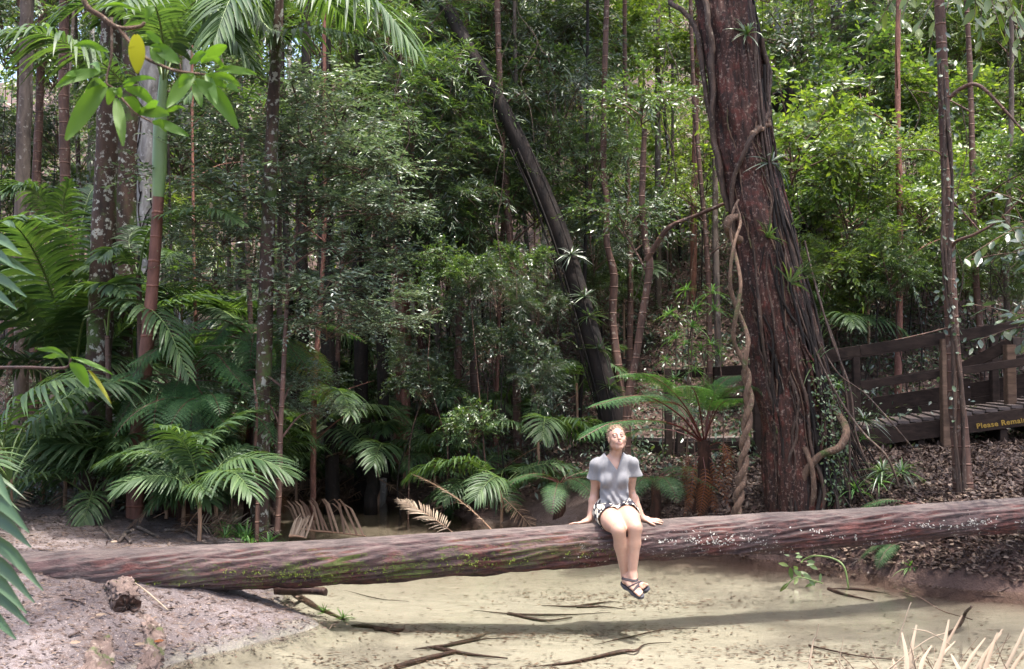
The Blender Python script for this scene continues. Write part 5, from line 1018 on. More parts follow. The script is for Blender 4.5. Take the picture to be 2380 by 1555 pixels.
for i in range(len(NE)-1):                   # near and far rails, each span a rail of its own
    off = side(i)*-.06
    H = (1.0, .55) if i < 4 else (.95, .5)
    for h in H:
        if i in (2, 3) and h < .9: continue
        if i < 3 or i > 5: rail(NE[i]+Z3*h+off, NE[i+1]+Z3*h+off, .14 if h > .9 else .10)
    for h in (1.0, .55):
        rail(FE[i]+Z3*h-off*1.1, FE[i+1]+Z3*h-off*1.1, .14 if h > .9 else .10)
for px, d, z0, z1, mt in [(2196, 12.55, .5, 2.50, 'wood_post'), (1975, 12.85, .4, 1.9, 'wood_dark'), (2600, 12.1, .8, 2.8, 'wood_post'), (1760, 13.3, .2, 2.15, 'wood_dark'), (1580, 13.85, .2, 1.30, 'wood_dark')]:
    p = PT(px, 880, d); post(p, z0, z1, .105, mt)
post(PT(2347, 880, 12.9), 1.45, 2.44, .12, 'wood_post')
rail(pz(2190, 13.4, 2.00), pz(2352, 12.92, 2.46), .15); rail(pz(2352, 12.92, 2.462), pz(2385, 13.25, 2.47), .15)
for i in range(4, 8):
    n = 5
    for k in range(n):
        a = NE[i].lerp(NE[i+1], k/n)
        if i > 5 or k == 0: post(a-side(i)*.06, a.z-.9, a.z+1.0, .10)
        b = FE[i].lerp(FE[i+1], k/n); post(b+side(i)*.06, b.z-.9, b.z+1.0, .10)
for i in range(0, 4): post(FE[i]+side(i)*.08, FE[i].z-.9, FE[i].z+1.0, .10)
# low retaining wall of dark boards behind the deck, with bolted uprights
for i in (0, 1, 2):
    for k, h in enumerate((.0, .22)):
        mb = MB(); beam(mb, FE[i]+side(i)*.22+Z3*h-BO, FE[i+1]+side(i+1)*.22+Z3*h-BO, .05, .214); mb.obj('retaining_board', M['wood_dark'], BW, False)
for px, d in [(2262, 13.9), (2010, 14.3), (1915, 14.5), (2440, 13.6)]:
    p = PT(px, 880, d); i = 0 if px > 2380 else 1 if px > 2000 else 2
    q = FE[i]+side(i)*.17; a = FE[i+1]+side(i+1)*.17; u = (p.x-q.x)/(a.x-q.x); c = q.lerp(a, max(0, min(1, u)))
    mb = MB(); beam(mb, c+Z3*.02-BO, c+Z3*.40-BO, .15, .045, (0, 1, 0)); up = mb.obj('upright', M['wood_dark'], BW, False)
    for dz in (.1, .28):
        for dx in (-.045, .045):
            mb = MB(); tube(mb, [c+Vector((dx, -.022, dz))-BO, c+Vector((dx, -.034, dz))-BO], .010, 8); mb.obj('bolt', M['steel'], up)
# routed yellow words on the edge board
fc = bpy.data.curves.new('lettering', 'FONT'); fc.body = 'Please Remain'; fc.size = .090; fc.extrude = .002; fc.space_character = 1.12; fc.offset = .0022; fc.materials.append(M['paint'])
a = pz(2380, 12.36, 1.66); dirn = (NE[1]-NE[2]).normalized()
X = dirn; nb = Vector((X.y, -X.x, 0)).normalized(); Yv = nb.cross(X).normalized()
p = NE[2].lerp(NE[1], (2270-2000)/380.)-Z3*.20+nb*.034
t0 = link('lettering', fc); bpy.context.view_layer.update(); _me = bpy.data.meshes.new_from_object(t0); bpy.data.objects.remove(t0)
_me.transform(Matrix.Translation(p-BO) @ Matrix((X, Yv, nb)).transposed().to_4x4()); link('lettering', _me, BW)

# ------------------------------------------------------------------ wood, fronds and plants in and around the creek
r = rs(55)
def stick(label, pts, w, mat='wetwood', forks=(), name='stick', cat='stick', group=None, zfun=None, k=7, rough=.15):
    if group and 'sunken' in group or 'sunken' in label: w = [x*.42 for x in w]
    if 'sunken' in label: w = [w[0]*.25]+list(w)+[w[-1]*.5]; rough = .22
    P = [Vector(p) for p in pts]; b = P[0].copy(); mb = MB(); C = catmull([p-b for p in P], max(12, len(P)*6)); tube(mb, C, w, k, True, rough, len(pts)+int(abs(b.x*100)) % 50)
    for f in forks: tube(mb, catmull([Vector(p)-b for p in f[0]], 12), f[1], 5, True, rough, 3)
    o = mb.obj(name, M[mat]); o.location = b; tag(o, label, cat, group); return o
def bed(px, py, dz=.015):                    # point on the creek bed or bank under a pixel
    p, t_ = GP(px, py); return Vector((p.x, p.y, p.z+dz))
SG = 'sunken sticks on the creek bed'
stick('sunken curved branch rising toward the bottom edge below the woman', [bed(1240, 1556), bed(1330, 1545), bed(1400, 1530), bed(1450, 1520), bed(1478, 1522, .03), bed(1500, 1502), bed(1560, 1498)], [.028, .03, .032, .026, .014])
stick('long thin sunken stick lying right of the curved branch', [bed(1378, 1504), bed(1450, 1488), bed(1540, 1470), bed(1622, 1466)], [.014, .016, .010], group=SG)
stick('dark forked sunken branch on the sand near the right bank', [bed(1925, 1372), bed(1985, 1372), bed(2040, 1380), bed(2090, 1392)], [.03, .026, .008], forks=[([bed(1925, 1372), bed(1960, 1385), bed(2030, 1400)], [.02, .006])], group=SG)
stick('sunken dark branch close to the right edge under the bank', [bed(2275, 1388), bed(2330, 1398), bed(2400, 1408)], [.022, .018], forks=[([bed(2320, 1395), bed(2330, 1378), bed(2345, 1372)], [.01, .005])], group=SG)
stick('blurred long dark streak sunken left of the feet of the woman', [bed(1100, 1422), bed(1200, 1432), bed(1320, 1434), bed(1420, 1428)], [.02, .03, .012], forks=[([bed(1180, 1430), bed(1260, 1446), bed(1330, 1440)], [.018, .006])], group=SG)  # thin dark forked shape laid along the creek bed
stick('sunken branch just below the feet of the woman', [bed(1258, 1412), bed(1330, 1414), bed(1400, 1404), bed(1440, 1402)], [.02, .03, .01], forks=[([bed(1340, 1414), bed(1400, 1414), bed(1455, 1420)], [.012, .004])], group=SG)
stick('thin sunken stick reaching from the tip of the bank', [bed(800, 1376), bed(880, 1396), bed(950, 1402)], [.012, .008], group=SG)
stick('dark sunken branch below the tip of the bank', [bed(815, 1458), bed(870, 1462), bed(930, 1482)], [.05, .05, .02], forks=[([bed(870, 1465), bed(930, 1470), bed(940, 1458)], [.02, .008])], group=SG)
stick('jumble of sunken twigs left of the bottom centre', [bed(960, 1515), bed(1040, 1505), bed(1120, 1490), bed(1210, 1486)], [.03, .03, .01], forks=[([bed(1010, 1510), bed(1080, 1525), bed(1180, 1535)], [.02, .006]), ([bed(1040, 1506), bed(1100, 1490), bed(1130, 1478)], [.015, .006]), ([bed(920, 1556), bed(1000, 1535), bed(1060, 1520)], [.025, .02])], group=SG)
stick('straight dark stick in the shallow water at the bottom edge right of centre', [bed(1880, 1505), bed(1910, 1512), bed(1990, 1530), bed(2080, 1540)], [.022, .018, .008], group=SG)
stick('upright broken twig with a pale tip poking out of the water at the right', [bed(2200, 1478), bed(2230, 1468, .05), bed(2246, 1462, .14), PT(2258, 1410, 7.7)], [.012, .014, .010], 'root')
stick('pale upright stick standing at the bottom edge right of centre', [PT(1875, 1590, 6.7), PT(1888, 1500, 6.8), PT(1897, 1478, 6.8), PT(1903, 1450, 6.8)], [.008, .006, .004], 'straw')
stick('dead twig lying out over the water from the right bank', [PT(2080, 1368, 9.0), PT(2140, 1390, 8.8), PT(2190, 1420, 8.6), PT(2260, 1440, 8.4)], [.004, .004], 'twig')
stick('short black log jutting from under the fallen tree beside the bank tip', [PT(640, 1368, 8.95), PT(700, 1371, 8.85), PT(757, 1377, 8.75)], [.042, .040, .036], 'wetwood', name='short_log', cat='log')
stick('black root propping the fallen tree at the bank tip', [PT(668, 1360, 8.9), bed(700, 1398, .02), bed(735, 1415, .01), bed(800, 1442, .0)], [.035, .035, .018], 'wetwood', name='root', cat='root')
stick('pale stub of wood standing in the pool behind the log', [PT(888, 1165, 16.3)-Vector((0, 0, .1)), PT(889, 1140, 16.3), PT(890, 1112, 16.3)], [.075, .07, .06], 'bark_pale', name='wood_stub', cat='stump', k=12)
stick('fallen branch half buried in the brown fronds at the far pool edge', [onground(700, 17.0, -.1), PT(740, 1128, 17.0), PT(800, 1105, 17.0), PT(835, 1070, 17.1)], [.09, .08, .06], 'bark_grey', name='fallen_branch', cat='branch')
stick('black leaning stump on the sand behind the left part of the log', [bed(186, 1182, -.03), PT(165, 1150, 13.9), PT(146, 1118, 14.1)], [.10, .075, .06], 'wetwood', name='leaning_stump', cat='stump', k=12)
stick('small crooked root sticking up from the sand behind the log', [bed(288, 1262, -.02), PT(292, 1240, 10.9), PT(300, 1236, 10.85), PT(308, 1232, 10.8)], [.035, .022, .02], 'bark_grey', name='crooked_root', cat='root', forks=[([bed(275, 1265), bed(290, 1258, .04), bed(305, 1266)], [.02, .02])])
for k, pts in enumerate([[(320, 1230), (345, 1242), (365, 1252)], [(235, 1232), (250, 1246), (262, 1262)], [(385, 1236), (430, 1240), (455, 1252)]]):
    stick('thin bare root lying on the sand in front of the small palms', [bed(a, b, .02) for a, b in pts], [.022, .012], 'bark_grey', name='surface_root', cat='root', group='bare roots on the sand')
stick('long thin dry cane lying across the sand beside the hollow stump', [bed(295, 1350, .02), bed(335, 1388, .05), bed(390, 1425, .02)], [.006, .005], 'straw', name='dry_cane', cat='stick')
stick('dark twig lying on the pinkish sand left of the hollow stump', [bed(150, 1395, .01), bed(180, 1403, .015), bed(196, 1408, .01)], [.008, .006], 'wetwood')
stick('dark twig end on the near sand beside a yellow leaf', [bed(160, 1488, .01), bed(185, 1478, .02)], [.010, .007], 'wetwood')
# weathered half-buried wood in the near sand
M['stump'] = bark('sandy weathered stump', (.15, .11, .095), (.055, .038, .032), (.24, .20, .17), .5, rough=.95, moss=.06, sc=.8)
def lump(label, name, cat, path, rad, k=24, hollow=False):
    P = [Vector(p) for p in path]; b = P[-1].copy(); mb = MB(); tube(mb, catmull([p-b for p in P], 60), rad, 60, True, .13, 7, .12); _V = mb.V[0]; mb.V[0] = _V+.012*np.sin(_V[:, [1, 2, 0]]*60+3*np.sin(_V[:, [2, 0, 1]]*45))+.006*np.sin(_V[:, [2, 0, 1]]*150+2)+rs(3).randn(len(_V), 3)*.0025
    o = mb.obj(name, M['stump']); o.location = b; tag(o, label, cat)
    if hollow:
        a, c = P[0], P[1]; d = (a-c).normalized(); mb = MB(); s = d.cross(Z3).normalized(); u = s.cross(d)
        n = 26; rr = rs(4); R0 = rad[0]; th = np.arange(n)/n*6.283; V = []
        for f, dp in ((.96, .012), (.75, .004), (.5, .016), (.2, .01)):
            for q in th: V.append(list(a-b+(s*math.cos(q)+u*math.sin(q))*R0*f*(1+.12*rr.randn())+d*(R0*.26+dp+.02*rr.randn()*(f < .9))))
        Q = [(j*n+i, j*n+(i+1) % n, (j+1)*n+(i+1) % n, (j+1)*n+i) for j in range(3) for i in range(n)]; mb.add(V, Q); mb.add(V[-n:]+[list(np.mean(V[-n:], 0))], None, [(i, (i+1) % n, n) for i in range(n)])
        mb.obj('rotten_end', M['wetwood'], o)
    return o
lump('rotten hollow stump end poking out of the near sand below the log', 'hollow_stump', 'stump', [bed(292, 1418, .03), bed(280, 1385, .02), bed(262, 1352, -.12)], [.092, .10, .08], 30, True)
lump('wedge of half-buried mossy wood at the bottom left', 'buried_wood', 'wood', [bed(250, 1462, -.03), bed(232, 1505, -.07), bed(195, 1600, -.12)], [.03, .09, .17])
lump('mossy buried root running down beside the hollow stump', 'buried_root', 'root', [bed(322, 1425, -.04), bed(350, 1465, -.055), bed(347, 1530, -.06), bed(330, 1600, -.07)], [.04, .09, .085, .08])
for px, py, c, nm in [(440*.365, 1700/1.721+1425*.365, 'straw', 'pale curled leaf on the near sand at the bottom left'), (975*.365, 987.8+1405*.365, 'fern_dead', 'dark red leaf leaning on the buried mossy root'), (850*.365, 987.8+1438*.365, 'straw', 'pale orange leaf between the buried wood pieces'), (550*.365, 987.8+590*.365, 'straw', 'pale yellow leaf on the sand in front of the small palms'), (700*.365, 987.8+765*.365, 'straw', 'pale leaf beside the crooked root behind the log'), (1450*.365+1785, 987.8+355*.365, 'straw', 'large tan leaf on the dark litter right of the slim ringed tree'), (605*.365, 987.8+1240*.365, 'straw', 'tiny bright leaf above the buried wood')]:
    mb = MB(); p = bed(px, py, .03); leaves(mb, [[0, 0, 0]], [[1, .35, .12]], [[.1, -.7, 1]], [.075], [.03], .1, .35, 1); o = mb.obj('fallen_leaf', M[c]); o.location = p; tag(o, nm, 'leaf')

# dead palm fronds in and beside the pool
def dead_frond(label, p, az, tilt, roll, sc, k=0, group=None):
    t = thing('dead_frond', label, 'dead palm frond', p, 0, group); frond(t, 'rotten' if group else 'dead', k, az, tilt, roll, sc); return t
def ribs(label, spine, tips, w, mat='straw', group=None, lean=.02):       # a dry frond seen from the side: a spine with its long stiff leaflets
    S = [Vector(s) for s in spine]; b = S[0].copy(); t = thing('dead_frond', label, 'dead palm frond', b, 0, group); C = catmull([s-b for s in S], len(tips)*3)
    mb = MB(); tube(mb, C, [.018, .008], 6); mb.obj('stalk', M['stalk_dry'], t); lf = MB()
    for j, tp in enumerate(tips):
        a = C[j*3+1]; e = np.array(Vector(tp)-b); m = (a+e)/2+np.array([lean, 0, (.10+abs(lean)*6)*np.linalg.norm(e-a)]); e = e+r.randn(3)*.03*(1+2*(r.rand() < .2)); P = catmull([a, m+r.randn(3)*.02, e], 6); P[-1, 2] -= .05*r.rand(); P[-2, 2] -= .01; u = np.linspace(0, 1, 6); wd = w*np.interp(u, [0, .3, 1], [.7, 1, .1])
        V = np.stack([P+np.array([.5, -.3, 0])*wd[:, None], P+np.array([0, -.5, 0])*wd[:, None], P-np.array([.5, .3, 0])*wd[:, None]], 1).reshape(-1, 3); q = np.arange(5)[:, None]*3
        lf.add(V, np.concatenate([q+np.array([[0, 1, 4, 3]]), q+np.array([[1, 2, 5, 4]])]))
    lf.obj('leaflets', M[mat], t); return t
S_ = lambda a, b, d: PT(a, b, d)
ribs('dead frond with stiff dark ribs standing in the pool left of centre', [S_(690, 1228, 12.4), S_(730, 1234, 12.3), S_(780, 1238, 12.2), S_(850, 1246, 12.0)],
     [S_(634+j*9.5, 1164+3*abs(j-6)-6*(j % 2), 12.9) for j in range(15)], .036, 'brownfrond')
dead_frond('dry pale frond arching limply up behind the log', PT(1150, 1240, 12.0), 176, 34, 12, .62, 0)
dead_frond('second dry frond lying limp behind the log', PT(1060, 1244, 12.2), 150, 22, -20, .5, 1)
ribs('broken fan of straw-coloured frond at the foot of the thin shrub stem', [S_(672, 1246, 11.6), S_(690, 1246, 11.6), S_(712, 1250, 11.6)], [S_(690+j*6, 1196+abs(j-4)*2, 11.9) for j in range(9)], .03)
ribs('long dry frond sweeping from the right bank down into the far pool', [S_(1010, 1183, 14.6), S_(1080, 1158, 14.7), S_(1110, 1132, 14.7), S_(1135, 1108, 14.8)], [S_(1040+j*13, 1160-j*5.5+(j % 2)*6, 14.9) for j in range(12)], .05)
BG = 'brown fronds heaped at the far pool edge'
for j in range(22):
    px = r.uniform(655, 905); py = r.uniform(1060, 1148); d = 16.6+r.uniform(-.2, 1.2)
    p = PT(px, py, d); p.z = max(p.z-.1, G(p.x, p.y)+.02)
    dead_frond('brown dry palm frond in the heap at the far pool edge', p, r.uniform(120, 420), r.uniform(-35, 10), r.uniform(-60, 60), r.uniform(.55, .9), j % 3, BG)
dead_frond('dry frond drooping at the far left behind the small palm', PT(10, 1060, 13.4), -60, -30, 20, 1.0, 1)
dead_frond('dry leaf litter frond lying below the small palms by the grass tuft', bed(420, 1235, .05), 30, -8, 40, .6, 2)
ribs('dry brown frond leaning at the left edge beneath the green small palm', [S_(-20, 1010, 12.6), S_(20, 1060, 12.6), S_(30, 1100, 12.6)], [S_(-10+j*8, 1080+j*8, 12.5) for j in range(9)], .05, 'straw')
# grass tuft behind the log and little tufts
for j, (px, py, d, s, lb) in enumerate([(520, 1246, 11.6, 1.0, 'tuft of green grass at the left end of the grassy clump behind the log'), (560, 1246, 11.4, 1.05, 'thick tuft of green grass behind the log'), (605, 1246, 11.3, 1.0, 'tuft of green grass at the foot of the lichen-spotted palm'), (650, 1246, 11.2, .9, 'tuft of green grass at the right end of the grassy clump'),
                      (765, 1372, 8.8, .45, 'small bright grass tuft under the log at the bank tip'), (735, 1385, 8.9, .4, 'small grass tuft hanging in the shade of the short black log'), (2120, 1345, 9.9, .55, 'mossy green tuft at the corner of the right bank')]):
    p = onground(px, d, -.0); t = thing('grass_tuft', lb, 'grass', p, j)
    for q in range(3 if s > .6 else 1): link('leaves', STRAP['light', (j+q) % 3], t, (.12*math.sin(q*2+j), .1*math.cos(q*3), 0), (0, 0, q*1.3), s*(1-.12*q))
# green sprig and arching stem in the water near the right bank
p = PT(1822, 1352, 9.6); t = thing('leafy_sprig', 'green leafy sprig poking out of the water near the right bank', 'sprig', p)
mb = MB(); P = catmull([Vector((0, 0, -.06)), PT(1850, 1342, 9.6)-p, PT(1885, 1348, 9.6)-p, PT(1912, 1356, 9.6)-p], 14); tube(mb, P, .006, 5); mb.obj('stalk', M['stalk'], t)
lf = MB(); k = np.array([2, 3, 5, 6, 8, 9, 11, 12]); n = len(k); leaves(lf, P[k], np.stack([r.randn(n)*.5, r.randn(n)*.4, np.where(np.arange(n) % 2, 1., -.3)], 1), np.array([0, -1, .4])+r.randn(n, 3)*.2, r.uniform(.08, .14, n), r.uniform(.035, .05, n), .05, .1, 1); lf.obj('leaves', M['leaf_light'], t)
p = PT(1972, 1350, 9.75); p.z = -.05; t = thing('arching_stem', 'pale green stem arching over and into the water under the right part of the log', 'plant', p)
mb = MB(); P = catmull([Vector((0, 0, 0)), PT(1962, 1318, 9.8)-p, PT(1935, 1298, 9.9)-p, PT(1895, 1292, 10.0)-p, PT(1870, 1300, 10.1)-p, PT(1862, 1308, 10.1)-p], 24); tube(mb, P, .009, 6); mb.obj('stalk', M['stalk'], t)
lf = MB(); n = 10; leaves(lf, P[-4:].mean(0)+r.randn(n, 3)*.07, r.randn(n, 3)*np.array([1, .4, .4]), np.array([0, -1, .6])+r.randn(n, 3)*.2, r.uniform(.07, .13, n), .04, .1, .1, 1); lf.obj('leaves', M['leaf_light'], t)

# pale dead strap leaves standing at the bottom right
p = PT(2200, 1600, 6.5); t = thing('dead_strap_clump', 'clump of bleached dead strap leaves standing at the bottom right corner', 'dead plant', p)
for j, (a, b) in enumerate([((2108, 1580), (2096, 1470)), ((2120, 1580), (2130, 1452)), ((2135, 1575), (2165, 1500)), ((2150, 1590), (2236, 1430)), ((2165, 1560), (2220, 1490)), ((2220, 1580), (2290, 1482)), ((2240, 1590), (2330, 1462)), ((2262, 1585), (2328, 1470)), ((2280, 1575), (2318, 1470)), ((2310, 1590), (2390, 1440)), ((2330, 1585), (2400, 1490)), ((2170, 1570), (2205, 1440)), ((2100, 1590), (2075, 1530)), ((2250, 1590), (2210, 1520)), ((2360, 1590), (2400, 1520)), ((2340, 1590), (2290, 1540)), ((2200, 1590), (2320, 1545))]):
    d = 6.4+.25*math.sin(j*2.3); A = PT(a[0], a[1]+15, d)-p; B = PT(b[0], b[1], d+.15)-p; P = catmull([A, (A+B)/2+Vector((r.uniform(-.03, .03), 0, .02)), B], 9); u = np.linspace(0, 1, 9); w = .034*np.interp(u, [0, .5, 1], [1, .85, .35])
    V = np.stack([P+np.array([.5, -.15, 0])*w[:, None], P+np.array([0, -.45, 0])*w[:, None], P-np.array([.5, .15, 0])*w[:, None]], 1).reshape(-1, 3); q = np.arange(8)[:, None]*3
    MB().add(V, np.concatenate([q+np.array([[0, 1, 4, 3]]), q+np.array([[1, 2, 5, 4]])])).obj('leaf', M['straw'], t)
for j in range(20):
    ax_ = r.uniform(1900, 2380); bx_ = ax_+r.uniform(-70, 90); by_ = r.uniform(1470, 1540); stick('fine dry stem rising from the bottom right among the strap leaves', [PT(ax_, 1590, 6.5), PT((ax_+bx_)/2+r.uniform(-12, 12), (1590+by_)/2, 6.55), PT(bx_, by_, 6.6)], [.004, .0015], 'straw' if j % 2 else 'twig', name='dry_twig', cat='stick', group='fine dry stems at the bottom right', k=4)
for j, pts in enumerate([[(2085, 1500), (2110, 1420), (2118, 1400)], [(2060, 1560), (2150, 1490), (2200, 1470)], [(1900, 1575), (1880, 1540), (1860, 1538)], [(2210, 1500), (2160, 1470), (2120, 1462)], [(2140, 1500), (2170, 1560), (2180, 1580)]]):
    stick('thin dry twig tangled at the bottom right below the strap leaves', [PT(a, b, 6.6) for a, b in pts], [.005, .003], 'straw', name='dry_twig', cat='stick', group='dry twigs at the bottom right')

# ------------------------------------------------------------------ close, slightly blurred foliage at the left
k0 = .3364
def near_leaves(t, base, specs, d, kx=k0, y0=0., mats=None):
    for sp in specs:
        (ax, ay), (bx, by), w = sp[:3]; mt = sp[3] if len(sp) > 3 else 'bigleaf'
        A = PT(ax*kx, y0+ay*kx, d+.06*math.sin(ax)); B = PT(bx*kx, y0+by*kx, d+.06*math.cos(by)); wd = w*kx*d/FPX; L = (B-A).length
        D = np.array((B-A).normalized()); n = 11; u = np.linspace(0, 1, n); prof = np.sin(np.pi*np.clip(u*.93+.035, 0, 1))**.75*(1-.12*u); cen = np.array(A-base)+D*L*u[:, None]+np.array([0, 0, 1.])*(.07*L*np.sin(np.pi*u))[:, None]
        view = np.array((A-Vector((0, 0, CZ))).normalized()); S = nrm(np.cross(D, view)+.0*D); Nn = -view+.5*np.array([0, 0, 1.])
        S = nrm(S+.28*math.sin(ax*1.3)*nrm(np.cross(S, D))); V = []
        for s in (-1, -.5, 0, .5, 1):
            V.append(cen+S*(s*wd/2*prof)[:, None]+nrm(Nn)*(.16*wd*abs(s)*prof+.005*np.sin(u*7+ax)*abs(s))[:, None])
        V = np.stack(V, 1).reshape(-1, 3); q = np.arange(n-1)[:, None, None]*5+np.arange(4)[None, :, None]
        MB().add(V, (q+np.array([[[0, 1, 6, 5]]])).reshape(-1, 4)).obj('leaf', M[mt], t)
M['yellowleaf'] = leaf_mat('yellow spotted leaf', (.17, .17, .018), (.19, .19, .02), (.18, .18, .018), .4, .45, .4, (1.1, 1.1, .6))
base = PT(195, -120, 3.1); t = thing('overhanging_branch', 'close overhanging twig with large broad green leaves and one yellow leaf at the top left', 'branch', base)
for pts, w in [([(560, -360), (580, 0), (700, 110), (820, 190), (960, 185), (1000, 155)], .010), ([(820, 195), (980, 380), (1130, 460), (1250, 495), (1420, 515)], .007), ([(770, 120), (770, 380), (735, 560), (780, 605)], .005), ([(780, 605), (850, 690), (950, 790), (1060, 850)], .005), ([(1250, 495), (1245, 450), (1225, 420)], .003), ([(1330, 510), (1340, 560)], .003)]:
    mb = MB(); tube(mb, catmull([PT(a*k0, b*k0, 3.1)-base for a, b in pts], 26), [w, w*.5], 7, True, .1); mb.obj('twig', M['liana'], t)
near_leaves(t, base, [((950, 510), (940, 242), 118, 'yellowleaf'), ((1240, 440), (1040, 320), 100), ((1120, 310), (1005, 228), 60), ((1050, 340), (1125, 452), 100), ((745, 350), (510, 310), 58, 'yellowleaf' if False else 'bigleaf'), ((735, 590), (455, 970), 135), ((800, 680), (850, 1010), 85),
    ((850, 580), (1078, 556), 40), ((865, 602), (1078, 735), 78), ((700, 490), (385, 605), 85), ((560, 520), (455, 525), 45), ((860, 670), (978, 792), 72), ((950, 790), (1172, 800), 92), ((1050, 845), (1305, 948), 72), ((1140, 772), (1282, 752), 34), ((1345, 520), (1153, 745), 112), ((1355, 545), (1645, 885), 125), ((1340, 580), (1390, 742), 72),
    ((1430, 515), (1665, 590), 62), ((1420, 515), (1560, 610), 60), ((1490, 490), (1772, 520), 62), ((1420, 365), (1310, 445), 60), ((1390, 440), (1568, 322), 90), ((1425, 390), (1560, 472), 42), ((1560, 600), (1648, 638), 44), ((690, 45), (960, 65), 32), ((1010, 130), (1062, 35), 62), ((735, 585), (590, 640), 80), ((790, 600), (745, 720), 66), ((850, 610), (950, 560), 40), ((1000, 800), (1090, 700), 60), ((1060, 845), (1150, 905), 55), ((1420, 515), (1500, 720), 66), ((1330, 520), (1230, 600), 70), ((690, 495), (620, 440), 44), ((740, 590), (600, 610), 70), ((790, 610), (840, 670), 60)], 3.05)
base = PT(-60, 855, 3.4); t = thing('side_twig', 'bare twig reaching in from the left edge ending in a few long leaves', 'branch', base)
mb = MB(); tube(mb, catmull([Vector((0, 0, 0)), PT(60, 854, 3.4)-base, PT(150, 855, 3.4)-base, PT(165, 834, 3.4)-base], 20), [.006, .004], 6); mb.obj('twig', M['wetwood'], t)
near_leaves(t, base, [((470, 1000), (255, 940), 44), ((465, 1005), (300, 1005), 40), ((485, 1005), (778, 1125), 36), ((488, 1035), (612, 1205), 85), ((610, 1090), (768, 1325), 30, 'yellowleaf')], 3.4, k0, 494)
def near_frond(label, base, tips, wd, d):
    t = thing('near_palm_frond', label, 'palm frond', base); S = [b for b, e in tips]
    mb = MB(); tube(mb, catmull([PT(*s, d)-base for s in S], 20), .012, 6); mb.obj('stalk', M['stalk'], t)
    lf = MB()
    for j, (b, e) in enumerate(tips):
        A = np.array(PT(*b, d)-base); B = np.array(PT(*e, d-.15)-base); m = (A+B)/2+np.array([0, 0, .12*np.linalg.norm(B-A)]); P = catmull([A, m, B], 12); u = np.linspace(0, 1, 12); w = wd*np.interp(u, [0, .2, .6, 1], [.5, .95, 1, .1])
        D = nrm(np.gradient(P, axis=0)); S2 = nrm(np.cross(D, np.array([.15, 1., -.25]))); V = np.stack([P+S2*w[:, None]/2, P+np.array([0, .3, -.1])*w[:, None], P-S2*w[:, None]/2], 1).reshape(-1, 3); q = np.arange(11)[:, None]*3
        lf.add(V, np.concatenate([q+np.array([[0, 1, 4, 3]]), q+np.array([[1, 2, 5, 4]])]))
    lf.obj('leaflets', M['near_palm'], t)
near_frond('close blurred palm leaflets hanging in at the bottom left edge', PT(-90, 1250, 2.6), [((-70, 1080), (28, 1175)), ((-75, 1150), (68, 1238)), ((-80, 1200), (72, 1272)), ((-85, 1245), (100, 1372)), ((-90, 1290), (80, 1400)), ((-90, 1330), (62, 1425)), ((-95, 1370), (68, 1452)), ((-95, 1420), (38, 1486))], .036, 2.6)
near_frond('close blurred palm leaflets at the left edge halfway up', PT(-80, 640, 3.4), [((-60, 560), (50, 592)), ((-70, 590), (38, 625)), ((-75, 620), (82, 640)), ((-80, 650), (62, 690)), ((-85, 680), (40, 720))], .034, 3.4)
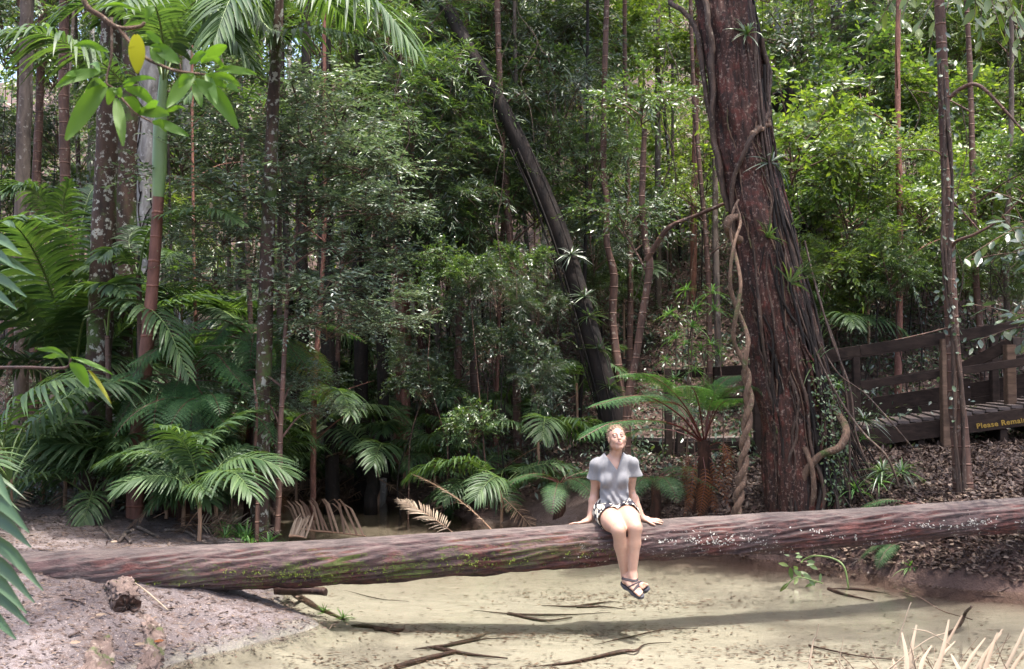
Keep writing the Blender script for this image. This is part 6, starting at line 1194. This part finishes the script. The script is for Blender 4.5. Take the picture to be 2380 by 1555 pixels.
# ------------------------------------------------------------------ the seated woman: every piece is one continuous surface grown from a distance field
class SDF:
    def __init__(s, lo, hi, h):
        s.lo = np.array(lo, float); s.h = h; s.n = np.ceil((np.array(hi)-s.lo)/h).astype(int)+1
        s.F = np.full(s.n, .05, np.float32)
    def sl(s, lo, hi, pad):
        a = np.clip(np.floor((np.array(lo)-pad-s.lo)/s.h).astype(int), 0, s.n-1); b = np.clip(np.ceil((np.array(hi)+pad-s.lo)/s.h).astype(int)+1, 1, s.n)
        ax = [s.lo[i]+np.arange(a[i], b[i])*s.h for i in range(3)]
        return tuple(slice(a[i], b[i]) for i in range(3)), np.stack(np.meshgrid(*ax, indexing='ij'), -1).astype(np.float32)
    def put(s, sl, d, k, sub=False):
        f = s.F[sl]
        if sub: f, d = -f, d
        hh = np.clip(.5+.5*(f-d)/k, 0, 1); o = f*(1-hh)+d*hh-k*hh*(1-hh)
        s.F[sl] = -o if sub else o
    def cap(s, a, b, ra, rb=None, k=.02, sub=False):
        a = np.array(list(a), float); b = np.array(list(b), float); rb = ra if rb is None else rb; R_ = max(ra, rb)
        sl, X = s.sl(np.minimum(a, b)-R_, np.maximum(a, b)+R_, k+.012); ba = b-a; t = np.clip(((X-a)@ba)/(ba@ba+1e-12), 0, 1)
        s.put(sl, np.linalg.norm(X-a-t[..., None]*ba, axis=-1)-(ra+(rb-ra)*t), k, sub)
    def ell(s, c, r, M3=None, k=.02, sub=False):
        c = np.array(list(c), float); r = np.array(r, float); m = r.max(); sl, X = s.sl(c-m, c+m, k+.012); X = X-c
        if M3 is not None: X = X@np.asarray(M3).T            # rows of M3 are the local axes
        k0_ = np.linalg.norm(X/r, axis=-1); k1 = np.linalg.norm(X/(r*r), axis=-1)+1e-9
        s.put(sl, k0_*(k0_-1)/k1, k, sub)
    def mesh(s):
        F = s.F; S = F < 0; nx, ny, nz = F.shape
        c = np.zeros((nx-1, ny-1, nz-1), np.int8)
        for i in (0, 1):
            for j in (0, 1):
                for k in (0, 1): c += S[i:nx-1+i, j:ny-1+j, k:nz-1+k]
        I, J, K = np.nonzero((c > 0) & (c < 8)); n = len(I); idm = np.full((nx-1, ny-1, nz-1), -1, np.int32); idm[I, J, K] = np.arange(n)
        acc = np.zeros((n, 3)); cnt = np.zeros(n); cs = [(0, 0, 0), (1, 0, 0), (0, 1, 0), (1, 1, 0), (0, 0, 1), (1, 0, 1), (0, 1, 1), (1, 1, 1)]
        for a in range(8):
            for b in range(a+1, 8):
                d = np.array(cs[b])-np.array(cs[a])
                if np.abs(d).sum() != 1: continue
                fa = F[I+cs[a][0], J+cs[a][1], K+cs[a][2]]; fb = F[I+cs[b][0], J+cs[b][1], K+cs[b][2]]; m = (fa < 0) != (fb < 0)
                t = np.where(m, fa/(fa-fb+1e-12*(fa == fb)), 0); acc += m[:, None]*(np.array(cs[a])+t[:, None]*d); cnt += m
        V = s.lo+(np.stack([I, J, K], 1)+acc/cnt[:, None])*s.h; Q = []
        for ax in range(3):
            u, v = (ax+1) % 3, (ax+2) % 3; sh = [slice(None)]*3; s0 = list(sh); s1 = list(sh); s0[ax] = slice(0, -1); s1[ax] = slice(1, None)
            e = S[tuple(s0)] != S[tuple(s1)]; P = np.stack(np.nonzero(e), 1); P = P[(P[:, u] > 0) & (P[:, v] > 0) & (P[:, u] < F.shape[u]-1) & (P[:, v] < F.shape[v]-1)]
            ins = S[P[:, 0], P[:, 1], P[:, 2]]; def_ = []
            for du, dv in ((1, 1), (0, 1), (0, 0), (1, 0)):
                q = P.copy(); q[:, u] -= du; q[:, v] -= dv; def_.append(idm[q[:, 0], q[:, 1], q[:, 2]])
            q = np.stack(def_, 1); q = np.where(ins[:, None], q, q[:, ::-1]); Q.append(q[(q >= 0).all(1)])
        return V, np.concatenate(Q)
def sdf_obj(s, name, mat, parent, org, tint=None, smooth=2):
    V, Q = s.mesh()
    for _ in range(smooth):                                  # light Laplacian relax
        A = np.zeros_like(V); c = np.zeros(len(V))
        for i in range(4):
            for j in ((i+1) % 4, (i-1) % 4):
                for ax in range(3): A[:, ax] += np.bincount(Q[:, i], V[Q[:, j], ax], len(V))
                c += np.bincount(Q[:, i], minlength=len(V))
        V = V*.5+.5*A/np.maximum(c, 1)[:, None]
    me = MB().add(V-org, Q).mesh(name, mat)
    if tint is not None:
        col = np.ones((len(V), 4), np.float32); col[:, :3] = tint(V); at = me.attributes.new('tint', 'FLOAT_COLOR', 'POINT'); at.data.foreach_set('color', col.ravel())
    return link(name, me, parent)
def WZ(zx, zy, d): return np.array(PT(1278.3+.2876*zx, 958.7+.2876*zy, d))
def build_person():
    D0 = 8.64
    seat, seat_r = log_at(WZ(515, 800, D0)[0]); DY = seat[1]
    dd = lambda off: DY/math.cos(PITCH)+off-.06
    pel = WZ(515, 770, dd(.03)); hip = [WZ(448, 800, dd(.0)), WZ(598, 786, dd(0))]; knee = [WZ(556, 950, dd(-.40)), WZ(690, 930, dd(-.40))]
    ank = [WZ(612, 1330, dd(-.30)), WZ(664, 1312, dd(-.38))]
    chest = WZ(515, 500, dd(.02)); belly = WZ(512, 650, dd(.03)); nb = WZ(520, 352, dd(.03))
    sh = [WZ(376, 420, dd(.02)), WZ(664, 410, dd(.02))]; el = [WZ(362, 655, dd(.08)), WZ(652, 640, dd(.08))]; wr = [WZ(318, 872, dd(.04)), WZ(742, 850, dd(.04))]
    def logtop(x, y): c, r_ = log_at(x); return c[2]+math.sqrt(max(0, r_*r_*.96-(y-c[1])**2))
    for i in (0, 1): wr[i][1] = DY+.025; wr[i][2] = logtop(wr[i][0], DY)+.040
    # head frame: x to image right, f out of the face, u up the skull
    u = nrm(np.array([-.12, .27, .94])); f = np.array([.10, -1, .0]); f = nrm(f-u*np.dot(f, u)); x = np.cross(u, -f)*1.0; x = x if x[0] > 0 else -x
    hc = WZ(541, 205, dd(-.02)); M3 = np.stack([x, f, u]); H = lambda a, b, c: hc+x*a+f*b+u*c
    root = thing('person', 'young woman in grey T-shirt and flowered shorts sitting on the fallen log gazing upward', 'person', (pel[0], pel[1], seat[2]+seat_r)); org = np.array(root.location)
    s = SDF((sh[0][0]-.32, DY-.60, .12), (sh[1][0]+.32, DY+.22, 1.72), .0045)
    # trunk
    s.ell(chest, (.135, .088, .17), k=.04); s.ell(belly, (.112, .082, .14), k=.05); s.ell(pel, (.148, .11, .105), k=.05)
    for i in (0, 1): s.cap(nb*.6+sh[i]*.4+np.array([0, 0, -.012]), sh[i]+np.array([0, 0, -.004]), .036, .042, .03)
    s.cap(nb+np.array([0, .01, -.04]), H(0, -.022, -.045), .054, .050, .03)
    for i in (0, 1):
        sg = (-1, 1)[i]
        s.cap(sh[i], (sh[i]+el[i])/2, .044, .042, .03); s.cap((sh[i]+el[i])/2, el[i], .043, .036, .02)
        m = el[i]*.72+wr[i]*.28; s.cap(el[i], m, .036, .039, .02); s.cap(m, wr[i], .039, .025, .02)
        # hand lying flat on the log, fingers pointing outward, thumb on the side towards the viewer
        def hp(l, w, up=0.):                                 # l along the fingers, w towards the viewer
            px = wr[i][0]+sg*(l+.018); py = DY+.022-w; return np.array([px, py, logtop(px, py)+.012+up])
        for w0, w1 in ((-.026, -.032), (-.010, -.011), (.010, .010), (.026, .030)): s.cap(hp(.0, w0*.7, .012), hp(.082, w1, .002), .015, .0115, .012)
        s.cap(wr[i], hp(.03, 0, .014), .025, .022, .02)
        for w0, w1, ln in ((.030, .037, .066), (.010, .014, .077), (-.011, -.010, .071), (-.032, -.036, .055)):
            a = hp(.082, w0, .002); b = hp(.082+ln*.48, (w0+w1)/2, .0045); c = hp(.082+ln, w1, -.001); s.cap(a, b, .0098, .0085, .004); s.cap(b, c, .0085, .0068, .004)
        a = hp(.018, .026, .010); b = hp(.050, .048, .006); c = hp(.084, .056, .001); s.cap(a, b, .0135, .0105, .008); s.cap(b, c, .0105, .0082, .004)
        # legs
        th = hip[i]*.5+knee[i]*.5+np.array([0, 0, -.006]); s.cap(hip[i], th, .092, .086, .04); s.cap(th, knee[i]+np.array([0, .035, .0]), .086, .062, .03)
        s.ell(knee[i]+np.array([0, .004, .004]), (.050, .046, .056), k=.025)
        cf = knee[i]*.66+ank[i]*.34+np.array([0, .022, 0]); s.cap(knee[i]+np.array([0, .012, -.02]), cf, .052, .057, .025); s.cap(cf, ank[i], .056, .033, .02)
        s.cap(knee[i]+np.array([0, -.008, 0]), ank[i]+np.array([0, -.006, 0]), .042, .027, .02)
    # feet
    feet = []
    for i, (hz, tz) in enumerate([((655, 1372, dd(-.24)), (752, 1404, dd(-.40))), ((612, 1366, dd(-.36)), (733, 1452, dd(-.50)))]):
        a = WZ(*hz); b = WZ(*tz); X = nrm(b-a); U = ank[i]-a+np.array([.02, -.11, .05]); U = nrm(U-X*np.dot(U, X)); Yv = np.cross(U, X); L = .205
        o = a; P = lambda l, w, h, o=o, X=X, Y=Yv, U=U: o+X*l+Y*w+U*h
        s.cap(ank[i], P(.0, 0, .012), .033, .031, .02); s.cap(P(0, 0, .008), P(.06, 0, .01), .031, .030, .02); s.cap(ank[i]+X*.015, P(.13, 0, .004), .030, .024, .03)
        for w in (-.022, 0, .022): s.cap(P(.06, w*.6, .002), P(.145, w, -.004), .022, .016, .015)
        for k_, (w, l) in enumerate(((-.030, .196), (-.013, .200), (.002, .195), (.015, .187), (.027, .176))):
            k2 = k_ if i == 0 else 4-k_; l = (.204, .200, .195, .187, .176)[k_] if i == 1 else (.176, .187, .195, .200, .204)[k_]; w = (-.032, -.015, -.001, .013, .026)[k_]; rd = .0118 if (k_ == (0 if i == 1 else 4)) else .0085
            s.cap(P(.145, w, -.006), P(l, w*1.05, -.009), rd, rd*.92, .004)
        feet.append((P, X, Yv, U, o))
    # head
    s.ell(H(0, -.014, .026), (.071, .090, .084), M3, .02); s.ell(H(0, .028, -.034), (.057, .056, .072), M3, .03); s.ell(H(0, .060, -.094), (.021, .019, .017), M3, .02)
    s.cap(H(-.048, .0, -.062), H(0, .055, -.094), .018, .018, .025); s.cap(H(.048, .0, -.062), H(0, .055, -.094), .018, .018, .025)
    for g in (-1, 1):
        s.ell(H(g*.036, .056, -.032), (.022, .020, .022), M3, .02); s.cap(H(g*.012, .082, .020), H(g*.042, .070, .018), .009, .007, .012)
        s.ell(H(g*.030, .096, .001), (.017, .015, .012), M3, .010, True); s.ell(H(g*.030, .078, .001), (.0145, .0125, .0135), M3, .004)
        s.ell(H(g*.030, .092, .001), (.0118, .010, .0038), M3, .002, True)
        s.ell(H(g*.074, -.008, -.010), (.008, .017, .029), M3, .006); s.ell(H(g*.080, -.004, -.008), (.005, .009, .017), M3, .004, True)
        s.ell(H(g*.010, .098, -.036), (.0065, .008, .0065), M3, .005)
    s.cap(H(0, .084, .012), H(0, .107, -.031), .0075, .0105, .010); s.ell(H(0, .082, -.064), (.024, .014, .018), M3, .012)
    s.cap(H(-.017, .091, -.060), H(0, .097, -.057), .0035, .0052, .004); s.cap(H(.017, .091, -.060), H(0, .097, -.057), .0035, .0052, .004)
    s.cap(H(-.014, .089, -.072), H(.014, .089, -.072), .0055, .0055, .004); s.ell(H(0, .099, -.065), (.015, .010, .0032), M3, .002, True)
    for g in (-1, 1): s.ell(H(g*.006, .104, -.042), (.0032, .0035, .0028), M3, .002, True)
    def tint(V):
        q = (V-hc)@M3.T; c = np.ones((len(V), 3)); near = np.linalg.norm(q, axis=1) < .17
        lip = near & (q[:, 1] > .076) & (np.abs(q[:, 0]) < .020) & (np.abs(q[:, 2]+.066) < .0115-.3*np.abs(q[:, 0])); c[lip] = (.72, .42, .40)
        teeth = near & (q[:, 1] > .07) & (np.abs(q[:, 0]) < .012) & (np.abs(q[:, 2]+.0645) < .0028); c[teeth] = (1.4, 2.0, 2.4)
        brow = near & (q[:, 1] > .055) & (np.abs(q[:, 2]-.0235+.10*(np.abs(q[:, 0])-.026)**1) < .0048) & (np.abs(np.abs(q[:, 0])-.030) < .018); c[brow] = (.26, .19, .16)
        lid = near & (q[:, 1] > .06) & (np.abs(np.abs(q[:, 0])-.030) < .0145) & (np.abs(q[:, 2]-.0066) < .0040); c[lid] = (.14, .10, .09)
        for i in (0, 1):                                     # knuckle and knee redness belongs to the skin
            k_ = np.linalg.norm(V-(knee[i]+np.array([0, -.04, .02])), axis=1); c *= (1-.12*np.exp(-(k_/.035)**2))[:, None]*np.array([1, 1, 1])
        return c
    m = NT('skin'); a = m.n('ShaderNodeAttribute', attribute_name='tint').outputs['Color']; n1 = m.noise(m.coord(), 22, 6, .7); n2 = m.noise(m.coord(), 240, 2)
    col = m.mix(n1, (.30, .168, .120), (.41, .25, .185)); col = m.mix(1.0, col, a, 'MULTIPLY')
    skin = m.out(m.pbr(col, .48, m.bump(n2, .12, .002), .45, **{'Subsurface Weight': .12, 'Subsurface Radius': (.012, .004, .002), 'Subsurface Scale': 1.0}))
    body = sdf_obj(s, 'body', skin, root, org, tint, 2)
    # eyes
    m = NT('eye'); q = m.n('ShaderNodeTexCoord').outputs['Object']; ln = m.n('ShaderNodeVectorMath', {0: q, 1: tuple(nrm(f+u*.42)*.0118)}, operation='DISTANCE').outputs['Value']
    ec = m.ramp(m.math('MULTIPLY', ln, 100.), [(0, (.01, .01, .01)), (.34, (.015, .015, .015)), (.40, (.04, .05, .055)), (.68, (.05, .06, .065)), (.74, (.50, .46, .43))])
    em = m.out(m.pbr(ec, .15, None, .6))
    for g in (-1, 1):
        mb = MB(); th = np.linspace(0, math.pi, 15); ph = np.linspace(0, 2*math.pi, 25)[:-1]; T_, P_ = np.meshgrid(th, ph, indexing='ij'); V = np.stack([np.sin(T_)*np.cos(P_), np.sin(T_)*np.sin(P_), np.cos(T_)], -1).reshape(-1, 3)*.0117
        i_ = np.arange(14)[:, None]*24; j_ = np.arange(24)[None]; j2 = (j_+1) % 24; mb.add(V, np.stack([i_+j_, i_+24+j_, i_+24+j2, i_+j2], -1).reshape(-1, 4)); e = mb.obj('eye', em, root); e.location = H(g*.030, .0762, .001)-org
    # hair drawn back, with loose curly wisps
    hs = SDF(hc-.17, hc+.17, .003); hs.ell(H(0, -.022, .032), (.079, .098, .089), M3, .01); hs.ell(H(0, -.105, -.028), (.045, .040, .050), M3, .02)
    sl, X = hs.sl(hc-.17, hc+.17, 0); q = (X-hc)@M3.T
    fr_ = .035+.42*(q[..., 2]-.045)*0+ .0*q[..., 0]; face = q[..., 1]-(.048-.9*np.clip(np.abs(q[..., 0])-.045, 0, 1)*2.2-1.3*np.clip(q[..., 2]-.052, 0, 1)*0-.9*np.clip(.02-q[..., 2], 0, 1)+.85*np.clip(q[..., 2]-.055, 0, 1))
    hs.F = np.maximum(hs.F, np.maximum(face, -.075-q[..., 2]).astype(np.float32)); az = np.arctan2(q[..., 0], q[..., 2]+.02)
    hs.F += (.0022*np.sin(az*26+q[..., 1]*60+3*np.sin(q[..., 1]*45))+.0016*np.sin(az*47-q[..., 1]*90)).astype(np.float32)
    m = NT('light brown hair'); n = m.noise(m.coord((1, 1, 1)), 60, 4); hm = m.out(m.pbr(m.mix(n, (.080, .050, .030), (.23, .155, .095)), .45, m.bump(n, .6, .004), .5))
    hair = sdf_obj(hs, 'hair', hm, root, org, None, 1)
    rr = rs(8); mb = MB()
    for j in range(110):
        g = rr.choice([-1, 1]); a = rr.uniform(-.9, 2.0); st = H(g*(.073+.004*rr.rand())*math.cos(a*.62), .022*rr.randn()+.005, .03+.092*math.sin(a)*.9) if rr.rand() < .72 else H(rr.uniform(-.05, .05), .045+.01*rr.rand(), .102)
        d = nrm(st-hc+rr.randn(3)*.03); ln = rr.uniform(.010, .032); pts = [st]; ph = rr.rand()*6
        for k_ in range(1, 8): t_ = k_/7; pts.append(st+d*ln*t_*.55+x*.0035*math.sin(ph+t_*5)+u*.003*math.cos(ph+t_*4)-np.array([0, 0, 1.])*ln*t_*t_*.5)
        tube(mb, np.array(pts)-org, .0008, 4, False)
    for g, n_ in ((-1, 26), (1, 20)):                         # locks that fall behind the ears onto the neck
        for j in range(n_):
            st = H(g*(.066-.012*rr.rand()), -.03+.02*rr.randn(), -.03-.02*rr.rand()); pts = [st+np.array([g*.006*math.sin(k_*.9+j), -.008*math.cos(k_+j)-.003*k_, -.0080*k_*(.6+.5*(j % 4)/3)]) for k_ in range(9)]
            tube(mb, catmull(pts, 16)-org, [.0022, .0008], 5, True)
    mb.obj('loose_hair', hm, hair)
    # T-shirt
    ts = SDF((sh[0][0]-.13, DY-.30, pel[2]-.06), (sh[1][0]+.13, DY+.24, nb[2]+.12), .0036)
    ts.ell(chest+np.array([0, 0, .012]), (.158, .102, .195), k=.06); ts.ell(belly+np.array([0, -.004, 0]), (.130, .102, .19), k=.05); ts.ell(pel+np.array([0, -.01, .05]), (.158, .122, .13), k=.04)
    for g in (-1, 1): ts.ell(chest+np.array([g*.062, -.062, -.045]), (.058, .052, .060), k=.035)
    hem = [WZ(352, 532, dd(.04)), WZ(688, 505, dd(.04))]
    for i in (0, 1):
        ts.cap(nb*.75+sh[i]*.25+np.array([0, 0, -.008]), sh[i]+np.array([0, 0, -.006]), .046, .046, .06); d = nrm(hem[i]-sh[i]); ts.cap(sh[i], hem[i]+d*.05, .050, .066, .03)
    sl, X = ts.sl(ts.lo, ts.lo+ts.n*ts.h, 0); X = X[:ts.n[0], :ts.n[1], :ts.n[2]]; L3 = X-belly
    w_ = .0042*np.sin(L3[..., 2]*62+7*np.sin(L3[..., 0]*13)+L3[..., 0]*22)*np.exp(-((L3[..., 2]+.05)/.08)**2)
    w_ += .0036*np.sin((X[..., 0]-chest[0])*88+3.0*np.sin(L3[..., 2]*11))*np.exp(-((np.abs(X[..., 0]-chest[0])-.125)/.045)**2)
    w_ += .0030*np.sin(L3[..., 0]*55+L3[..., 2]*38)*np.exp(-((L3[..., 2]+.14)/.05)**2)
    w_ += .0022*np.sin(L3[..., 0]*26-L3[..., 2]*40+2*np.sin(L3[..., 0]*20))
    F = ts.F+1.5*w_.astype(np.float32); F = np.maximum(F, -(F+.0075))
    hz = WZ(515, 752, dd(-.08))[2]; F = np.maximum(F, hz+.010*np.sin((X[..., 0]-chest[0])*30)+.02*np.clip(np.abs(X[..., 0]-chest[0])-.10, 0, 1)*4-X[..., 2])
    for i in (0, 1):
        d = nrm(hem[i]-sh[i]+np.array([(.015, -.03)[i], 0, 0])); side_ = (X[..., 0]-(chest[0]+(-1, 1)[i]*.125))*(-1, 1)[i]
        F = np.where(side_ > 0, np.maximum(F, (X-hem[i])@d), F)
    # neckline: round behind, V in front
    vt = WZ(545, 468, dd(-.1)); va = WZ(432, 318, dd(-.05)); vb = WZ(590, 322, dd(-.05))
    def edge(p, q2): n_ = np.array([q2[2]-p[2], -(q2[0]-p[0])]); n_ /= np.linalg.norm(n_); return (X[..., 0]-p[0])*n_[0]+(X[..., 2]-p[2])*n_[1]
    e1 = edge(va, vt); e2 = edge(vt, vb); e1 = e1 if e1[np.unravel_index(np.argmin(np.linalg.norm(X-np.array([nb[0], DY, vt[2]+.08]), axis=-1)), e1.shape)] < 0 else -e1
    e2 = e2 if e2[np.unravel_index(np.argmin(np.linalg.norm(X-np.array([nb[0], DY, vt[2]+.08]), axis=-1)), e2.shape)] < 0 else -e2
    v = np.maximum(e1, e2); v = np.where(X[..., 1] < nb[1]+.01, v, .05); nk = np.linalg.norm((X-(nb+np.array([0, .0, .04])))*np.array([1, .9, .55]), axis=-1)-.076
    F = np.maximum(F, -np.minimum(v, nk)); ts.F = F.astype(np.float32)
    m = NT('heather grey jersey'); n = m.noise(m.coord(), 160, 3, .7); kn = m.noise(m.coord((1, 1, .5)), 420, 2)
    tm = m.out(m.pbr(m.mix(n, (.118, .118, .124), (.182, .180, .190)), .92, m.bump(kn, .25, .002), .2, **{'Sheen Weight': .15}))
    shirt = sdf_obj(ts, 't_shirt', tm, root, org, None, 2)
    # neck rib
    mb = MB(); rib = []
    # shorts
    so = SDF((hip[0][0]-.16, DY-.36, pel[2]-.20), (hip[1][0]+.16, DY+.22, pel[2]+.13), .0036); so.ell(pel+np.array([0, 0, -.005]), (.166, .125, .118), k=.04)
    sh_end = []
    for i in (0, 1):
        e = hip[i]*.58+knee[i]*.42+np.array([(-1, 1)[i]*.004, 0, -.004]); so.cap(hip[i]+np.array([(-1, 1)[i]*.004, 0, 0]), e, .105, .108, .03); sh_end.append((e, nrm(knee[i]-hip[i])))
    sl, X = so.sl(so.lo, so.lo+so.n*so.h, 0); X = X[:so.n[0], :so.n[1], :so.n[2]]
    F = so.F+(.0035*np.sin(X[..., 0]*75+X[..., 1]*50)+.0028*np.sin(X[..., 1]*70-X[..., 2]*60+3*np.sin(X[..., 0]*30))).astype(np.float32); F = np.maximum(F, -(F+.0075))
    for i in (0, 1):
        e, d = sh_end[i]; c = hip[i]*.66+knee[i]*.34; pl = (X-c)@d; side_ = (X[..., 0]-pel[0]-.003)*(-1, 1)[i]; F = np.where(side_ >= 0, np.maximum(F, pl+.02*np.sin(X[..., 0]*14+1)), F)
    # never sink into the log: flatten on top of it
    cy, cr = seat, seat_r; rad = np.sqrt((X[..., 1]-np.interp(X[..., 0], LOGP[:, 0], LOGP[:, 1]))**2+(X[..., 2]-np.interp(X[..., 0], LOGP[:, 0], LOGP[:, 2]))**2)
    so.F = np.maximum(F, cr*.99-rad).astype(np.float32)
    m = NT('black shorts with white flowers'); q = m.n('ShaderNodeTexCoord').outputs['Object']; vo = m.n('ShaderNodeTexVoronoi', {'Vector': q, 'Scale': 15., 'Randomness': .75}); df = m.n('ShaderNodeVectorMath', {0: q, 1: vo.outputs['Position']}, operation='SUBTRACT').outputs[0]
    X_, Y_, Z_ = m.n('ShaderNodeSeparateXYZ', {0: df}).outputs; an = m.math('ARCTAN2', m.math('ADD', Z_, m.math('MULTIPLY', Y_, -.6)), X_)
    pe = m.math('ABSOLUTE', m.math('SINE', m.math('MULTIPLY', an, 2.5))); lim = m.math('ADD', m.math('MULTIPLY', pe, .30), .31); dist = vo.outputs['Distance']
    fl = m.math('LESS_THAN', dist, lim); eye = m.math('LESS_THAN', dist, .10); c = m.mix(fl, (.012, .011, .02), (.52, .47, .38)); c = m.mix(eye, c, (.42, .36, .25))
    shorts = sdf_obj(so, 'shorts', m.out(m.pbr(c, .85)), root, org, None, 2)
    # sandals: thick wavy sole, ankle, instep and toe straps
    m = NT('black sandal rubber'); rub = m.out(m.pbr(m.mix(m.noise(m.coord(), 60), (.012, .013, .02), (.04, .04, .05)), .6)); web = simple('dark sandal webbing', (.03, .022, .025), .8, 90, .5)
    for i, (P, X0, Y0, U0, o) in enumerate(feet):
        c0 = P(.08, 0, -.03); g = SDF(c0-.19, c0+.19, .0028); sl, X = g.sl(c0-.19, c0+.19, 0); q = X-o; l = q@X0; w = q@Y0; h = q@U0
        cx = (l-.083)/.132; hw = .040+.007*np.clip(l/.16, 0, 1.2)-.012*np.exp(-((l-.075)/.04)**2); fp = (np.abs(cx)**2.6+np.abs(w/hw)**2.4)**(1/2.5)-1
        ths = .0125+.0025*np.sin(l*75); g.F = np.maximum(fp*.04, np.abs(h+.0375)-ths).astype(np.float32); so_ = sdf_obj(g, 'sandal', rub, root, org, None, 1)
        so_['label'] = 'black strapped sandal on the crossed-over foot' if i else 'black strapped sandal on the foot behind'
        z = SDF(c0-.19, c0+.19, .0028)
        z.cap(ank[i], P(.0, 0, .012), .0365, .035, .02); z.cap(P(0, 0, .008), P(.06, 0, .01), .035, .034, .02); z.cap(ank[i]+X0*.015, P(.13, 0, .004), .034, .028, .03)
        for w0 in (-.022, 0, .022): z.cap(P(.06, w0*.6, .002), P(.145, w0, -.004), .026, .020, .015)
        band = np.minimum(np.minimum(np.abs(l-.138+.1*w)-.010, np.abs(h-.034-.25*(l))-.009), np.maximum(np.abs(l-.075-.9*(h))-.008, h-.05))
        Fz = np.maximum(np.maximum(z.F[:X.shape[0], :X.shape[1], :X.shape[2]], -(z.F[:X.shape[0], :X.shape[1], :X.shape[2]]+.006)), band); z.F = np.maximum(Fz, -.04-h).astype(np.float32)
        sdf_obj(z, 'strap', web, so_, org, None, 1)
    return root
PERSON = build_person()
# ------------------------------------------------------------------ tell look-alikes apart by their order from the left
from collections import defaultdict
_by = defaultdict(list)
for o in SC.objects:
    if o.parent is None and o.get('category') and o.get('group') and o.get('label'): _by[o['label']].append(o)
_NW = ['zero', 'one', 'two', 'three', 'four', 'five', 'six', 'seven', 'eight', 'nine', 'ten', 'eleven', 'twelve']; _OR = ['', 'leftmost', 'second from left', 'third from left', 'fourth from left', 'fifth from left', 'sixth from left', 'seventh from left', 'eighth from left']
for lb, L in _by.items():
    n = len(L)
    if not 2 <= n <= 8 or len(lb.split()) > 11: continue
    def sx(o):
        c = [k.location for k in o.children if k.name.startswith('crown')]; p = o.location+(c[0] if c else Vector((0, 0, 0))); return p.x/p.y
    for k, o in enumerate(sorted(L, key=sx), 1): o['label'] = '%s, %s of %s' % (lb, 'rightmost' if k == n else _OR[k], _NW[n])
